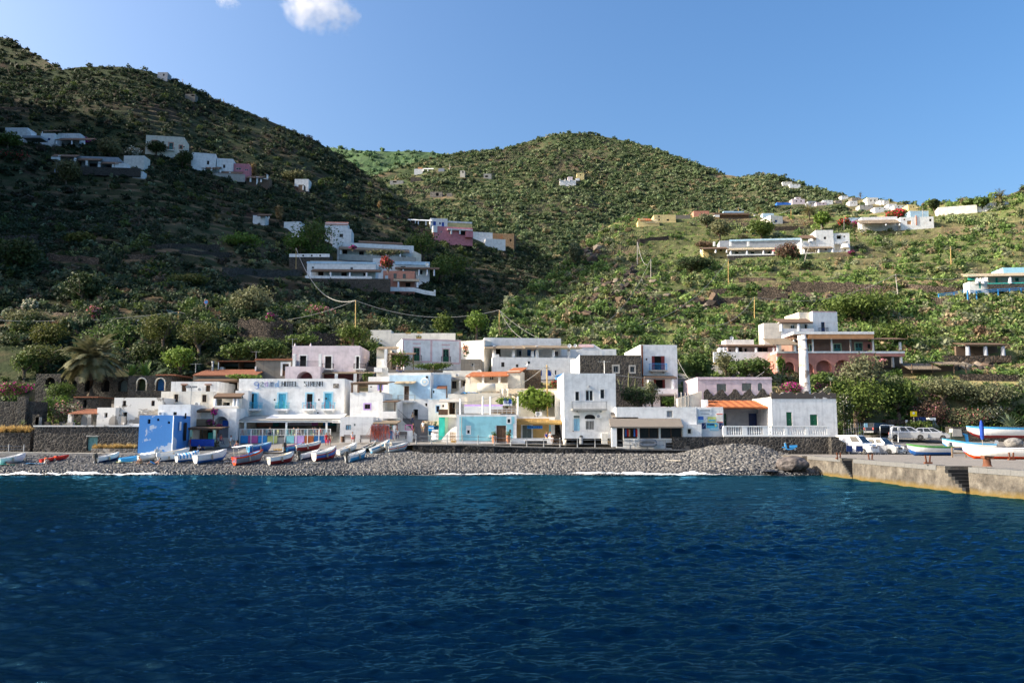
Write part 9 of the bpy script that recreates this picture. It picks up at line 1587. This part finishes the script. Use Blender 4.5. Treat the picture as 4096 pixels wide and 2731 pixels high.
m.build('boom','greymetal',t);m=MB();m.box(-90*s_,-.8,150*s_,-40*s_,.8,208*s_);m.build('cab','hullnavy',t)
h=H('creeper_wall','dark stone wall under the yellow creeper behind the beached boats','wall',7,1440,2330,585,720,112.5,D=1.5,sink=1.5);h.shell('stonewall',[],par=0);h=H('roadside_wall','stone wall beneath the trees behind the dark car','wall',7,700,1075,505,610,119.5,D=1.5,sink=2);h.shell('stonewarm',[],par=0,roof='concrete');h=H('road_fence','rough wooden fence along the ramp beside the faded house','fence',7,215,440,590,660,112,D=.1,sink=0);m=MB()
for i in range(9):x,z=h.px(215+28*i,655-(i%2)*6);m.tube([(x,0,-1.2),(x,0,z+1.3)],.05,5)
for z in (.4,.9):m.tube([(h.X0,0,z-.5),(h.X1,0,z)],.04,5)
h.part('rails',m,'greypole')
for lb,x0,x1,yt,yb,mt in (('grey concrete block leaning by the beached boats',1450,1565,608,655,'concrete'),('blue barrel and plank bench by the creeper wall',1575,1640,662,735,'medblue'),('heap of dark green tarpaulin beside the boats',1425,1600,655,715,'tarpgreen')):
 t=thing_at('clutter',lb,'boat gear',*kp(7,x0,yb),109.5);s_=KR[7][2]/F*109.5;w_,h_=(x1-x0)*s_,(yb-yt)*s_;m=MB();m.hexa([(0,0,-.5),(w_,0,-.5),(w_,1,-.5),(0,1,-.5)],[(.12*w_,.1,h_),(w_*.95,.1,h_*.8),(w_*.9,.9,h_*.85),(.1*w_,.9,h_)]);m.build('block',mt,t)
 if mt=='medblue':m=MB();m.box(-1.5,.2,h_*.3,2.2,.6,h_*.38);m.build('plank','planks',t)
 # white gantry frames among the cars
for i,(x0,x1,yt,yb)in enumerate(((632,790,572,700),(762,880,590,740))):
 p=at(*kp(7,x0,yb),107-i);s_=KR[7][2]/F*107;t=empty('pipe_frame',p,0,['tall bent white pipe frame behind the silver off road car','lower bent white pipe frame beside the people carrier'][i],'pipe frame');m=MB();w_,h_=(x1-x0)*s_,(yb-yt)*s_;m.tube([(0,0,-.4),(0,0,h_*.92),(.2,0,h_),(w_,0,h_),(w_+.3,1.2,h_*.9)],.06,6);m.tube([(w_*.95,1,-.3),(w_,1,h_)],.05,6);m.build('pipe','whitepaint',t)
 # blue railing by the turquoise house
pr=[('d',1480,1150),('d',1600,1138),('d',1705,1112),('d',1830,1090)];pr2=[('d',1705,1122),('d',1775,1126),('d',1945,1112),('d',2035,1108),('d',2125,1104),('d',2230,1096)]
for lb,ps,h_ in (('bright blue sloping railing leading up to the turquoise trimmed house',pr,2.6),('bright blue level railing under the turquoise trimmed house',pr2,2.2)):
 P=[hit(*kp(*q))for q in ps];Ym=min(p.y for p in P if p)-1.2;P=[at(*kp(*q),Ym)for q in ps];t=empty('blue_railing',P[0],0,lb,'railing','blue railings');s_=KR['d'][2]/F*Ym;m=MB()
 for a,b in zip(P,P[1:]):
  for dz in (8*s_,22*s_)[:2]:m.bar(a-P[0]+Vector((0,0,dz)),b-P[0]+Vector((0,0,dz)),.14)
 m.build('rail','medblue',t)
 for p in P:m=MB();q=p-P[0];m.box(q.x-.1,q.y-.1,q.z-1.5,q.x+.1,q.y+.1,q.z+24*s_);m.build('post','medblue',t)
 # poles and wires
TOPS={}
def pole(key,label,k,x,yt,yb,mat='yellowpole',Y=None,r=.12,dx=0,arm=True):
 u,v=kp(k,x,yb);p=at(u,v,Y)if Y else hit(u,v)
 if p is None:return
 if not Y:p=at(u,v,p.y-1)
 q=at(*kp(k,x+dx,yt),p.y);d=q-p;t=empty('utility_pole',p,0,label,'pole','power poles');m=MB();m.tube([(0,0,-1.5),(d.x*.5,0,d.z*.5),(d.x,0,d.z)],[r,r*.9,r*.7],7);m.build('pole',mat,t);TOPS[key]=q
 if arm:m=MB();m.tube([(d.x-.35,-.05,d.z-.4),(d.x+.35,-.05,d.z-.4)],.05,5);m.build('crossarm','greymetal',t)
 return t
pole('a','yellow pole on the dark terrace wall west of the white hillside houses','F',680,570,622);pole('b','tall yellow pole standing in the scrub above the pale pink house','F',817,690,752,Y=146);pole('c','yellow pole on the slope above the large columned house','F',1147,712,752,Y=148);pole('d','yellow pole below the broad porch house on the eastern slope','F',1673,595,657);pole('e','yellow pole above the white cube villa','F',1733,682,742);pole('f','thin grey pole at the rocky edge of the eastern slope','F',1495,595,643,'greypole',r=.13);pole('g','short grey pole on the crest of the rocky edge','F',1464,556,604,'greypole',r=.13)
pole('h','yellow pole high in the middle of the eastern slope','F',2185,566,617,dx=-2);pole('i','weathered pole beside the tall terrace wall','F',2063,630,683,'greypole',dx=-6);pole('j','yellow pole rising out of the fig tree in the village',4,940,385,870,Y=105,r=.11,dx=-5);pole('k','stub of a yellow pole on the road above the pines','F',410,716,742,Y=147);pole('l','grey pole by the shade sail','F',696,541,578,'greypole',r=.14)
pole('m','yellow pole on the eastern crest by the rose block','c',1325,652,700);pole('n','second yellow pole on the eastern crest','c',1476,645,705);pole('o','third yellow pole by the crest palm','c',1890,660,735);pole('p','pole on the terrace behind the cubic white house','d',558,552,628,'greypole');pole('q','pole between two flowering creepers on the eastern slope','d',737,535,640,'greypole');pole('r','slim pole on the skyline beside the round dark tree','d',1472,388,470,'greypole');pole('s','slim pole near the orange trimmed villa','d',1355,460,560,'greypole')
pole('t','leaning pole below the cubic white house','d',415,740,880,'greypole',dx=55,arm=False);pole('u','leaning dark pole in the terraced scrub','d',945,880,950,'bark',dx=20,arm=False);pole('v','pole standing by itself on the western ridge','a',1432,425,470,'greypole',r=.15);pole('w','second small pole on the western ridge','a',1577,512,545,'greypole',r=.15);pole('x','third small pole lower on the western ridge','a',1752,578,615,'greypole',r=.15);pole('y','tall pole beside the mountain hut','b',1343,262,305,'greypole',r=.3)
def wire(label,a,b,sag,r=.03):
 a,b=Vector(a),Vector(b);n=20;P=[a+(b-a)*(i/n)-Vector((0,0,sag*4*(i/n)*(1-i/n)))-a for i in range(n+1)];m=MB();m.tube(P,r,4,cap=False);t=m.build('power_line','wire');t.location=a;tag(t,label,'cable','overhead cables')
T_=TOPS
wire('thick pale cable sagging down from the pole by the white hillside houses',T_['a'],T_['b'],5,.09);wire('cable strung between two yellow poles over the village slope',T_['b'],T_['c'],2.2,.05);wire('cable running west from the tall yellow pole to the road',T_['b'],T_['k'],3,.045);wire('long cable leaving the road pole towards the west',T_['k'],at(-120,kp('F',0,732)[1],140),1,.045);wire('cable dropping from the slope pole to the columned house',T_['c'],at(*kp(4,780,145),138),1.5,.04);wire('second cable dropping from the slope pole to the gabled house',T_['c'],at(*kp(4,1130,190),140),1.5,.04)
wire('pale cable dipping between the two grey poles of the rocky edge',T_['g'],T_['f'],4,.08);wire('cable from the thin grey pole down the rocky edge',T_['f'],at(*kp('c',430,1560),150),2,.04);wire('cable from the yellow pole below the porch house towards the village',T_['d'],at(*kp('c',700,1568),150),3,.045);wire('cable from the pole above the white cube villa to the village',T_['e'],at(*kp('c',1230,1568),146),2,.045);wire('cable between the cube villa pole and the weathered pole',T_['e'],T_['i'],3,.045);wire('cable from the weathered pole towards the east edge',T_['i'],at(4150,kp('d',0,840)[1],200),3,.045)
wire('cable between the first and second crest poles',T_['m'],T_['n'],1.5,.06);wire('cable between the second and third crest poles',T_['n'],T_['o'],3,.06);wire('white cable from the tall white house to the lilac house',at(*kp(5,815,362),114.6),at(*kp(6,110,735),108),2.2,.04);wire('white cable over the lilac house roof',at(*kp(6,110,738),108),at(*kp(6,620,690),112),1.2,.04);wire('cable from the village pole to the cream terrace',T_['j'],at(*kp(4,60,740),106),1.4,.035);wire('short cable from the village pole to the white balcony house',T_['j'],at(*kp(4,1090,530),104),.5,.035);wire('cable across the front of the white balcony house',at(*kp(4,1600,482),99.4),at(*kp(5,1010,545),107),.3,.03)
for lb,k,x,yt,yb,Y in (('aerial on the cream house roof west of the hotel',2,440,370,440,118),('rusty aerial mast on the grey rendered house',2,1022,252,330,125),('aerial on the rear edge of the pale pink house',2,1375,130,200,130),('aerial mast in front of the large white house',4,725,228,320,134),('aerial behind the corrugated porch house',4,232,375,455,124),('white repeater mast on the white balcony house roof',4,1490,345,462,101),('tall street lamp in front of the cream house',2,392,598,770,106)):
 p=at(*kp(k,x,yb),Y);h_=at(*kp(k,x,yt),Y).z-p.z;t=empty('street_lamp' if 'lamp' in lb else 'aerial',p,0,lb,'lamp' if 'lamp' in lb else 'aerial',None);m=MB();m.tube([(0,0,-.3),(0,0,h_)],.045,5);m.build('mast','greymetal' if 'white' not in lb else 'whitepaint',t);m=MB()
 if 'lamp' in lb:m.box(-.7,-.2,h_-.1,-.1,.2,h_+.15);m.box(.1,-.2,h_-.1,.7,.2,h_+.15)
 else:
  m.bar((-.8,0,h_-.1),(.8,0,h_-.1),.04)
  for i in range(6):m.bar((-.7+.28*i,-.4,h_-.1),(-.7+.28*i,.4,h_-.1),.03)
 m.build('lantern' if 'lamp' in lb else 'antenna','greymetal',t)
for i,(x,y,lb)in enumerate(((1040,75,'first yellow planter on the garden wall above the pink trimmed house'),(1150,72,'second yellow planter on the garden wall above the pink trimmed house'),(1142,122,'yellow planter on the roof edge of the pink trimmed house'),(1538,92,'yellow planter near the bright tree by the large white house'))):
 p=at(*kp(3,x-22,y+8),139);t=empty('planter',p,0,lb,'planter','yellow wooden planters');m=MB();m.hexa([(.04,0,0),(.9,0,0),(.9,.3,0),(.04,.3,0)],[(0,-.05,.3),(.95,-.05,.3),(.95,.35,.3),(0,.35,.3)]);m.build('trough','yellowpole',t);V,Fc=cloud(50,.45,.2,.2,.14,i,1);V[:,2]+=.4;V[:,0]+=.45;npmesh('plant',V,Fc,'leafgreen',parent=t)
h=H('garden_building','cream garden wall and room behind the pink trimmed house','wall',3,680,1500,78,140,141,D=3,sink=3);h.shell('ivory',[],par=0,x1=h.px(880,60)[0],z1=h.px(800,48)[1]);h.shell('ivory',[],par=0,x0=h.px(880,90)[0]+.02,D=.5,name='low_wall')
h=H('hill_porch','flat roofed hut with a white pier on the road above the pines','hut','f',1015,1180,1130,1175,148,D=4,sink=2);h.shell('shadebrown',[('o',1060,1138,1160,1175,dict(dep=1))],par=0);h.box('roof',1010,1120,1190,1134,-.5,4,'concrete');h.box('pier',1014,1132,1034,1176,-.5,0,'white')
h=H('road_wall','curving whitewashed road wall above the long garden wall','wall','f',1510,1990,1150,1200,146,D=.5,sink=1);m=MB();P=[h.px(x,y)for x,y in ((1510,1128),(1700,1140),(1880,1158))];Q_=[h.px(x,y,-2)for x,y in ((1690,1195),(1800,1185),(1920,1168),(1960,1150),(1990,1130))]
for a,b in zip(P,P[1:]):m.prism([(a[0],a[1]-1.2),(b[0],b[1]-1.2),b,a],0,.4)
for a,b in zip(Q_,Q_[1:]):m.prism([(a[0],a[1]-.6),(b[0],b[1]-.6),b,a],-2,-1.6)
h.part('wall',m,'concrete');m=MB();m.prism([(Q_[0][0],Q_[0][1]-6)]+[(q[0],q[1]-.5)for q in Q_]+[(Q_[-1][0],Q_[-1][1]-7)],-1.9,-1.2);h.part('stone_face',m,'stonewall')
t=car('white car roof glimpsed among the pines on the road','f',1118,1205,10,'carwhite',4.2,1.7,.95,1.45,(.05,.15,.6,.78),Y=142,group=None);t=car('dark green car on the hillside road above the bright pine','f',1325,1118,5,'hullteal',4.2,1.7,.95,1.45,(.05,.15,.6,.78),Y=150,group=None)
# cloud
n=NT('cloudair');n.t.nodes.remove(n.b);vol=n.n('ShaderNodeVolumePrincipled');tc=n.coord('Object');a=n.noise(.0055,8,.68,co=tc);ln=n.n('ShaderNodeVectorMath');ln.operation='LENGTH';mp=n.n('ShaderNodeMapping');mp.inputs['Scale'].default_value=(1/330,1/200,1/190);n.l(tc,mp.inputs[0]);n.l(mp.outputs[0],ln.inputs[0])
d=n.math('SUBTRACT',n.math('MULTIPLY',n.math('SUBTRACT',a.outputs[0],.40),4.2),n.math('MULTIPLY',n.math('POWER',ln.outputs['Value'],2.4),.85));n.l(n.math('MULTIPLY',d,.008,True),vol.inputs['Density']);vol.inputs['Color'].default_value=(1,1,1,1);vol.inputs['Anisotropy'].default_value=.0;n.l(vol.outputs[0],n.out.inputs['Volume']);MATS['cloudair']=n.m
sc.cycles.volume_bounces=4;sc.cycles.volume_step_rate=2
for lb,u,v,s_,rz in (('white ragged cloud drifting at the top of the sky',1265,25,1.0,.5),('tiny wisp of cloud west of the ragged one',905,2,.33,.2)):
 b=bmesh.new();bmesh.ops.create_icosphere(b,subdivisions=3,radius=1);me=bpy.data.meshes.new('cloud');b.to_mesh(me);b.free()
 for q in me.vertices:q.co=Vector((q.co.x*340,q.co.y*210,q.co.z*200))
 _mats(me,'cloudair');o=link(bpy.data.objects.new('cloud',me));o.location=at(u,v,5200);o.scale=(s_,)*3;o.rotation_euler=(0,R(24),0);tag(o,kind='structure')
